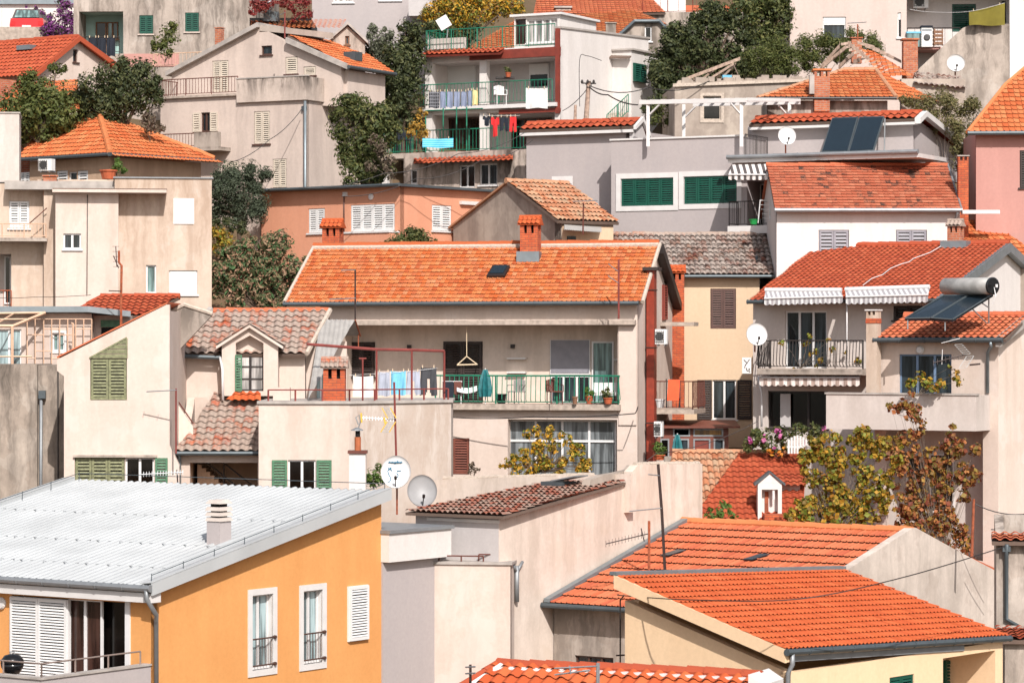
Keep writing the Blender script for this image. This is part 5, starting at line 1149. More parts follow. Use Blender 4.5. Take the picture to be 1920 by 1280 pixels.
# terrace in front and lower storey
V = ('v', -2.6); b.holes = []
b.win(861, 310, 890, 352, 'glass', V, n=2, glass='glass_dark', name='terrace_door', sill=False); b.win(899, 307, 932, 347, 'glass', V, n=2, glass='glass'); b.win(769, 318, 782, 345, 'glass', V, n=1, glass='glass_dark')
zt2 = b.F(860, 284, -2.6).z; xa, xb = b.F(757, 320, -2.6).x, b.F(986, 320, -2.6).x; m = MB(); m.wall([(xa, 0), (xb, 0), (xb, zt2), (xa, zt2)], [h for _, h in b.holes], b.frame(V), .25); m.box(xa, xb, -2.349, -.3, zt2 - .25, zt2 - .003); m.box(xb - .25, xb, -2.349, -.3, 0, zt2 - .253); m.box(xa, xa + .25, -2.349, -.3, 0, zt2 - .253); m.build('lower_wall', 'stained_wall', b.root)
xl = b.F(716, 300, -2.6).x; b.bx('terrace_slab', 'concrete_light', xl, xa - .003, -2.6, -.3, zt2 - .22, zt2); b.bx('terrace_post', 'white_paint', xl, xl + .25, -2.6, -2.35, 0, zt2 - .222)
b.rail([(xl + .05, -.4, zt2), (xl + .05, -2.5, zt2), (xb, -2.5, zt2)], .95, 'green_iron', gap=.16, r=.011)
pts = [b.F(776, 305, -3.1), b.F(962, 298, -3.1), b.F(962, 292, -2.65), b.F(776, 299, -2.65)]; me, n = tile_mesh(pts, .24, .3, .05, .04, 'wave', .006); r = link_mesh('tile_canopy', me, 'tile_red', b.root); MB().prism([q - n * .01 for q in pts], -n * .07).build('canopy_board', 'roof_under', r)
m = MB()
for x in (798, 831, 856, 875): q = b.F(x, 204, -2.4 if x > 800 else -1.2); m.tube([(q.x, q.y, zt2), (q.x, q.y, b.F(850, 207, -1).z)], .03, 5)
a, c = b.F(798, 208, -1.2), b.F(905, 204, -2.4); m.tube([a, c], .03, 5); m.build('pergola_frame', 'green_iron', b.root)
H27 = b; H27t = zt2

# ================================================================ H28 beige house upper left
b = B('beige_house', 'streaked beige house with cream louvred shutters and concrete parapet', 'house', 573, 560, 125, -28)
Gp = ('u', 0, 1); u0 = b.F(301, 250).x; v1 = b.S(735, 250, 0).y; zT = b.F(400, 182).z; zP = b.F(520, 146).z; zPb = b.F(520, 190).z
b.win(476, 209, 506, 270, 'shut', fr='shut_brown', sh='shut_cream', n=2); b.win(511, 298, 537, 352, 'shut', fr='shut_brown', sh='shut_cream', n=2); b.win(377, 211, 394, 247, 'open', fr='frame_brown', sh='shut_cream', n=2, open_w=.38, glass='glass'); b.win(421, 302, 447, 320, 'shut', fr='shut_brown', sh='shut_cream', n=2)
b.win(619, 205, 628, 222, 'shut', Gp, 'shut_brown', 'shut_cream', n=1)
b.body(u0, 0, 0, [(0, zT), (v1, zT)], 'beige_wall'); um = b.F(447, 165).x
m = MB(); m.box(um, .12, -.15, .03, zPb, zP); m.box(-.06, .12, .031, b.S(662, 165, 0).y, zPb, zP); m.build('roof_parapet', 'stained_wall', b.root); b.bx('coping', 'stone_cap', um - .03, .15, -.18, .06, zP + .002, zP + .05)
b.bx('terrace_floor', 'slab_conc', u0 - .1, um, -.15, 3, zT + .002, zT + .1); b.rail([(u0, 2.5, zT + .1), (u0, -.05, zT + .1), (um, -.05, zT + .1)], .72, 'iron_brown', gap=.15, r=.01)
b.pipe([(.05, -.12, b.S(573, 190, 0).z), (.05, -.12, 0)], .06, 'zinc'); b.pbx('meter_box', 'zinc_dark', 565, 199, 573, 207, -.12, .117)
# balcony lower left
z = b.F(360, 277, -.8).z; a, c = b.F(300, 277, -.8).x, b.F(413, 277, -.8).x; xm = b.F(366, 265, -.8).x; b.bx('balcony_slab', 'concrete_light', a, c, -.9, -.003, z - .15, z); b.rail([(a, -.85, z), (xm, -.85, z)], .6, 'iron_brown', gap=.15, r=.01); b.bx('balcony_parapet', 'concrete_light', xm + .02, c, -.9, -.75, z + .002, z + .62)
# attic storey: gable to the front-left, tiled slope to the right
vg = 1.3; V = ('v', vg); b.holes = []
b.win(398, 114, 428, 174, 'shut', V, 'shut_brown', 'shut_cream', n=2, sill=False); b.win(490, 86, 510, 103, 'glass', V, 'frame_brown', n=1); b.win(535, 107, 558, 139, 'shut', V, 'shut_brown', 'shut_cream', n=1); b.win(569, 125, 592, 142, 'shut', V, 'shut_brown', 'shut_cream', n=1)
b.wallp(V, [(322, 185), (322, 132), (480, 46), (536, 78), (640, 123), (640, 200)], 'beige_wall', 'gable_wall')
e0 = b.F(652, 124, vg - .25); e1 = b.S(740, 129, e0.x); e1.z = e0.z; r0 = b.F(482, 42, vg - .25); pl = b.plane3(e0, e1, r0)
pp = [e0, e1, b.hit(662, 84, *pl), b.hit(540, 66, *pl)]; r, p, n = b.roof(pl, None, 'flat', 'tile_orange', pts=pp, thick=.12); b.gutter(e0, e1, 'zinc_dark', .07, off=(.05, 0, -.03))
m = MB(); m.prism([b.F(535, 70, vg - .3), b.F(650, 120, vg - .3), b.F(650, 130, vg - .3), b.F(535, 80, vg - .3)], (0, .2, 0)); m.build('verge_board', 'stone_cap', r)
l0 = b.F(310, 134, vg - .25); bk = Vector((-1, 5.5, 0)) * 0 + Vector((0, 5.5, 0)); m = MB(); m.prism([l0, r0, r0 + Vector((0, 5.5, 0)), l0 + Vector((0, 5.5, 0))], (0, 0, -.2)); m.build('left_slope', 'stone_cap', b.root)
ux = b.S(735, 200, e0.x - .3).y; m = MB(); m.box(e0.x - .55, e0.x - .3, vg + .253, e1.y - .3, zT - .5, e0.z - .1); m.build('attic_side', 'beige_wall', b.root)
q0, q1 = b.F(470, 52, vg + 1.2), b.F(627, 60, vg + 4.5); b.slab([r0 + Vector((0, .2, -.1)), b.F(536, 52, vg + .1), b.F(625, 62, vg + 3), b.F(480, 46, vg + 3)], (0, 0, -.25), 'ridge_block', 'concrete_light', b.root)
b.pbx('roof_box', 'zinc_dark', 644, 97, 666, 114, b.hit(655, 112, *pl).y, .6)
b.chimney(403, 419, 52, 75, vg + 2.0, 'brick_old', 'pot', 'brick_old', down=1.0)
H28 = b

# ================================================================ H14 hipped house left
b = B('hipped_roof_house', 'grey-beige house with orange hipped roof at the left', 'house', 207, 720, 118, -40)
eB = b.F(207, 287, -.35); eA = b.F(34, 293, -.35); eA.z = eB.z; R2 = b.F(186, 212, 3.0); R1 = b.F(148, 212, 3.0); R1.z = R2.z; uc = eB.x; eB.x = .35 if abs(eB.x) < .6 else eB.x
eC = b.S(403, 297, eB.x); eC.z = eB.z
b.win(106, 320, 127, 345, 'shut', fr='white_pvc', sh='shut_white', n=1); b.win(128, 322, 144, 345, 'glass', n=1); b.win(145, 320, 165, 345, 'shut', fr='white_pvc', sh='shut_white', n=1); b.win(37, 323, 55, 345, 'shut', fr='white_pvc', sh='shut_white', n=2)
b.body(eA.x + .3, eB.x - .4, 0, [(0, eB.z - .12), (eC.y - .4, eB.z - .12)], 'tan_wall')
pl = b.plane3(eA, eB, R2); r, p, n = b.roof(pl, None, 'flat', 'tile_orange', pts=[eA, eB, R2, b.hit(148, 213, *pl), b.hit(60, 262, *pl)], thick=.08)
pl = b.plane3(eB, eC, R2); r2, p, n = b.roof(pl, None, 'flat', 'tile_orange', pts=[eB, eC, R2], name='hip_roof', thick=.08); b.ridge(eB + Vector((0, 0, .04)), R2 + Vector((0, 0, .04)), 'tile_orange', r2, .12); b.ridge(R2, b.hit(402, 296, *pl), 'tile_orange', r2, .1); b.ridge(R1, R2, 'tile_orange', r2, .12)
b.gutter(eA, eB, 'zinc_dark', .07, off=(0, -.06, -.05)); b.gutter(eB, eC, 'zinc_dark', .07, off=(.06, 0, -.05))
m = MB(); m.add([tuple(R1), tuple(R2), tuple(eC), (eA.x, eC.y, eA.z), tuple(eA)], [(0, 1, 2, 3), (0, 3, 4)]); m.build('rear_slope', 'tile_orange', r)
b = B('stair_tower', 'pale rendered block at left edge beside the hipped roof', 'house', 36, 860, 114, 8); b.body(b.F(-150, 300).x, 0, 0, [(0, b.F(20, 213).z), (3, b.F(20, 213).z)], 'offwhite_wall'); b.bx('coping', 'stone_cap', b.F(-150, 300).x, .04, -.04, 3, b.F(20, 213).z + .002, b.F(20, 213).z + .06)

# ================================================================ H29 red roof top left
b = B('red_roof_house', 'cream gabled house with dark red roof and roof window', 'house', 70, 560, 127, -35)
Aq, Bq = b.F(-120, 146, -.3), b.F(66, 135, -.3); Aq.z = Bq.z; Cq = b.S(147, 69, .2); pl = b.plane3(Aq, Bq, Cq); vR = Cq.y; ve = b.S(207, 122, 0).y; ze = b.S(207, 122, 0).z; Gp = ('u', 0, 1)
b.win(137, 93, 146, 117, 'glass', Gp, 'frame_brown', n=1); b.body(Aq.x, 0, 0, [(0, zat(pl, 0, 0) - .1), (vR, Cq.z - .1), (ve, ze)], 'cream_clean')
r, p, n = b.roof(pl, None, 'wave', 'tile_red', pts=[Aq, Bq, Cq, Vector((Aq.x, Cq.y, Cq.z))]); b.ridge((Aq.x, Cq.y, Cq.z), Cq, 'tile_red', r, .12); b.slab([(Aq.x, Cq.y, Cq.z), Cq, (Cq.x, ve + .3, ze - .1), (Aq.x, ve + .3, ze - .1)], (0, 0, -.1), 'rear_slope', 'tile_red', r)
m = MB(); m.prism([(.2, -.3, Bq.z - .2), (.2, vR, Cq.z - .2), (.2, ve + .3, ze - .25), (.2, ve + .3, ze), (.2, vR, Cq.z + .03), (.2, -.3, Bq.z + .03)], (.12, 0, 0)); m.build('verge_board', 'tile_red', b.root)
q = b.hit(54, 92, *pl); m = MB(); m.box(q.x - .45, q.x + .35, q.y - .3, q.y + .3, q.z - .05, q.z + .15); m.build('roof_window', 'zinc', r)
b.bx('extension', 'brick_old', Aq.x, -.4, -2.5, -.003, 0, b.F(20, 200).z + 1.0); pts = [b.F(-60, 216, -2.8), b.F(150, 206, -2.8), b.F(146, 150, -.1), b.F(-60, 165, -.1)]
pts[0].z = pts[1].z; pts[3].z = pts[2].z; me, n = tile_mesh(pts, .22, .36, .035, .04, 'flat', .006); link_mesh('extension_roof', me, 'tile_orange', b.root)

# ================================================================ H30-H33 houses along the top
b = B('apartment_block', 'weathered beige apartment block with mint loggia and green shutters', 'house', 480, 560, 135, -3)
zt = b.F(300, -60).z; b.win(261, 29, 287, 64, 'shut', fr='shut_green', sh='shut_green', n=2, sill='beige_wall'); b.win(347, 24, 373, 60, 'shut', fr='shut_green', sh='shut_green', n=2, sill='beige_wall')
recess(b, 146, 22, 231, 101, 1.6, 'mint_wall'); b.body(b.F(138, 50).x, 0, 0, [(0, zt), (8, zt)], 'concrete_light')
b.win(180, 42, 200, 100, 'glass', ('v', 1.59), 'wood', n=1, hole=False, glass='glass_dark', sill=False, name='balcony_door'); b.win(201, 42, 222, 74, 'glass', ('v', 1.59), 'wood', n=2, hole=False, glass='glass_teal')
z = b.F(190, 101).z; b.rail([(b.F(147, 80, -.05).x, -.08, z), (b.F(224, 80, -.05).x, -.08, z)], .75, 'iron', gap=.15, r=.01); b.pbx('base_band', 'pink_wall', 232, 101, 335, 125, -.04, .037)
b.rail([b.F(288, 127, -2), b.F(384, 123, -2)], .6, 'peach_iron', name='fence_rail', gap=.16, posts=2)
b = B('white_hall', 'large plain white building behind the bougainvillea', 'house', 140, 560, 150, 0); b.body(b.F(-160, 40).x, b.F(150, 40).x, 0, [(0, b.F(0, -60).z), (8, b.F(0, -60).z)], 'white_wall')
b.pbx('roof_band', 'zinc', -160, -4, 150, 8, -.2, .197); b.pbx('joint', 'pale_grey', 54, 12, 55, 74, -.02, .019); b.pbx('joint', 'pale_grey', 3, 12, 4, 74, -.02, .019)
b = B('grey_block', 'smooth light grey block with small balcony near the top edge', 'house', 790, 560, 138, -4); b.win(625, -30, 663, 5, 'glass', n=2, glass='curtain'); b.win(712, -30, 752, 1, 'glass', n=2, glass='curtain')
b.body(b.F(585, 50).x, b.F(795, 50).x, 0, [(0, b.F(690, -60).z), (8, b.F(690, -60).z)], 'grey_wall'); z = b.F(780, 30, -1.4).z; b.bx('balcony', 'pale_grey', b.F(766, 30, -1.4).x, b.F(812, 30, -1.4).x, -1.4, -.003, z, z + .75); b.rail([(b.F(768, 30, -1.4).x, -1.3, z + .75), (b.F(812, 30, -1.4).x, -1.3, z + .75)], .5, 'white_paint', gap=.15)
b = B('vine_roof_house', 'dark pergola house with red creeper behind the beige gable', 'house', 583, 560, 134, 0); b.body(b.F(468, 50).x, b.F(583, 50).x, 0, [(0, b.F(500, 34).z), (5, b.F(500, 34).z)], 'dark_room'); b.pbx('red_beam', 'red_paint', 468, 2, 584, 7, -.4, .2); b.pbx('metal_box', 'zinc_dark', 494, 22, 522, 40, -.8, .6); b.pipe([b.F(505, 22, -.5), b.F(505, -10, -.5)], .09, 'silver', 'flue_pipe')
pts = [b.F(470, 54, -2), b.F(640, 62, -2), b.F(650, 42, .5), b.F(470, 38, .5)]; pts[1].z = pts[0].z; pts[2].z = pts[3].z; me, n = tile_mesh(pts, .22, .36, .04, .04, 'wave', .006); link_mesh('lower_roof', me, 'tile_orange', b.root)
b = B('small_gabled_house', 'little grey gable with brown hatch behind the orange slope', 'house', 650, 560, 130.5, 0)
V = ('v', 0); b.win(647, 68, 655, 84, 'glass', V, 'wood', n=1); b.wallp(V, [(612, 300), (612, 82), (652, 50), (684, 78), (684, 300)], 'concrete_light'); m = MB(); m.prism([b.F(606, 86, -.2), b.F(652, 46, -.2), b.F(690, 82, -.2), b.F(690, 77, -.2), b.F(652, 41, -.2), b.F(606, 81, -.2)], (0, 3, 0)); m.build('roof', 'stone_cap', b.root)
b = B('hip_roofed_house', 'grey house with broad orange roof behind the white penthouse', 'house', 1165, 560, 141, 0); A1 = b.F(878, 92, -.3); A2 = b.F(1168, 60, -.3); pl = b.plane3(b.F(878, 92, -.3), b.F(1250, 60, -.3), b.F(1000, 36, 4.5))
pp = [b.hit(x, y, *pl) for x, y in ((878, 92), (1166, 64), (1250, 44), (1186, 18), (968, 38))]; r, p, n = b.roof(pl, None, 'flat', 'tile_orange', pts=[b.hit(870, 95, *pl), b.hit(1166, 70, *pl), b.hit(1250, 45, *pl), b.hit(1186, 18, *pl), b.hit(968, 38, *pl)])
b.win(1209, 50, 1222, 78, 'glass', ('v', -.6), n=1, glass='glass_dark', hole=True); b.wallp(('v', -.6), [(1160, 300), (1160, 68), (1188, 42), (1236, 42), (1258, 66), (1258, 300)], 'concrete_light'); m = MB(); m.tube([b.F(1160, 67, -.75), b.F(1190, 40, -.75), b.F(1236, 40, -.75), b.F(1258, 64, -.75)], .1, 5); m.build('verge', 'zinc_dark', b.root)
b.chimney(1136, 1155, 42, 62, -.8, 'concrete_light', 'pot', 'concrete_light', down=.8); b.bx('rear_wall', 'concrete_light', b.F(880, 100).x, b.F(1165, 100).x, .1, 4, 0, b.F(1000, 95).z)
b = B('top_roof_house', 'red-orange roof and terrace at the very top edge', 'house', 1245, 560, 150, 0); pl = b.plane3(b.F(1000, 26, 0), b.F(1245, 24, 0), b.F(1100, -20, 4)); r, p, n = b.roof(pl, None, 'flat', 'tile_salmon', pts=[b.hit(1000, 28, *pl), b.hit(1248, 24, *pl), b.hit(1205, -20, *pl), b.hit(1010, -20, *pl)]); b.bx('wall', 'concrete_light', b.F(1002, 40).x, b.F(1440, 40).x, .2, 5, 0, b.F(1300, 22).z); b.bx('terrace_house', 'white_wall', b.F(1225, 10).x, b.F(1290, 10).x, 2, 5, b.F(1300, 22).z + .003, b.F(1300, -40).z); b.rail([b.F(1205, 26, .3), b.F(1440, 20, .3)], 1.0, 'red_paint', gap=.9); b.chimney(1042, 1070, 12, 26, .3, 'concrete_light', 'pot', 'stone_cap', down=.5); b.bx('tile_terrace', 'tile_salmon', b.F(1290, 10).x, b.F(1430, 10).x, 2, 4, b.F(1300, 22).z + .003, b.F(1300, 2).z)

# ================================================================ H34 ruin and the orange hipped roof before it
b = B('ruined_house', 'roofless grey ruin with broken beams and a crumbling wall top', 'ruin', 1265, 560, 126, 3)
b.win(1318, 180, 1352, 225, 'glass', fr='mortar', n=1, glass='glass_dark', surround='mortar', sur_w=.12, sill=False)
b.wallp(('v', 0), [(1265, 380), (1265, 158), (1278, 156), (1300, 153), (1330, 155), (1352, 151), (1390, 150), (1425, 148), (1480, 146), (1545, 147), (1545, 380)], 'rubble', t=.5)
m = MB(); m.prism([b.F(1262, 163, -.12), b.F(1545, 152, -.12), b.F(1545, 147, -.12), b.F(1262, 157, -.12)], (0, .115, 0)); m.build('ring_beam', 'mortar', b.root); b.bx('side_wall', 'rubble', 0, .5, .503, 5, 0, b.F(1265, 160).z)
for a, c, r_ in (((1285, 152), (1388, 113), .09), ((1318, 150), (1342, 131), .07), ((1330, 151), (1376, 122), .07), ((1352, 150), (1380, 122), .07), ((1376, 125), (1384, 142), .06), ((1290, 156), (1310, 149), .07)):
    p0, p1 = b.F(a[0], a[1], .9), b.F(c[0], c[1], 1.6 + random.random()); d = (p1 - p0); up = Vector((0, 0, r_ * 1.6)); sd_ = Vector((0, r_ * 1.4, 0)); m = MB(); m.prism([p0, p0 + sd_, p0 + sd_ + up, p0 + up], d); m.build('broken_beam', 'old_wood', b.root)
m = MB()
rg = random.Random(8)
for i in range(60):
    x = rg.uniform(1268, 1540); q = b.F(x, 157 - 8 * min(1, (x - 1265) / 60), .0); s_ = rg.uniform(.05, .16); m.box(q.x - s_, q.x + s_ * rg.uniform(.5, 1.4), q.y + rg.uniform(-.05, .1), q.y + .35, q.z - .1, q.z + s_ * rg.uniform(.3, 1.3))
m.build('debris', 'rubble', b.root)['kind'] = 'stuff'
b.pbx('tarpaulin', 'cloth_blue', 1355, 141, 1378, 148, .8, .5)
b = B('patched_roof_house', 'grey house with orange hipped roof and bare rafters behind', 'house', 1678, 560, 121.5, 0)
eA, eB = b.F(1422, 189, -.35), b.F(1680, 183, -.35); eA.z = eB.z; R1, R2 = b.F(1583, 128, 3), b.F(1642, 131, 3); R1.z = R2.z; eC = b.F(1762, 180, 2.2); eC.z = eB.z
pl = b.plane3(eA, eB, R2); r, p, n = b.roof(pl, None, 'flat', 'tile_orange', pts=[eA, eB, R2, R1], thick=.08); pl2 = b.plane3(eB, eC, R2); r2, p, n = b.roof(pl2, None, 'flat', 'tile_orange', pts=[eB, eC, R2], name='hip_roof', thick=.08); b.ridge(eB, R2, 'tile_pale', r2, .1); b.ridge(R1, R2, 'tile_pale', r, .11); b.ridge(eA, R1, 'tile_pale', r, .09)
b.body(eA.x + .4, eB.x - .3, 0, [(0, eB.z - .1), (3, eB.z - .1)], 'concrete_light'); b.gutter(eA, eB, 'frame_dark', .06)
b.chimney(1527, 1556, 129, 186, b.hit(1540, 184, *pl).y, 'brick_old', 'slab', 'tile_orange', down=.5); b.pbx('flue_box', 'stone_cap', 1518, 140, 1527, 176, b.hit(1540, 184, *pl).y - .02, .3)
A1, A2 = b.F(1600, 150, 4), b.F(1712, 142, 4); C1, C2 = b.F(1585, 82, 7.5), b.F(1630, 85, 7.5)
pl3 = b.plane3(b.F(1600, 150, 4), b.F(1712, 144, 4), b.F(1612, 85, 7)); q = lambda x, y: b.hit(x, y, *pl3)
me, n = tile_mesh([q(1650, 146), q(1712, 143), q(1640, 98), q(1612, 92)], .22, .36, .04, .04, 'flat', .02); link_mesh('broken_roof', me, 'tile_orange', b.root)
for i in range(11):
    t = i / 10; p0, p1 = q(1575 + 75 * t, 84 + 44 * t), q(1592 + 62 * t + 0, 80 + 30 * t); m = MB(); p0 = q(1577 + 7.5 * i, 86 + 5.5 * i); p1 = q(1596 + 7.0 * i, 83 + 5 * i); m.prism([p0, p0 + Vector((0, .1, .05)), p0 + Vector((0, .06, .12))], p1 - p0); m.build('roof_batten', 'old_wood', b.root)
for i in range(8):
    p0 = q(1608 + 14 * i, 83 + 6 * i); p1 = q(1640 + 10 * i, 92 + 5.4 * i); m = MB(); m.prism([p0, p0 + Vector((0, .12, .04)), p0 + Vector((0, .06, .14))], p1 - p0); m.build('roof_batten', 'old_wood', b.root)
for a, c in (((1538, 132), (1586, 92)), ((1540, 128), (1574, 90)), ((1572, 130), (1600, 104)), ((1574, 84), (1574, 128)), ((1590, 84), (1640, 124)), ((1600, 120), (1612, 116))):
    p0, p1 = b.F(a[0], a[1], 4.4), b.F(c[0], c[1], 6.0); m = MB(); m.prism([p0, p0 + Vector((.04, .16, 0)), p0 + Vector((.04, .16, .17)), p0 + Vector((0, 0, .17))], p1 - p0); m.build('rafter', 'old_wood', b.root)
b.chimney(1694, 1721, 72, 150, 4.5, 'brick_old', 'pot', 'brick_old', down=1); b.chimney(1597, 1616, 70, 84, 8, 'brick_old', 'pot', 'brick_old', down=.8)
b.pbx('rubble_wall', 'rubble', 1690, 148, 1810, 260, 3.4, .5); me, n = tile_mesh([b.F(1712, 158, 3.2), b.F(1812, 168, 3.2), b.F(1800, 150, 4.5), b.F(1716, 132, 4.5)], .22, .36, .06, .05, 'barrel', .04); link_mesh('broken_eaves', me, 'tile_grey', b.root)

# ================================================================ H35 apartment top right
b = B('pink_apartment_block', 'pale pink apartment block with a loggia and outside stair wall', 'house', 1700, 560, 134, -2)
plaster('pinkish_wall', 'f0dbd0', 'cbb4a8', .25, .25, k=.62)
b.win(1543, 32, 1586, 82, 'roller', fr='white_pvc', sh='shut_white', drop=.3, n=2, glass='glass'); b.win(1683, 24, 1698, 71, 'roller', fr='white_pvc', sh='shut_white', drop=.28, n=1, glass='glass_dark')
zt = b.F(1600, -80).z; b.body(b.F(1481, 50).x, 0, 0, [(0, zt), (8, zt)], 'pinkish_wall'); b.holes = []
V = ('v', 1.6); x1 = b.F(1990, 20, 1.6).x; b.win(1785, 8, 1830, 60, 'shut', V, 'shut_green', 'shut_green', n=1, sill=False, name='loggia_door'); b.win(1876, 0, 1889, 50, 'glass', V, n=1, glass='glass_dark', sill=False)
m = MB(); m.wall([(.003, 0), (x1, 0), (x1, zt), (.003, zt)], [h for _, h in b.holes], b.frame(V), .25); m.build('loggia_wall', 'white_wall', b.root); b.bx('loggia_ceiling', 'white_wall', .003, x1, -.3, 1.58, b.F(1800, -22).z, b.F(1800, -30).z)
b.wallp(('v', -.6), [(1722, 300), (1722, 130), (1805, 53), (1820, 47), (1892, 45), (1892, 300)], 'concrete_light', 'stair_wall', .2); b.wallp(('v', -.5), [(1893, 300), (1893, -80), (2000, -80), (2000, 300)], 'white_wall', 'right_wall', .3)
z = b.F(1740, 88, .2).z; b.bx('balcony_slab', 'pink_wall', .003, b.F(1765, 88, .2).x, .2, 1.58, z - .15, z); b.rail([(.05, .25, z), (b.F(1800, 60, .25).x, .25, z)], .85, 'iron', gap=.3, r=.01)
H35 = b

# ================================================================ ground: one terraced hillside sheet
def gz(Y):
    K = [(-60, -24), (40, -17), (62, -15), (80, -13), (96, -10.5), (104, -7.8), (111, -5.0), (114, -3.6), (117.5, -.2), (122, 2.4), (127, 5.0), (132, 8.6), (138, 11.4), (146, 13.6), (153, 14.2), (162, 19), (200, 32), (260, 50), (400, 70)]
    for (a, za), (c, zc_) in zip(K[:-1], K[1:]):
        if Y <= c: return za + (zc_ - za) * (Y - a) / (c - a)
    return K[-1][1]
m = MB(); xs = [-400, -120, -60, -40] + [-30 + i * 1.5 for i in range(41)] + [40, 60, 120, 400]; ys = [-60, 0, 40, 62, 80] + [90 + i * 1.25 for i in range(57)] + [180, 220, 260, 400]
rg = random.Random(4); vs = [(x, y, gz(y) + (rg.uniform(-.18, .18) if abs(x) < 32 and 80 < y < 165 else 0)) for y in ys for x in xs]; nx = len(xs)
m.add(vs, [(j * nx + i, j * nx + i + 1, (j + 1) * nx + i + 1, (j + 1) * nx + i) for j in range(len(ys) - 1) for i in range(nx - 1)])
g = m.build('hillside', 'soil', None, True); g['kind'] = 'structure'

# ================================================================ plants: many leaf-sized faces spread through clumps
leafm('leaf_olive', ['4e5a2c', '667038', '7d8446', '565f30', '8d8a4c'], k=.6); leafm('leaf_dark', ['2e3620', '404a2a', '525a34', '343c24', '76784c', '3a4428'], k=.74); leafm('leaf_mid', ['3c4624', '4e5a2e', '666c3a', '323c20', '84824c', '565a30'], k=.74)
leafm('leaf_grey', ['6c705c', '7f8268', '8e8f78', '5a5e4a'], k=.6); leafm('leaf_loquat', ['3c5632', '4c6c40', 'c0927a', '5e7e4e', '42603a', 'c79a7c', '35502e'], k=.76)
leafm('leaf_yellow', ['e6ac30', 'd89a28', '7f8a34', '6a7430', 'efc04c', '94682a', '5d6a2c'], k=.75); leafm('leaf_vine', ['7c8a2c', '98983a', 'cc9630', '5f7828', 'd8a43c', '4a5f24', 'b4782c', '6c7c2c', '8c5c2c'], k=.7)
leafm('leaf_red', ['9a5238', '7c3e2c', 'b87044', 'c98a4c', '5c3226', 'a8643e', '86783a', 'c09444', '6c6a34', '8a4c34'], k=.72); leafm('leaf_crimson', ['8a2c30', 'a03a3c', '6a2226', 'b05048', '5a4030'], k=.65); leafm('leaf_purple', ['8a3c8c', 'a04aa0', '703070', '5c6a34', 'b868b0', '4c5a2c'], k=.7)
leafm('leaf_scrub', ['8a8450', '6c6e3c', '9a9060', '585c34', 'b0a070', '7a6a48'], k=.62); leafm('leaf_autumn', ['c8963c', 'd8a848', 'a87c34', '8a8040'], k=.7); leafm('leaf_brown', ['8a7464', '6e5c4e', 'a08c78', '5c5a3c'], k=.6); leafm('leaf_fresh', ['5c7a34', '6f8c3e', '4a662c', '8a9a4c'], k=.65)
leafm('petal_pink', ['d86aa8', 'e08ab8', 'c04aa0', 'f0a8c0'], k=.8); leafm('petal_orange', ['f09a3c', 'f4b04c', 'e0802c'], k=.8)
plain('bark', '6a5646', .95, k=.6, var=.3); plain('twig', '8a7a6c', .95, k=.6)
def leaves(clumps, Y, dens, size, depth=.8, flat=.45, seed=1):
    """clumps: picture circles at depth Y, grown as ragged balls of folded leaves"""
    rnd = random.Random(seed); vs = []; fs = []
    for cx, cy, r in clumps:
        c = P(cx, cy, Y); R_ = r / ppm(Y); c.y += rnd.uniform(-.5, .5) * R_ * depth
        R_ *= 1.12; n = int(dens * R_ * R_ / (size * size) * 24 / max(.3, flat)); n = max(6, n)
        sub = [(Vector((rnd.gauss(0, 1), rnd.gauss(0, 1), rnd.gauss(0, 1))).normalized() * R_ * rnd.uniform(.45, .95), R_ * rnd.uniform(.3, .58)) for _ in range(max(3, int(R_ * 9)))]
        for _ in range(n):
            if rnd.random() < .7:
                o, sr = rnd.choice(sub); d = Vector((rnd.gauss(0, 1), rnd.gauss(0, 1), rnd.gauss(0, 1))).normalized(); p = o + d * sr * rnd.random() ** .45
            else:
                d = Vector((rnd.gauss(0, 1), rnd.gauss(0, 1), rnd.gauss(0, 1))).normalized(); p = d * R_ * rnd.random() ** .4
            p = Vector((p.x, p.y * depth, p.z)) + c
            a = Vector((rnd.gauss(0, 1), rnd.gauss(0, 1), rnd.gauss(0, .8))).normalized(); nn = (d + Vector((rnd.gauss(0, 1), rnd.gauss(0, 1) - .2, rnd.gauss(0, 1) + .4)) * .38).normalized()
            b_ = nn.cross(a); b_ = b_.normalized() if b_.length > 1e-4 else nn.orthogonal().normalized(); a = b_.cross(nn).normalized()
            s_ = size * rnd.choice((.5, .7, .9, 1, 1.2, 1.6)); w_ = s_ * flat; k = len(vs)
            vs += [tuple(p - a * s_ * .5), tuple(p + b_ * w_ * .5 + nn * s_ * .06), tuple(p + a * s_ * .5), tuple(p - b_ * w_ * .5 + nn * s_ * .06)]; fs.append((k, k + 1, k + 2, k + 3))
    m = MB(); m.v = vs; m.f = fs; return m
def fill(poly, r0, r1, n, seed=1):
    """n ragged clumps scattered inside a picture polygon"""
    rnd = random.Random(seed); xs = [p[0] for p in poly]; ys = [p[1] for p in poly]; out = []
    while len(out) < n:
        x, y = rnd.uniform(min(xs), max(xs)), rnd.uniform(min(ys), max(ys))
        if inside([(x, y)], poly): out.append((x, y, rnd.uniform(r0, r1)))
    return out
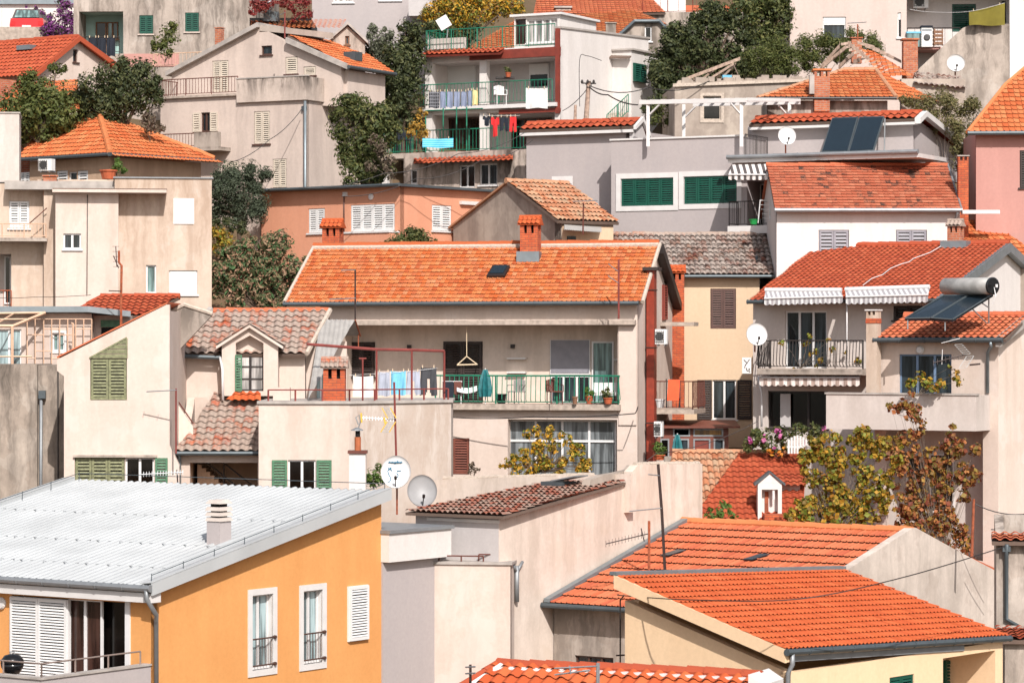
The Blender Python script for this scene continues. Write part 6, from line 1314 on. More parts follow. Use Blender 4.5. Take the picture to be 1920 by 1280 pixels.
def plant(name, label, cat, base, Y, clumps, mat, size=.16, dens=1.0, trunk=.1, seed=1, depth=.8, flat=.5, stems=True, group=None, bark='bark', flowers=None):
    bp = P(base[0], base[1], Y); root = empty(name, bp, 0, label, cat, group)
    T = Matrix.Translation(-bp)
    m = leaves(clumps, Y, dens, size * .8, depth, flat, seed); m.v = [(v[0] - bp.x, v[1] - bp.y, v[2] - bp.z) for v in m.v]
    m.build('crown' if trunk else 'foliage', mat, root)
    if stems:
        q = MB(); rnd = random.Random(seed + 5); cs = [P(x, y, Y) - bp for x, y, r in clumps]; top = sum(cs, Vector()) / len(cs); fork = top * .45 if trunk else Vector((0, 0, 0)); tr = trunk or .02
        if trunk: q.tube([(0, 0, -.3), tuple(fork * .55 + Vector((rnd.uniform(-.1, .1), 0, 0))), tuple(fork)], [tr, tr * .8, tr * .65], 7)
        for c in cs:
            mid = (fork + c) * .5 + Vector((rnd.uniform(-.15, .15), rnd.uniform(-.15, .15), .1)); q.tube([fork * .96, mid, c * .98], [tr * .55, tr * .35, tr * .15], 5)
        q.build('trunk' if trunk else 'stem', bark, root)
    for k, (fm, fc, fs_) in enumerate(flowers or []):
        f = leaves(fc, Y - .25, .35, fs_, depth, .9, seed + 9 + k); f.v = [(v[0] - bp.x, v[1] - bp.y, v[2] - bp.z) for v in f.v]; f.build('blossom', fm, root)
    return root
plant('olive_tree', 'bushy olive-green tree below the dark red roof at left', 'tree', (80, 330), 122, [(35, 185, 34), (75, 165, 26), (100, 180, 36), (125, 212, 36), (70, 215, 40), (20, 222, 34), (100, 235, 34), (55, 140, 14), (105, 130, 15), (45, 245, 30)], 'leaf_olive', .2, 1.0, .14, 2)
plant('round_tree', 'dark rounded tree with bare trunk beside the streaked beige house', 'tree', (243, 300), 122.5, [(172, 165, 32), (215, 145, 34), (255, 150, 36), (190, 195, 36), (235, 185, 38), (165, 215, 30), (212, 222, 26), (275, 178, 28), (292, 155, 16), (230, 122, 14), (150, 190, 22)], 'leaf_dark', .18, 1.1, .12, 3)
plant('shrub', 'small brownish shrub between hipped roof and streaked wall', 'shrub', (282, 270), 121, [(275, 232, 16), (290, 240, 14), (282, 220, 10)], 'leaf_brown', .16, .9, 0, 4)
plant('broad_tree', 'green broad-leaved tree against the side of the streaked beige house', 'tree', (690, 420), 120.6, [(650, 210, 34), (690, 232, 38), (632, 240, 22), (675, 270, 36), (715, 222, 30), (668, 318, 30), (700, 300, 34), (730, 250, 28), (640, 275, 16), (655, 190, 16), (645, 300, 18), (690, 335, 24), (722, 320, 20)], 'leaf_mid', .18, 1.1, .13, 5)
plant('twiggy_shrub', 'grey-brown half-bare shrub under the broad-leaved tree', 'shrub', (735, 345), 119.4, [(712, 275, 16), (725, 300, 18), (700, 260, 10), (730, 325, 14), (695, 310, 12)], 'leaf_brown', .13, .7, 0, 6, bark='twig')
plant('cypress', 'tall near-black evergreen beside the white red-beamed house', 'tree', (755, 330), 130.5, [(745, 100, 30), (770, 75, 28), (750, 140, 38), (778, 130, 28), (735, 195, 36), (768, 185, 32), (782, 100, 22), (718, 165, 26), (760, 50, 14), (745, 225, 28), (728, 130, 22), (775, 225, 22)], 'leaf_dark', .19, 1.15, .15, 7)
plant('grey_olive_tree', 'silvery grey olive tree beside the little grey gable', 'tree', (710, 150), 132.5, [(705, 72, 20), (720, 90, 22), (692, 88, 16), (712, 108, 18), (728, 65, 12)], 'leaf_grey', .15, 1.0, .08, 8)
plant('golden_tree', 'tree with golden-yellow leaves behind the diamond-shaped aerial', 'tree', (860, 140), 134.5, [(845, 12, 36), (815, 28, 28), (885, 22, 34), (925, 8, 26), (868, 48, 28), (962, 6, 24), (830, 52, 22), (895, -8, 26)], 'leaf_yellow', .17, 1.0, .13, 9)
plant('low_dark_tree', 'dark green low tree under the golden one', 'tree', (850, 160), 133.4, [(820, 62, 24), (850, 70, 26), (885, 58, 22), (865, 88, 18)], 'leaf_dark', .17, 1.0, .1, 10)
plant('great_tree', 'big dark evergreen filling the gap behind the ruin', 'tree', (1320, 230), 132, fill([(1222, 200), (1240, 110), (1255, 60), (1290, 40), (1330, 20), (1370, 25), (1410, 60), (1425, 110), (1400, 140), (1340, 165), (1270, 190), (1240, 215)], 14, 32, 60, 9) + [(1228, 140, 12), (1250, 80, 14)], 'leaf_dark', .2, .9, .2, 11)
plant('bright_tree', 'mid green tree beside the pale pink apartment block wall', 'tree', (1440, 200), 134.5, [(1420, 45, 38), (1455, 25, 36), (1440, 75, 30), (1478, 55, 22), (1400, 20, 30), (1465, -5, 30), (1425, 5, 30)], 'leaf_mid', .19, 1.05, .15, 12)
plant('olive_bush', 'row-end olive bush with narrow leaves left of the bare rafters', 'bush', (1440, 175), 129.5, [(1408, 108, 20), (1435, 100, 26), (1465, 95, 28), (1445, 125, 24), (1420, 130, 20), (1480, 120, 24)], 'leaf_olive', .16, 1.05, 0, 13, flat=.3)
plant('olive_bush', 'olive bush with narrow leaves under the pink block window', 'bush', (1540, 170), 131, [(1510, 95, 26), (1540, 80, 24), (1565, 90, 26), (1525, 118, 24), (1600, 70, 22), (1630, 78, 20), (1590, 95, 22), (1645, 92, 14)], 'leaf_olive', .16, 1.05, 0, 14, flat=.3)
plant('scrub', 'dry yellowish scrub right of the grey villa gable', 'bush', (1770, 330), 119.3, [(1730, 198, 26), (1768, 188, 28), (1790, 228, 28), (1752, 228, 22), (1802, 268, 24), (1818, 205, 22), (1700, 186, 14), (1825, 240, 18), (1800, 300, 22)], 'leaf_scrub', .14, .9, 0, 15, flat=.35, bark='twig')
plant('small_olive', 'rounded grey-green olive behind the flat-roofed cream house', 'tree', (450, 450), 120.5, [(425, 328, 26), (465, 330, 30), (440, 362, 34), (478, 372, 28), (412, 392, 26), (500, 325, 14), (412, 350, 22), (450, 400, 26), (485, 402, 18)], 'leaf_grey', .15, 1.2, .1, 16, flat=.35)
M['leaf_grey2'] = leafm('leaf_greygreen', ['4a5440', '5c6650', '6e785e', '3c4634'], k=.6)
bpy.data.objects['small_olive'].children[0].data.materials[0] = M['leaf_grey2']
plant('loquat_tree', 'loquat tree with pinkish blossom heads left of the long orange roof', 'tree', (490, 640), 112, fill([(402, 560), (405, 500), (430, 470), (480, 448), (540, 444), (575, 470), (580, 500), (560, 540), (535, 575), (470, 585), (425, 575)], 12, 26, 56, 10), 'leaf_loquat', .2, .95, .12, 17, flat=.38)
plant('citrus_bush', 'yellow-green bush behind the corner of the flat-roofed cream house', 'bush', (415, 520), 114, [(408, 440, 18), (425, 452, 18), (412, 465, 16), (435, 468, 12)], 'leaf_vine', .15, 1.0, 0, 18)
plant('round_bush', 'dome-shaped green bush rising behind the long roof ridge', 'bush', (770, 490), 114, [(770, 446, 22), (745, 454, 20), (798, 454, 20), (768, 460, 24), (728, 458, 10), (815, 459, 9)], 'leaf_mid', .14, 1.2, 0, 19)
plant('pear_shrub', 'loose shrub of orange-yellow leaves before the glazed ground floor', 'shrub', (1020, 905), 100.5, fill([(930, 885), (950, 860), (985, 842), (990, 795), (1003, 800), (1012, 835), (1040, 800), (1055, 818), (1085, 835), (1104, 862), (1100, 888), (1040, 898), (960, 896)], 5, 14, 46, 8), 'leaf_yellow', .15, .72, .03, 20, flat=.6)
plant('grape_vine', 'big yellow-green grape vine right of the little white vent house', 'vine', (1560, 1010), 95.4, fill([(1500, 900), (1512, 838), (1545, 806), (1610, 812), (1660, 828), (1690, 842), (1672, 880), (1668, 930), (1650, 985), (1490, 982), (1478, 962), (1512, 935)], 7, 17, 112, 3) + [(1610, 806, 6), (1508, 880, 8), (1478, 975, 8), (1690, 836, 7)], 'leaf_vine', .17, .85, 0, 21, flat=.85, bark='twig')
plant('red_creeper', 'rust-red creeper hanging in front of the vine house porch', 'vine', (1760, 1060), 96.7, fill([(1655, 835), (1690, 812), (1722, 826), (1750, 838), (1790, 812), (1835, 842), (1838, 872), (1815, 920), (1822, 985), (1810, 1040), (1780, 1035), (1730, 1010), (1690, 985), (1668, 950), (1680, 905)], 6, 15, 135, 5) + fill([(1662, 765), (1690, 748), (1722, 755), (1735, 800), (1710, 830), (1690, 800)], 6, 11, 18, 6) + [(1785, 800, 6), (1780, 812, 6), (1708, 738, 7), (1818, 1045, 8), (1640, 850, 7)], 'leaf_red', .17, .72, 0, 22, flat=.85, bark='twig')
plant('vine_shoot', 'olive-yellow vine shoot along the top of the parapet balcony', 'vine', (1720, 742), 97.4, [(1708, 720, 11), (1738, 716, 12), (1765, 722, 11), (1725, 703, 9), (1790, 702, 9), (1800, 715, 8), (1752, 730, 8), (1782, 688, 5)], 'leaf_vine', .16, .8, 0, 23, flat=.8, bark='twig')
plant('bougainvillea', 'purple bougainvillea against the large white building', 'shrub', (125, 100), 140.5, [(122, 18, 17), (102, 42, 18), (126, 44, 16), (85, 58, 12), (116, 2, 12), (92, 32, 6), (80, 24, 5), (66, 15, 4), (50, 12, 3), (110, 60, 16), (132, 62, 12)], 'leaf_purple', .16, 1.0, 0, 24)
plant('flower_hedge', 'green hedge with pink and purple flowers below the villa', 'hedge', (1460, 860), 102.6, [(1405, 832, 15), (1435, 820, 18), (1465, 815, 18), (1495, 808, 16), (1525, 808, 15), (1445, 838, 14), (1545, 815, 10), (1418, 812, 10), (1475, 838, 12)], 'leaf_mid', .13, 1.0, 0, 25, flat=.6, flowers=[('petal_pink', [(1460, 812, 9), (1434, 822, 7), (1505, 835, 8), (1543, 803, 7), (1405, 826, 5), (1452, 838, 6)], .13), ('petal_orange', [(1468, 842, 10), (1450, 846, 7)], .12)])
plant('crimson_creeper', 'crimson creeper over the dark pergola house at the top', 'vine', (525, 50), 132.6, [(480, 8, 16), (505, 5, 14), (535, 6, 14), (565, 8, 16), (475, 22, 8), (575, 25, 12), (555, 30, 10)], 'leaf_crimson', .16, .9, 0, 26)
plant('roof_plant', 'small green plant growing on the flat cream roof', 'plant', (222, 336), 111, [(222, 312, 11), (213, 320, 8), (232, 318, 8), (220, 302, 6)], 'leaf_fresh', .12, .9, 0, 27)
plant('lilac_shrub', 'thin yellowish shrub in front of the green shutters at top left', 'shrub', (310, 118), 131.5, [(315, 60, 16), (300, 80, 16), (325, 72, 15), (312, 95, 16), (328, 48, 9), (290, 95, 10)], 'leaf_olive', .15, .7, 0, 28, bark='twig')
plant('autumn_shrub', 'golden autumn shrub left of the red-beamed house lower loggia', 'shrub', (785, 285), 126, [(782, 235, 15), (770, 248, 12), (790, 215, 9), (795, 250, 12)], 'leaf_autumn', .14, .9, 0, 29)
plant('young_fig', 'small leafy sapling at the foot of the red new tiles', 'plant', (1350, 985), 96.8, [(1352, 958, 14), (1335, 968, 12), (1372, 968, 12), (1355, 945, 7), (1328, 960, 7)], 'leaf_fresh', .16, .7, 0, 30, flat=.6)
plant('leafy_weed', 'weed growing beside the white chimney near the marked dish', 'plant', (700, 915), 95, [(700, 890, 14), (690, 900, 10), (712, 878, 8), (708, 902, 10)], 'leaf_fresh', .14, .8, 0, 31)
plant('dry_weed', 'dry brown weed next to the rust-coloured shutter', 'plant', (888, 895), 101.5, [(885, 872, 7), (893, 880, 7), (882, 885, 5)], 'leaf_brown', .12, .6, 0, 32, bark='twig')
plant('trailing_vine', 'sparse yellowing vine shoots on the iron balcony', 'vine', (1500, 690), 104.3, [(1465, 642, 5), (1512, 645, 6), (1525, 660, 8), (1518, 630, 5), (1560, 655, 5), (1585, 660, 4), (1610, 678, 6), (1490, 696, 8), (1555, 638, 3), (1540, 675, 5), (1530, 685, 4)], 'leaf_vine', .15, .8, 0, 33, flat=.8, bark='twig')
plant('garden_bush', 'dark bush on the bank above the loquat tree', 'bush', (450, 470), 116.5, [(430, 420, 14), (455, 428, 12), (405, 425, 12)], 'leaf_dark', .15, 1.0, 0, 34)
plant('bank_shrub', 'low dry shrub right of the white tower side wall', 'shrub', (1245, 240), 128.5, [(1235, 205, 14), (1255, 215, 14), (1228, 225, 12), (1250, 190, 10), (1268, 232, 10)], 'leaf_olive', .15, .9, 0, 35)

# ================================================================ small things
def thing(name, label, cat, loc, rz=0, group=None): return empty(name, loc, rz, label, cat, group)
def sub(m, o):
    m.v = [(v[0] - o.x, v[1] - o.y, v[2] - o.z) for v in m.v]; return m
def part(m, name, mat, root, smooth=False): sub(m, root.location).build(name, mat, root, smooth)
def dish(px, py, rx, ry, Y, mat, label, tilt=(0, -1, .35), mast=None, seed=0, marks=None, arm=True):
    c = P(px, py, Y); r = ry / ppm(Y); ax = Vector(tilt).normalized(); root = thing('satellite_dish', label, 'satellite dish', P(px, mast[1] if mast else py + ry, Y + .25))
    q = ax.to_track_quat('Z', 'Y'); m = MB(); T = Matrix.Translation(c) @ q.to_matrix().to_4x4() @ Matrix.Diagonal((rx / ry, 1, 1, 1)); m.T = T
    pr = [(r * k / 6, .16 * r * (k / 6) ** 2 * 1.6) for k in range(1, 7)]; m.lathe([(.01, 0)] + pr + [(r * 1.0, .16 * r * 1.6 + .015)] + [(r * k / 6, .16 * r * (k / 6) ** 2 * 1.6 - .03) for k in range(6, 0, -1)], n=28)
    part(m, 'reflector', mat, root, True)
    if arm:
        m = MB(T); m.tube([(0, -r * .98, .1 * r), (.02, -r * .5, r * .75)], .018, 6); m.tube([(.02, -r * .55, r * .68), (.02, -r * .42, r * .82)], .05, 8); part(m, 'feed_arm', 'frame_dark', root)
    m = MB(); bk = c - ax * .05
    pts = [bk, bk - ax * .18]; b_ = bk - ax * .18
    m.tube(pts, .05, 6); m.tube([b_, Vector((b_.x, b_.y, P(px, mast[1], Y).z if mast else c.z - r * 1.5))], .03, 6); part(m, 'mount', 'rust' if mast else 'grey_metal', root)
    if marks:
        m = MB(T)
        for st in marks:
            pts = [];
            for x, y in st:
                x *= r; y *= r; rr = math.hypot(x, y); pts.append((x, y, .16 * 1.6 * r * (rr / r) ** 2 + .014))
            m.tube(pts, .017, 4)
        part(m, 'painted_mark', 'ink_blue', root)
    return root
S_ = [[(-.42 + .14 * math.cos(t), .07 + .13 * math.sin(t) - (0 if t < 3.2 else 0)) for t in [x * .3 for x in range(0, 11)]] + [(-.5, -.12), (-.38, -.28), (-.34, -.45), (-.42, -.58), (-.55, -.6)],
      [(-.55, .28), (-.42, .2), (-.32, .28)], [(-.5, .2), (-.36, .3)], [(.32, .12), (.06, .1), (.04, -.06)], [(.04, -.06), (.14, -.12), (.12, -.24), (.03, -.3)], [(-.12, -.52), (-.1, -.5)]] + \
     [[(-.52 + .1 * i, .56 + .03 * (i % 2)), (-.46 + .1 * i, .66 - .03 * (i % 2)), (-.42 + .1 * i, .57)] for i in range(9)] + [[(-.52, .6), (.4, .61)], [(-.1, .52), (.1, .7)]]
dish(743, 886, 28, 31, 91.6, 'dish_white', 'white satellite dish with blue hand-painted marks', (-.06, -1, .28), (743, 965), marks=S_)
dish(791, 922, 28, 31, 91.0, 'dish_grey', 'large dark grey satellite dish above the brown tiles', (.12, -1, .35), (791, 965), marks=None)
dish(1418, 628, 20, 22, 104.7, 'dish_white', 'white satellite dish at the left end of the iron balcony', (.15, -1, .3), (1420, 660))
dish(1475, 256, 17, 18, 118.2, 'dish_white', 'white satellite dish on the grey villa roof terrace', (.1, -1, .3), (1476, 296))
dish(1792, 120, 17, 17, 128, 'dish_white', 'white satellite dish before the outside stair wall', (-.05, -1, .3), (1792, 150))
c = P(832, 43, 129.5); root = thing('flat_aerial', 'white diamond-shaped flat aerial over the tile canopy', 'aerial', P(838, 72, 129.5))
m = MB(Matrix.Translation(c) @ Matrix.Rotation(R(14), 4, 'Y') @ Matrix.Rotation(R(45), 4, 'Y')); m.box(-.26, .26, -.04, .04, -.26, .26); part(m, 'panel', 'dish_white', root); m = MB(); m.tube([P(838, 72, 129.6), P(840, 52, 129.6)], .025, 5); part(m, 'mast', 'grey_metal', root)

def aerial(label, mast, Y, booms, mat='mast_dark', mr=.028, bm='grey_metal', el=.3, n=9, name='tv_aerial'):
    """mast: picture polyline bottom to top; booms: ((x0,y0),(x1,y1), element half length, count, axis)"""
    pts = [P(x, y, Y) for x, y in mast]; root = thing(name, label, 'aerial', pts[0]); m = MB(); m.tube(pts, mr, 6); part(m, 'mast', mat, root)
    for a, c, e, k, ax in booms:
        p, q = P(a[0], a[1], Y - .05), P(c[0], c[1], Y - .05 - (.3 if ax == 'y' else 0)); m = MB(); m.tube([p, q], .018, 5); v = {'y': Vector((0, 1, 0)), 'z': Vector((0, .25, 1)).normalized(), 'x': Vector((1, .3, 0)).normalized()}[ax]
        for i in range(k):
            o = p + (q - p) * (i / max(1, k - 1)); m.tube([o - v * e, o + v * e], .009, 4)
        part(m, 'boom', bm, root)
    return root
aerial('rusty aerial mast in front of the big cream flat-roofed house', [(227, 612), (227, 560), (228, 498), (223, 492), (223, 470)], 102.5, [((213, 480), (222, 502), .1, 6, 'y'), ((217, 462), (219, 500), .12, 5, 'x'), ((204, 545), (227, 546), .02, 1, 'y')], 'rust', .045, 'mast_dark')
aerial('slim dark aerial with two faded booms before the long orange roof', [(666, 600), (666, 505)], 103.2, [((640, 507), (666, 506), .12, 5, 'y'), ((618, 561), (667, 559), .25, 8, 'y')], 'mast_dark', .03)
aerial('rust-red aerial with two slanting booms near the right roof end', [(1160, 598), (1160, 486)], 103.6, [((1141, 495), (1158, 508), .2, 5, 'y'), ((1140, 517), (1159, 530), .2, 5, 'y')], 'red_oxide', .035)
r_ = aerial('aerial with yellow-tipped grid reflectors beside the terrace block', [(743, 862), (741, 790), (739, 716)], 93.5, [((676, 783), (738, 786), .06, 12, 'z')], 'red_oxide', .035, 'silver')
for y0, y1, x0, x1 in ((764, 784, 716, 727), (810, 790, 714, 726)):
    m = MB(); c0, c1 = P(x0, y0, 93.4), P(x1, y1, 93.4); d0 = P(x0 + 16, y0, 93.4) - c0
    for i in range(5): t = i / 4; a = c0 + (c1 - c0) * t; m.tube([a, a + d0], .012, 4)
    for i in range(4): a = d0 * (i / 3); m.tube([c0 + a, c1 + a], .012, 4)
    part(m, 'grid_reflector', 'silver', r_); m = MB(); m.tube([c0, c1], .018, 5); m.tube([c0 + d0, c1 + d0], .018, 5); part(m, 'reflector_edge', 'yellow_plastic', r_)
m = MB(); m.tube([P(677, 774, 93.4), P(678, 792, 93.4)], .03, 5); m.tube([P(720, 782, 93.4), P(722, 794, 93.4)], .03, 5); part(m, 'boom_end', 'yellow_plastic', r_)
aerial('tall dark leaning aerial before the blank party wall', [(1247, 1074), (1241, 960), (1234, 870)], 89.3, [((1216, 889), (1236, 891), .1, 3, 'y'), ((1180, 958), (1240, 952), .05, 3, 'y')], 'mast_dark', .045)
aerial('short rusty aerial with a long toothed boom on the salmon roof', [(1217, 1073), (1217, 976)], 89.0, [((1136, 1019), (1215, 1000), .1, 14, 'z'), ((1202, 990), (1208, 1014), .05, 3, 'y')], 'rust', .04, 'mast_dark')
aerial('low aerial arm by the outside stair of the dormer house', [(330, 850), (330, 728)], 95.2, [((275, 734), (331, 731), .12, 3, 'y')], 'red_oxide', .03)
aerial('small toothed aerial beside the peeling shutters', [(333, 905), (332, 880)], 95.0, [((264, 889), (343, 885), .08, 16, 'z')], 'mast_dark', .025, 'silver')
r_ = aerial('silver grid aerial bracketed to the vine house wall', [(1838, 682), (1818, 684)], 97.0, [((1750, 680), (1812, 664), .1, 9, 'z')], 'mast_dark', .03, 'mast_dark')
for y0, y1, x0, x1 in ((646, 664, 1790, 1806), (690, 668, 1798, 1812)):
    m = MB(); c0, c1 = P(x0, y0, 96.9), P(x1, y1, 96.9); d0 = P(x0 + 14, y0 - 1, 96.9) - c0
    for i in range(6): a = c0 + (c1 - c0) * (i / 5); m.tube([a, a + d0], .009, 4)
    for i in range(2): m.tube([c0 + d0 * i, c1 + d0 * i], .014, 4)
    part(m, 'grid_reflector', 'silver', r_)
m = MB(); m.tube([P(1767, 655, 97), P(1766, 683, 97)], .012, 4); m.tube([P(1765, 643, 97.0), P(1800, 634, 97)], .012, 4); part(m, 'wire', 'white_pvc', r_)
aerial('small wall aerial on the corner of the yellow house', [(1155, 1228), (1178, 1227), (1188, 1222)], 77.2, [((1168, 1251), (1180, 1232), .06, 3, 'y'), ((1180, 1246), (1184, 1240), .05, 2, 'y')], 'mast_dark', .022)
aerial('grey aerial in front of the nearest tiled roof', [(1121, 1290), (1121, 1242)], 60.8, [((1040, 1252), (1120, 1248), .02, 2, 'y'), ((1040, 1264), (1105, 1256), .06, 5, 'y'), ((1068, 1248), (1070, 1262), .02, 2, 'y')], 'grey_metal', .04)
aerial('faint dark aerial at the foot of the cream block', [(882, 1290), (882, 1245)], 63.2, [((873, 1250), (891, 1249), .02, 2, 'y'), ((873, 1262), (891, 1261), .02, 2, 'y')], 'mast_dark', .03)
aerial('thin rusty mast in front of the beige gable', [(534, 72), (534, 20)], 124.5, [((526, 28), (534, 24), .1, 2, 'y')], 'red_oxide', .035)
aerial('old aerial standing behind the bare rafters', [(1608, 76), (1608, 46)], 127.5, [((1590, 44), (1624, 42), .15, 5, 'y')], 'rust', .03)
aerial('slim mast leaning out of the stone barn roof', [(1093, 440), (1094, 380)], 111.5, [((1074, 378), (1120, 376), .12, 4, 'y')], 'iron_brown', .03)

def ac(px, py, w, h, Y, label, rz=0):
    c = P(px, py, Y); W, H = w / ppm(Y), h / ppm(Y); root = thing('air_conditioner', label, 'air conditioner', c - Vector((0, 0, H / 2)), rz); T = Matrix.Rotation(rz, 4, 'Z')
    m = MB(); m.box(-W / 2, W / 2, 0, .3, 0, H); m.build('casing', 'ac_white', root)
    m = MB(); k = min(W, H) * .4; x = -W * .12
    for i in range(5): m.box(x - k, x + k, -.02, -.002, H * .12 + i * H * .16, H * .12 + i * H * .16 + .02)
    for i in range(5): m.box(x - k + i * k / 2.2, x - k + i * k / 2.2 + .02, -.04, -.021, H * .1, H * .9)
    m.build('grille', 'dark_grille', root); m = MB(); m.lathe([(k * .9, 0), (k * .9, .002)], (x, -.001, H / 2), 16, (0, -1, 0)); m.build('fan', 'dark_grille', root)
    m = MB(); m.box(-W * .35, -W * .3, 0, .5, -.06, -.002); m.box(W * .3, W * .35, 0, .5, -.06, -.002); m.build('bracket', 'grey_metal', root)
ac(1239, 631, 22, 28, 105.0, 'white air conditioner beside the red duct on the gable', R(-13)); ac(1234, 804, 16, 28, 104.8, 'white air conditioner low behind the red duct', R(-13)); ac(84, 309, 28, 22, 115.8, 'white air conditioner under the orange hipped eaves', R(-20)); ac(1727, 3, 28, 24, 134.8, 'air conditioner high on the pink block loggia wall')

# solar panels on the villa roof and the tank heater
for i, x in enumerate((0, 1)):
    bl, br, tr, tl = [P(a, c, Y) for a, c, Y in (((1540, 285, 116.2), (1590, 285, 115.6), (1609, 219, 117.6), (1560, 221, 118.2)) if i == 0 else ((1591, 285, 115.5), (1638, 282, 115.0), (1658, 218, 117.0), (1611, 219, 117.5)))]
    root = thing('solar_collector', ['left-hand dark solar panel of the pair on the villa roof', 'right-hand dark solar panel of the pair on the villa roof'][i], 'solar panel', bl, 0, 'solar panels on the grey villa')
    n = (br - bl).cross(tl - bl).normalized(); n = n if n.y < 0 else -n
    m = MB(); m.prism([bl, br, tr, tl], -n * .08); part(m, 'frame', 'zinc_dark', root); ins = lambda p, q, o: p + (q - p) * .04 + (o - p) * .03
    m = MB(); m.prism([ins(bl, br, tl) + n * .003, ins(br, bl, tr) + n * .003, ins(tr, tl, br) + n * .003, ins(tl, tr, bl) + n * .003], n * .012); part(m, 'absorber', 'collector', root)
    m = MB(); m.tube([tl - n * .1, Vector((tl.x, tl.y, bl.z - .1))], .03, 5); m.tube([tr - n * .1, Vector((tr.x, tr.y, bl.z - .1))], .03, 5); part(m, 'support_leg', 'grey_metal', root)
root = thing('solar_water_heater', 'rust-streaked grey tank with two dark solar collectors', 'water heater', P(1770, 625, 98.6))
tg = plain('tank_grey', 'a9a6a2', .5, .2, var=.3, scale=2.2)
t0, t1 = P(1772, 537, 99.9), P(1862, 536, 98.0); d = (t1 - t0).normalized(); rr = 16 / ppm(98.8)
m = MB(); m.tube([t0, t0 + d * .03, t1 - d * .05], [rr * .93, rr, rr], 24); part(m, 'tank', 'tank_grey', root, True)
m = MB(); m.tube([t1 - d * .05, t1, t1 + d * .01], [rr * 1.02, rr * 1.02, rr * .9], 24); part(m, 'tank_end', 'black_enamel', root)
m = MB(); m.box(t1.x + .05, t1.x + .12, t1.y - .22, t1.y - .1, t1.z - .05, t1.z + .05); m.tube([t1 + Vector((.02, -.1, -.05)), t1 + Vector((.05, -.25, -.35)), t1 + Vector((-.05, -.2, -.6))], .015, 5); part(m, 'valve', 'white_pvc', root)
for q in (((1697, 598, 97.9), (1745, 597, 97.6), (1815, 554, 99.0), (1770, 555, 99.4)), ((1746, 597, 97.55), (1786, 600, 97.2), (1862, 552, 98.4), (1817, 554, 98.95))):
    v = [P(*k) for k in q]; n = (v[1] - v[0]).cross(v[3] - v[0]).normalized(); n = n if n.z > 0 else -n
    m = MB(); m.prism([k + n * .02 for k in v], -n * .09); part(m, 'collector_panel', 'collector', root)
    m = MB()
    for a, c in ((0, 1), (1, 2), (2, 3), (3, 0)): m.tube([v[a] + n * .03, v[c] + n * .03], .025, 4)
    part(m, 'collector_edge', 'zinc_dark', root)
for a, c in (((1702, 600, 97.9), (1702, 617, 97.9)), ((1772, 602, 97.4), (1772, 620, 97.4)), ((1854, 556, 98.3), (1854, 606, 98.6)), ((1824, 580, 98.0), (1850, 606, 98.6)), ((1838, 566, 98.2), (1853, 576, 98.4))): m = MB(); m.tube([P(*a), P(*c)], .025, 5); part(m, 'stand_leg', 'grey_metal', root)

# awnings
stripem('awning_stripe', 'f0e6e0', '5a5250', 8.5); stripem('awning_pale', 'eceae9', 'b4aeb0', 17, k=.66); stripem('valance_stripe', 'efe2da', 'b49c90', 12.5); stripem('blanket_stripe', '8fdcec', '3fb4d4', 5, 2); checkm('check_black', '2a2a2e', '8a8a90', 6)
def awning(label, q, mat, val, box=None, boxr=.075, scal=14):
    """q: back-left, back-right, front-right, front-left as (px,py,Y)"""
    v = [P(*k) for k in q]; root = thing('awning', label, 'awning', (v[0] + v[1]) / 2); m = MB(); nn = (v[1] - v[0]).cross(v[3] - v[0]).normalized(); m.prism(v, nn * .015); part(m, 'fabric', mat, root)
    m = MB(); n = scal; a, c = v[3], v[2]
    top = [a + (c - a) * (i / (n * 4)) for i in range(n * 4 + 1)]; low = [p - Vector((0, 0, val * (.78 + .22 * abs(math.sin(math.pi * i / 4))))) + Vector((0, .02 * math.sin(i * 1.1), 0)) for i, p in enumerate(top)]
    k = len(top); m.add([tuple(p) for p in top + low], [(i, i + 1, k + i + 1, k + i) for i in range(k - 1)]); part(m, 'valance', mat, root)
    m = MB(); m.tube([v[3] + Vector((0, -.02, .01)), v[2] + Vector((0, -.02, .01))], .03, 6); part(m, 'front_bar', 'white_pvc', root)
    if box:
        m = MB(); m.tube([v[0] + Vector((0, 0, .05)), v[1] + Vector((0, 0, .05))], boxr, 10); part(m, 'cassette', 'white_pvc', root)
    return root
awning('left white scalloped awning under the red villa roof', [(1435, 546, 105.7), (1578, 546, 104.3), (1580, 556, 103.4), (1433, 560, 104.8)], 'awning_pale', .24, True)
awning('right white scalloped awning beside the thin white post', [(1585, 545, 104.2), (1743, 540, 102.7), (1740, 553, 101.8), (1586, 557, 103.3)], 'awning_pale', .26, True)
awning('black and white striped awning of the grey villa', [(1372, 309, 117.0), (1462, 307, 116.2), (1462, 328, 114.9), (1366, 328, 115.7)], 'awning_stripe', .2, None, scal=9)
awning('faded brown striped awning valance under the iron balcony', [(1424, 704, 105.9), (1612, 704, 104.1), (1612, 708, 103.2), (1424, 708, 105.0)], 'valance_stripe', .3, None, scal=16)

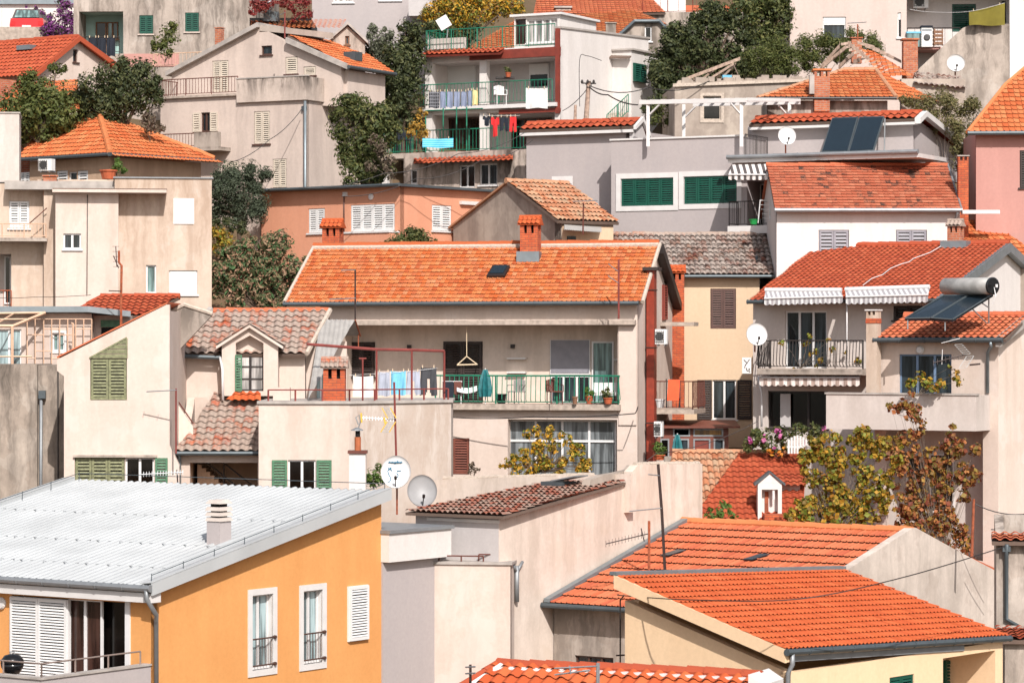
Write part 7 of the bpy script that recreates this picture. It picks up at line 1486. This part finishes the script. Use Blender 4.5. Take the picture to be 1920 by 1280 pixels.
# white timber pergola on the villa terrace
root = thing('pergola', 'white timber pergola on the grey villa roof terrace', 'pergola', P(1300, 272, 118.5)); m = MB()
F0, F1 = (1200, 192, 119.2), (1400, 188, 117.0); K0, K1 = (1300, 196, 122.5), (1500, 192, 120.5)
def bar(m, a, c, w=.07, h=.09):
    w *= .75; h *= .7
    a, c = P(*a), P(*c); d = c - a; s_ = Vector((d.y, -d.x, 0)); s_ = s_.normalized() * w if s_.length > 1e-4 else Vector((w, 0, 0)); up = Vector((0, 0, h)) if abs(d.normalized().z) < .9 else Vector((0, w, 0)); m.prism([a - s_ - up, a + s_ - up, a + s_ + up, a - s_ + up], d)
bar(m, F0, F1, .08, .12); bar(m, K0, K1, .08, .12)
for i in range(11):
    t = i / 10; a = tuple(F0[k] + (F1[k] - F0[k]) * t + (-(2) if k == 1 else 0) for k in range(3)); c = tuple(K0[k] + (K1[k] - K0[k]) * t + (-(4) if k == 1 else 0) for k in range(3)); bar(m, a, c, .04, .08)
part(m, 'roof_beam', 'white_paint', root)
for a in ((1215, 192, 119.1), (1390, 190, 117.2), (1282, 196, 121.8), (1480, 194, 120.7)):
    m = MB(); bar(m, a, (a[0], 275 if a[0] < 1460 else 240, a[2]), .09, .09); part(m, 'post', 'white_paint', root); m = MB(); bar(m, (a[0], a[1] + 26, a[2]), (a[0] + (22 if a[0] < 1300 else -20), a[1] + 4, a[2] - .3), .05, .05); part(m, 'brace', 'white_paint', root)
def cloth(label, x0, y0, x1, y1, Y, mat, kind='sheet', name='towel', cat='laundry', group=None, slope=0, seed=0, dY=0):
    """hung cloth with folds; trousers and shirts are cut to shape"""
    rnd = random.Random(seed + x0); a, c = P(x0, y0, Y), P(x1, y0 + slope, Y + dY); H = P(x0, y0, Y).z - P(x0, y1, Y).z; nx, nz = 14, 10; root = thing(name, label, cat, a, 0, group); vs = []; ok = {}; ph = rnd.uniform(0, 6)
    for j in range(nz + 1):
        for i in range(nx + 1):
            u, v = i / nx, j / nz; p = a + (c - a) * u; yy = .05 * math.sin(ph + u * 9) * (.3 + v) + .02 * math.sin(u * 23 + v * 5)
            x = p.x
            if kind == 'trousers': x = p.x + (u - .5) * (c.x - a.x) * (.15 * v) - (0)
            Hc = H + (p.z - a.z if slope else 0); vs.append((x, p.y + yy, p.z - Hc * v - .03 * math.sin(u * 3.14) * (1 - v) - .02 * math.sin(ph + u * 7) * v))
    fs = []
    for j in range(nz):
        for i in range(nx):
            u, v = (i + .5) / nx, (j + .5) / nz
            if kind == 'trousers' and v > .38 and abs(u - .5) < .04 + .12 * (v - .38): continue
            if kind == 'shirt' and v > .42 and (u < .2 or u > .8): continue
            if kind == 'shirt' and v < .1 and abs(u - .5) < .14: continue
            fs.append((j * (nx + 1) + i, j * (nx + 1) + i + 1, (j + 1) * (nx + 1) + i + 1, (j + 1) * (nx + 1) + i))
    m = MB(); m.v = vs; m.f = fs; sub(m, root.location).build('fabric', mat, root, True)
    m = MB()
    for t in (.12, .85): q = a + (c - a) * t; m.box(q.x - .012, q.x + .012, q.y - .03, q.y + .03, q.z - .03, q.z + .07)
    part(m, 'clothes_peg', 'pale_wood', root)
    return root
def wire(label, pts, r=.012, mat='cable', name='power_cable', cat='cable', sag=0):
    v = [P(*p) for p in pts]; q = []
    for k, (a, c) in enumerate(zip(v[:-1], v[1:])):
        a0 = v[max(k - 1, 0)]; c1 = v[min(k + 2, len(v) - 1)]
        for i in range(8):
            t = i / 8
            p = a + (c - a) * t if sag or len(v) < 4 else (a * 2 + (c - a0) * t + (a0 * 2 - a * 5 + c * 4 - c1) * t * t + (a * 3 - a0 - c * 3 + c1) * t ** 3) * .5
            q.append(p - Vector((0, 0, sag * 4 * t * (1 - t))))
    q.append(v[-1]); m = MB(); m.tube(q, r, 5); o = m.build(name, mat); return tag(o, label, cat)
g = 'washing on the terrace line'
cloth('white sheet hung at the left end of the terrace line', 662, 704, 700, 744, 101.5, 'soft_white', group=g); cloth('pale grey towel second from left on the terrace line', 709, 696, 731, 742, 101.7, 'cloth_grey', group=g); cloth('light blue shirt in the middle of the terrace line', 733, 695, 761, 740, 101.8, 'cloth_blue', 'sheet', 'shirt', group=g); cloth('pale grey trousers beside the blue shirt', 763, 695, 787, 740, 101.9, 'cloth_grey', 'trousers', 'trousers', group=g); cloth('charcoal trousers at the right end of the terrace line', 789, 688, 818, 741, 102, 'cloth_charcoal', 'trousers', 'trousers', group=g)
wire('thin washing line along the terrace of the cream block', [(655, 703, 101.5), (820, 690, 102)], .006, 'white_pvc', 'washing_line', 'washing line', .03)
g = 'washing on the red-beamed house'
cloth('black checked cloth on the upper green railing', 804, 171, 824, 203, 126.6, 'check_black', group=g)
for i in range(4): cloth(['first grey-blue pillowcase beside the black checked cloth', 'second grey-blue pillowcase from the checked cloth', 'third grey-blue pillowcase from the checked cloth', 'fourth grey-blue pillowcase next to the folded one'][i], 825 + 13 * i, 171, 836 + 13 * i, 203 - i, 126.5 - i * .12, 'cloth_steel', name='pillowcase', group=g)
cloth('narrow grey-blue cloth beside the yellow towel', 877, 169, 885, 199, 125.9, 'cloth_steel', group=g); cloth('pale yellow towel by the white pillar', 886, 168, 896, 197, 125.8, 'cloth_yellow', group=g); cloth('white bed sheet over the railing beside the red post', 986, 165, 1027, 203, 124.9, 'soft_white', name='bed_sheet', group=g)
cloth('navy top left of the red tops', 905, 217, 920, 236, 123.6, 'cloth_navy', 'shirt', 'shirt', group=g); cloth('large red top on the lower loggia line', 921, 219, 936, 256, 123.5, 'cloth_red', 'shirt', 'shirt', group=g); cloth('navy trousers between the two red garments', 938, 219, 953, 246, 123.4, 'cloth_navy', 'trousers', 'trousers', group=g); cloth('red trousers at the right of the lower loggia line', 956, 218, 968, 248, 123.3, 'cloth_red', 'trousers', 'trousers', group=g)
wire('washing line across the lower loggia of the red-beamed house', [(900, 217, 123.6), (975, 217, 123.2)], .008, 'white_pvc', 'washing_line', 'washing line')
cloth('turquoise striped blanket on the terrace railing', 792, 259, 850, 277, 125.0, 'blanket_stripe', name='blanket', group=g)
cloth('olive green blanket hung from the pink block loggia', 1817, 22, 1884, 48, 132.9, 'cloth_olive', name='blanket', slope=-16); wire('washing line across the pink block loggia', [(1706, 18, 134.2), (1745, 23, 134), (1817, 22, 132.9), (1884, 6, 132.9)], .008, 'white_pvc', 'washing_line', 'washing line')
for i in range(3): cloth(['black garment at the left of the mint loggia railing', 'black garment in the middle of the mint loggia railing', 'long black garment at the right of the mint loggia railing'][i], 166 + 17 * i, 70, 182 + 17 * i, 100 + 3 * i, 134.2, 'cloth_navy', name='garment', group='black washing on the mint loggia')

# poles and cables
def pole(label, pts, Y, r, mat='old_wood', ins=True):
    v = [P(x, y, Y) for x, y in pts]; root = thing('utility_pole', label, 'pole', v[0]); m = MB(); m.tube(v, [r, r * .8], 8); part(m, 'shaft', mat, root)
    if ins:
        t = v[-1]; m = MB(); m.tube([t + Vector((-.3, -.1, -.1)), t + Vector((.3, .1, -.1))], .03, 5)
        for k in (-.28, -.05, .2): m.lathe([(.05, 0), (.06, .05), (.03, .14)], (t.x + k, t.y - .08, t.z - .1), 8)
        part(m, 'insulator', 'iron', root); m = MB(); c = [t + Vector((.12 * math.cos(a * .8), -.12, .12 * math.sin(a * .8) - .15)) for a in range(14)]; m.tube(c, .018, 5); part(m, 'cable_coil', 'cable', root)
pole('grey leaning wooden pole before the white side wall', [(1098, 240), (1104, 152)], 123.6, .11); pole('rusty post at the right of the red creeper', [(1822, 1045), (1826, 935)], 92.5, .05, 'rust', False); pole('short grey post stub beside the leaning pole', [(1078, 236), (1079, 197)], 123.4, .07, 'old_wood', False)
wire('black cable from the leaning pole towards the ruin', [(1105, 161, 123.5), (1215, 164, 124.5), (1330, 152, 126)], .022, sag=.25); wire('thick black cable from the leaning pole to the pergola', [(1106, 164, 123.5), (1140, 178, 122), (1196, 197, 119.3)], .028, sag=.1); wire('cable from the leaning pole down to the terrace', [(1100, 168, 123.5), (1055, 208, 124)], .016, sag=.1)
wire('wall cable bent like a gallows on the white side wall', [(1087, 200, 124), (1087, 112, 124.3), (1100, 105, 124.4), (1128, 114, 124.6)], .014, sag=0)
wire('long black cable sagging across the clean orange roof', [(1160, 1114, 76.5), (1170, 1116, 76), (1300, 1124, 72), (1500, 1122, 70.5), (1700, 1080, 72), (1885, 1024, 76)], .014); wire('cable down the edge of the yellow house gable', [(1163, 1250, 77.6), (1163, 1125, 77.6), (1170, 1115, 77.2)], .02)
wire('cable slanting across the beige house facade', [(430, 305, 123), (505, 262, 123.5), (567, 203, 124.6)], .016, sag=.15)
wire('upper cable crossing the red-beamed house lower storey', [(560, 352, 117), (720, 325, 117.5), (860, 288, 118), (985, 248, 119)], .014, sag=.2); wire('lower cable crossing the red-beamed house lower storey', [(640, 368, 117), (780, 335, 117.4), (900, 302, 118), (1000, 262, 118.6)], .014, sag=.2)
wire('dark cable along the foot of the concrete retaining wall', [(-10, 990, 97.5), (65, 940, 98), (108, 915, 98.5)], .02, sag=.05); wire('cable from the rusty post to the right edge', [(1826, 943, 92.5), (1930, 962, 92)], .018, sag=.15); wire('second cable from the small eaves to the right edge', [(1858, 992, 92.3), (1930, 985, 92)], .018, sag=.05)
wire('black cable under the green balcony', [(846, 782, 105.8), (1000, 781, 104.6), (1190, 775, 103.6), (1196, 762, 104.4)], .02, sag=.05); wire('thin cable across the shed roof to the villa', [(1130, 890, 100), (1230, 850, 101), (1420, 790, 103)], .012, sag=.2)
wire('thin wire across the flat-roofed cream house', [(-10, 558, 108), (60, 557, 107.6), (170, 553, 107)], .01, sag=.02)

# balcony furniture
def chair(label, px, py, Y, h, mat, rz=0, name='chair', plastic=False, back=.5):
    root = thing(name, label, 'chair', P(px, py, Y), rz); s_ = h
    m = MB(); m.box(-.24 * s_, .24 * s_, -.24 * s_, .24 * s_, .42 * s_, .46 * s_); m.build('seat', mat, root)
    m = MB(); n = 7
    for i in range(n):
        a, c = -.24 * s_ + i * .48 * s_ / n, -.24 * s_ + (i + .8) * .48 * s_ / n; m.box(a, c, .22 * s_, .25 * s_, .462 * s_, .9 * s_ - .06 * s_ * abs(i - 3) / 3)
    m.build('backrest', mat, root)
    for x in (-.22, .2):
        for y in (-.22, .2): m = MB(); m.box(x * s_, (x + .03) * s_, y * s_, (y + .03) * s_, 0, .418 * s_); m.build('leg', mat, root)
    m = MB()
    for x in (-.25, .25): m.tube([(x * s_, .22 * s_, .68 * s_), (x * s_, -.2 * s_, .66 * s_), (x * s_, -.22 * s_, .44 * s_)], .018, 5)
    m.build('armrest', mat, root); return root
chair('dark metal garden chair before the white balcony door', 1040, 757, 105.4, 1.0, 'iron_brown', R(20)); chair('white garden chair left of the dark metal chair', 968, 757, 106.2, 1.0, 'corrugated', R(-30)); chair('low white chair behind the orange house balcony rail', 120, 1330, 76.5, 1.02, 'white_paint', R(40))
chair('white chair on the red-beamed house upper loggia', 938, 197, 125.6, .95, 'soft_white', R(15)); chair('dark blue chair behind the green terrace mesh', 757, 282, 125.4, 1.0, 'cloth_navy', R(30))
root = thing('hanging_chair', 'white rope hanging chair in front of the dark balcony door', 'chair', P(875, 735, 106.4)); c = P(875, 612, 106.4); q = [P(x, y, 106.4) for x, y in ((857, 684), (895, 683))]
m = MB(); m.tube([c, P(875, 668, 106.4)], .015, 5); m.tube([P(875, 668, 106.4), q[0]], .02, 5); m.tube([P(875, 668, 106.4), q[1]], .02, 5); m.tube(q, .025, 6); part(m, 'hanger', 'pale_wood', root)
m = MB(); vs = []
for j in range(9):
    t = j / 8
    for i in range(7):
        u = i / 6; p = q[0] + (q[1] - q[0]) * u; vs.append((p.x, p.y - .45 * math.sin(t * 3.14 / 1.0) * .8, p.z - .95 * (1 - abs(1 - 2 * t) ** 2.2) - .08 * math.sin(u * 3.14)))
m.v = vs; m.f = [(j * 7 + i, j * 7 + i + 1, (j + 1) * 7 + i + 1, (j + 1) * 7 + i) for j in range(8) for i in range(6) if 2 <= j <= 5]; part(m, 'sling', 'soft_white', root, True)
m = MB()
for e_ in (0, 6):
    for j in (2, 6): m.tube([q[e_ // 6], Vector(vs[j * 7 + e_]) + root.location], .014, 4)
part(m, 'rope', 'soft_white', root)
def closed_umbrella(label, px, y0, y1, Y, w, mat):
    root = thing('parasol', label, 'parasol', P(px, y1, Y)); h = (y1 - y0) / ppm(Y); m = MB(); m.tube([(0, 0, 0), (0, 0, h)], .02, 6); m.build('pole', 'white_pvc', root)
    m = MB(); n = 16; vs = []
    for r, z in ((w * .3, h * .96), (w * .75, h * .72), (w, h * .42), (w * .85, h * .2)):
        for k in range(n): a = 2 * math.pi * k / n; rr = r * (1 if k % 2 else .55); vs.append((rr * math.cos(a), rr * math.sin(a), z))
    m.add(vs, [(i * n + k, i * n + (k + 1) % n, (i + 1) * n + (k + 1) % n, (i + 1) * n + k) for i in range(3) for k in range(n)]); m.build('canopy', mat, root)
closed_umbrella('folded teal parasol behind the green balcony railing', 910, 690, 757, 106.0, .27, 'tarp_teal'); closed_umbrella('folded green parasol beside the red shed', 1270, 812, 862, 105, .2, 'tarp_teal')
def pot(label, px, py, Y, r, h, mat='terracotta', leaf=None, seed=1):
    root = thing('flower_pot', label, 'pot', P(px, py, Y)); m = MB(); m.lathe([(r * .7, 0), (r * .95, h * .85), (r * 1.08, h * .86), (r * 1.08, h), (r * .9, h)], n=12); m.build('pot', mat, root)
    if leaf:
        o = root.location; k = ppm(Y); f = leaves([(px, py - h * k - r * k * .7, r * k * 1.2), (px - r * k * .5, py - h * k - r * k * 1.2, r * k * .8)], Y, .8, .1, .8, .5, seed); part(f, 'plant', leaf, root)
pot('terracotta pot with a plant beside the balcony door', 1105, 757, 105.2, .15, .28, 'terracotta', 'leaf_fresh'); pot('small wooden-coloured pot on the green balcony', 1078, 757, 105.1, .1, .26, 'wood'); pot('black bucket on the green balcony', 940, 757, 106.2, .2, .36, 'black_enamel'); pot('terracotta trough plant at the right end of the green balcony', 1140, 757, 104.9, .17, .22, 'terracotta', 'leaf_mid', 3); pot('terracotta bowl with plant below the red duct', 1236, 862, 101.5, .2, .18, 'terracotta', 'leaf_fresh', 4); pot('blue and white bucket on the small side balcony', 1238, 764, 105.1, .17, .3, 'dish_white'); pot('terracotta pot on the dark shelf of the red-beamed house', 953, 145, 128.6, .13, .2, 'terracotta', 'leaf_mid', 6); pot('terracotta pot on the flat cream roof', 203, 336, 110.8, .32, .34, 'terracotta')
tag(MB().box(*sum(([a, c] for a, c in zip(P(929, 147, 129) - Vector((0, .2, .03)), P(965, 145, 129) + Vector((0, .2, 0)))), [])).build('wall_shelf', 'frame_dark'), 'dark shelf on the red-beamed house loggia wall', 'shelf')
root = thing('laundry_rack', 'low rack of dark washing behind the green railing', 'rack', P(848, 757, 106.3)); m = MB(); m.box(-.35, .35, -.15, .15, .78, .82); m.build('frame', 'white_pvc', root); m = MB(); m.box(-.34, .05, -.18, -.152, .25, .8); m.build('dark_cloth', 'cloth_navy', root); m = MB(); m.box(.07, .33, -.18, -.152, .35, .8); m.build('red_cloth', 'iron_brown', root)
for x in (-.33, .3): m = MB(); m.box(x, x + .03, -.13, .13, 0, .778); m.build('leg', 'white_pvc', root)
root = thing('bench', 'white cushioned bench under the balcony door', 'bench', P(1134, 757, 105.6)); m = MB(); m.box(-.42, .42, -.2, .2, .3, .42); m.build('seat', 'soft_white', root); m = MB(); m.box(-.42, .42, .2, .26, .421, .75); m.build('backrest', 'soft_white', root)
for x in (-.38, .33): m = MB(); m.box(x, x + .05, -.18, .18, 0, .298); m.build('leg', 'frame_dark', root)
root = thing('deck_chair', 'orange deck chair cloth on the small side balcony', 'chair', P(1262, 764, 104.3)); m = MB(); m.prism([(-.22, -.15, .25), (.2, -.15, .25), (.24, .12, .98), (-.16, .12, .98)], (0, .03, 0)); m.build('sling', 'cloth_orange', root)
for x in (-.23, .22): m = MB(); m.tube([(x, -.15, 0), (x, .15, 1.0)], .02, 5); m.tube([(x, .2, 0), (x, -.2, .35)], .02, 5); m.build('frame', 'frame_dark', root)
root = thing('kettle_barbecue', 'black kettle barbecue behind the balcony rail', 'barbecue', P(23, 1335, 76.6)); z = (1335 - 1243) / ppm(76.6); m = MB(); m.lathe([(.05, z - .3), (.2, z - .24), (.29, z - .08), (.3, z)], n=20); m.build('bowl', 'black_enamel', root, True); m = MB(); m.lathe([(.305, z + .003), (.29, z + .1), (.2, z + .21), (.05, z + .25)], n=20); m.build('lid', 'black_enamel', root, True); m = MB(); m.tube([(-.06, 0, z + .24), (-.05, 0, z + .3), (.05, 0, z + .3), (.06, 0, z + .24)], .018, 6); m.build('handle', 'silver', root)
for a in (0, 2.1, 4.2): m = MB(); m.tube([(.12 * math.cos(a), .12 * math.sin(a), z - .28), (.3 * math.cos(a), .3 * math.sin(a), 0)], .018, 5); m.build('leg', 'silver', root)
root = thing('white_chimney_stack', 'white freestanding chimney with terracotta flue and wire cowl', 'chimney', P(670, 935, 93.2)); m = MB(); k = 31 / ppm(93.2); H_ = (935 - 850) / ppm(93.2); m.box(-k / 2, k / 2, 0, .5, -.6, H_); m.build('stack', 'white_wall', root); m = MB(); m.box(-k * .58, k * .58, -.06, .56, H_ + .002, H_ + .09); m.build('cap', 'iron_brown', root); m = MB(); m.lathe([(.1, 0), (.1, .42)], (0, .25, H_ + .09), 12); m.build('flue_pipe', 'terra_flue', root); m = MB(); m.lathe([(.075, 0), (.075, .2)], (0, .25, H_ + .51), 10); m.build('flue_collar', 'soot', root); m = MB(); m.lathe([(.2, 0), (.18, .03), (.04, .1)], (-.02, .25, H_ + .71), 10); m.tube([(0.02, .25, H_ + .8), (.09, .25, H_ + 1.0), (.04, .25, H_ + 1.2), (-.06, .25, H_ + 1.12), (.02, .25, H_ + .9)], .02, 6); m.build('cowl', 'grey_metal', root)
# picket fence, sign, washing machine, car, drying rack, crates
root = thing('picket_fence', 'short white picket fence among the flower hedge', 'fence', P(1495, 850, 102)); m = MB()
for i in range(7): x = -.33 + i * .1; h = .4 + .22 * math.sin((i + 1) / 8 * 3.14); m.box(x, x + .07, -.02, .0, 0, h)
m.build('pickets', 'white_paint', root); MB().box(-.36, .4, .001, .03, .2, .26).build('rail', 'white_paint', root)
root = thing('sign', 'small white board with dark brush marks by the balcony', 'sign', P(1400, 700, 104.4)); m = MB(); w_, h_ = 17 / ppm(104.4), 30 / ppm(104.4); m.box(-w_ / 2, w_ / 2, -.02, .02, 0, h_); m.build('board', 'white_paint', root); m = MB()
for st in ([(-.1, .48), (.02, .36), (-.06, .3)], [(.1, .5), (-.05, .28), (-.08, .2)], [(-.02, .2), (.02, .08), (.06, .1)], [(.06, .14), (.1, .18), (.08, .06), (.13, .07)]): m.tube([(x, -.028, z) for x, z in st], .014, 5)
m.build('brush_mark', 'cable', root)
root = thing('washing_machine', 'white front-loading machine on the pink block balcony', 'washing machine', P(1738, 88, 133.8)); m = MB(); m.box(-.24, .24, 0, .5, 0, .85); m.build('cabinet', 'ac_white', root); m = MB(); m.lathe([(.14, 0), (.15, .03), (.1, .05)], (0, -.002, .42), 16, (0, -1, 0)); m.build('door', 'dark_grille', root); m = MB(); m.box(-.22, .22, -.01, -.001, .7, .8); m.build('control_panel', 'grey_metal', root); m = MB(); m.box(-.26, .26, -.02, .5, .852, .95); m.build('cover', 'cloth_navy', root)
root = thing('storage_crate', 'teal storage tub beside the washing machine', 'tub', P(1714, 88, 133.8)); m = MB(); m.box(-.32, .28, 0, .5, 0, .6); m.build('tub', 'glass_teal', root); m = MB(); m.box(-.34, .3, -.02, .52, .602, .68); m.build('lid', 'cloth_blue', root)
root = thing('wooden_crate', 'brown wooden crate right of the washing machine', 'crate', P(1760, 86, 133.8)); m = MB()
for i in range(4): m.box(-.22, .2, 0, .02, .05 + i * .17, .17 + i * .17); m.box(-.22, -.2, .021, .4, .05 + i * .17, .17 + i * .17)
m.build('slats', 'wood', root); m = MB(); m.box(-.2, -.15, .021, .06, 0, .75); m.box(.14, .19, .021, .06, 0, .75); m.build('corner_post', 'wood', root)
root = thing('parked_car', 'red car seen from behind on the road at top left', 'car', P(50, 71, 146)); k = 1.0; m = MB(); plain('car_red', 'd82c30', .3)
m.prism([(-.8, 0, .3), (.8, 0, .3), (.84, 0, .62), (.78, 0, .95), (-.78, 0, .95), (-.84, 0, .62)], (0, 3.9, 0)); m.build('body', 'car_red', root); m = MB(); m.prism([(-.74, .1, .952), (.74, .1, .952), (.58, .25, 1.42), (-.58, .25, 1.42)], (0, 2.2, 0)); m.build('cabin', 'frame_dark', root); m = MB(); m.prism([(-.6, .06, 1.0), (.6, .06, 1.0), (.5, .2, 1.36), (-.5, .2, 1.36)], (0, .06, 0)); m.build('rear_window', 'glass_teal', root)
for x in (-.78, .56): m = MB(); m.box(x, x + .22, -.03, .0, .62, .8); m.build('tail_light', 'cloth_red', root); m = MB(); m.tube([(x, .6, .3), (x + .2, .6, .3)], .3, 14); m.build('wheel', 'black_enamel', root); m = MB(); m.tube([(x, 3.1, .3), (x + .2, 3.1, .3)], .3, 14); m.build('wheel', 'black_enamel', root)
m = MB(); m.box(-.84, .84, -.05, .0, .3, .48); m.build('bumper', 'car_red', root); m = MB(); m.box(-.22, .22, -.06, -.051, .5, .6); m.build('number_plate', 'white_paint', root)
road = MB().box(-60, -18, 141, 149.5, 14.2, P(50, 71, 146).z - .0).build('road', 'slab_conc'); road['kind'] = 'structure'
root = thing('drying_rack', 'folded white drying rack on the grey villa balcony', 'rack', P(1438, 421, 114.6)); m = MB(); m.tube([(-.35, -.1, .05), (-.25, .1, .95), (.25, .1, .92), (.3, -.1, .05)], .02, 5)
for i in range(5): m.tube([(-.25 + .02 * i, .1 - .04 * i, .93 - .17 * i), (.25, .1 - .04 * i, .9 - .17 * i)], .012, 4)
m.build('frame', 'white_pvc', root); m = MB(); m.prism([(.08, -.02, .15), (.26, -.02, .1), (.24, .06, .85), (.1, .06, .9)], (0, .03, 0)); m.build('cloth', 'soft_white', root)
pot('bright green bucket on the grey villa balcony', 1413, 421, 114.4, .17, .2, 'plastic_green')
# right-edge fragments
b = B('tiled_outhouse', 'small tiled outhouse with grey downpipe at the right edge', 'outhouse', 1866, 1300, 86, -8)
Aq, Bq, Cq = b.F(1860, 1016, -.3), b.F(2000, 1016, -.3), b.F(1868, 1000, .9); Aq.z = Bq.z; pl = b.plane3(Aq, Bq, Cq); r, p, n = b.roof(pl, None, 'big', 'tile_salmon', pts=[Aq, Bq, Vector((Bq.x, Cq.y, Cq.z)), Vector((Aq.x, Cq.y, Cq.z))]); b.body(b.F(1868, 1100).x, b.F(2000, 1100).x, 0, [(0, Aq.z - .05), (3, Aq.z + .6)], 'concrete_light'); b.pipe([b.F(1888, 1020, -.3), b.F(1887, 1045, -.1), b.F(1887, 1160, -.1), b.F(1930, 1185, -.1)], .06, 'zinc_dark')
b.pbx('hopper', 'zinc_dark', 1880, 1020, 1895, 1034, -.25, .2)
b = B('low_outhouse', 'low red tiled lean-to below the outhouse downpipe', 'outhouse', 1882, 1400, 82.5, -4); Aq, Bq, Cq = b.F(1876, 1198, -.2), b.F(2000, 1200, -.2), b.F(1890, 1176, 1.5); Aq.z = Bq.z; pl = b.plane3(Aq, Bq, Cq); r, p, n = b.roof(pl, None, 'big', 'tile_red', pts=[Aq, Bq, Vector((Bq.x, Cq.y, Cq.z)), Vector((Aq.x, Cq.y, Cq.z))]); b.body(b.F(1884, 1250).x, b.F(2000, 1250).x, 0, [(0, Aq.z - .05), (2, Aq.z + .2)], 'concrete_light')
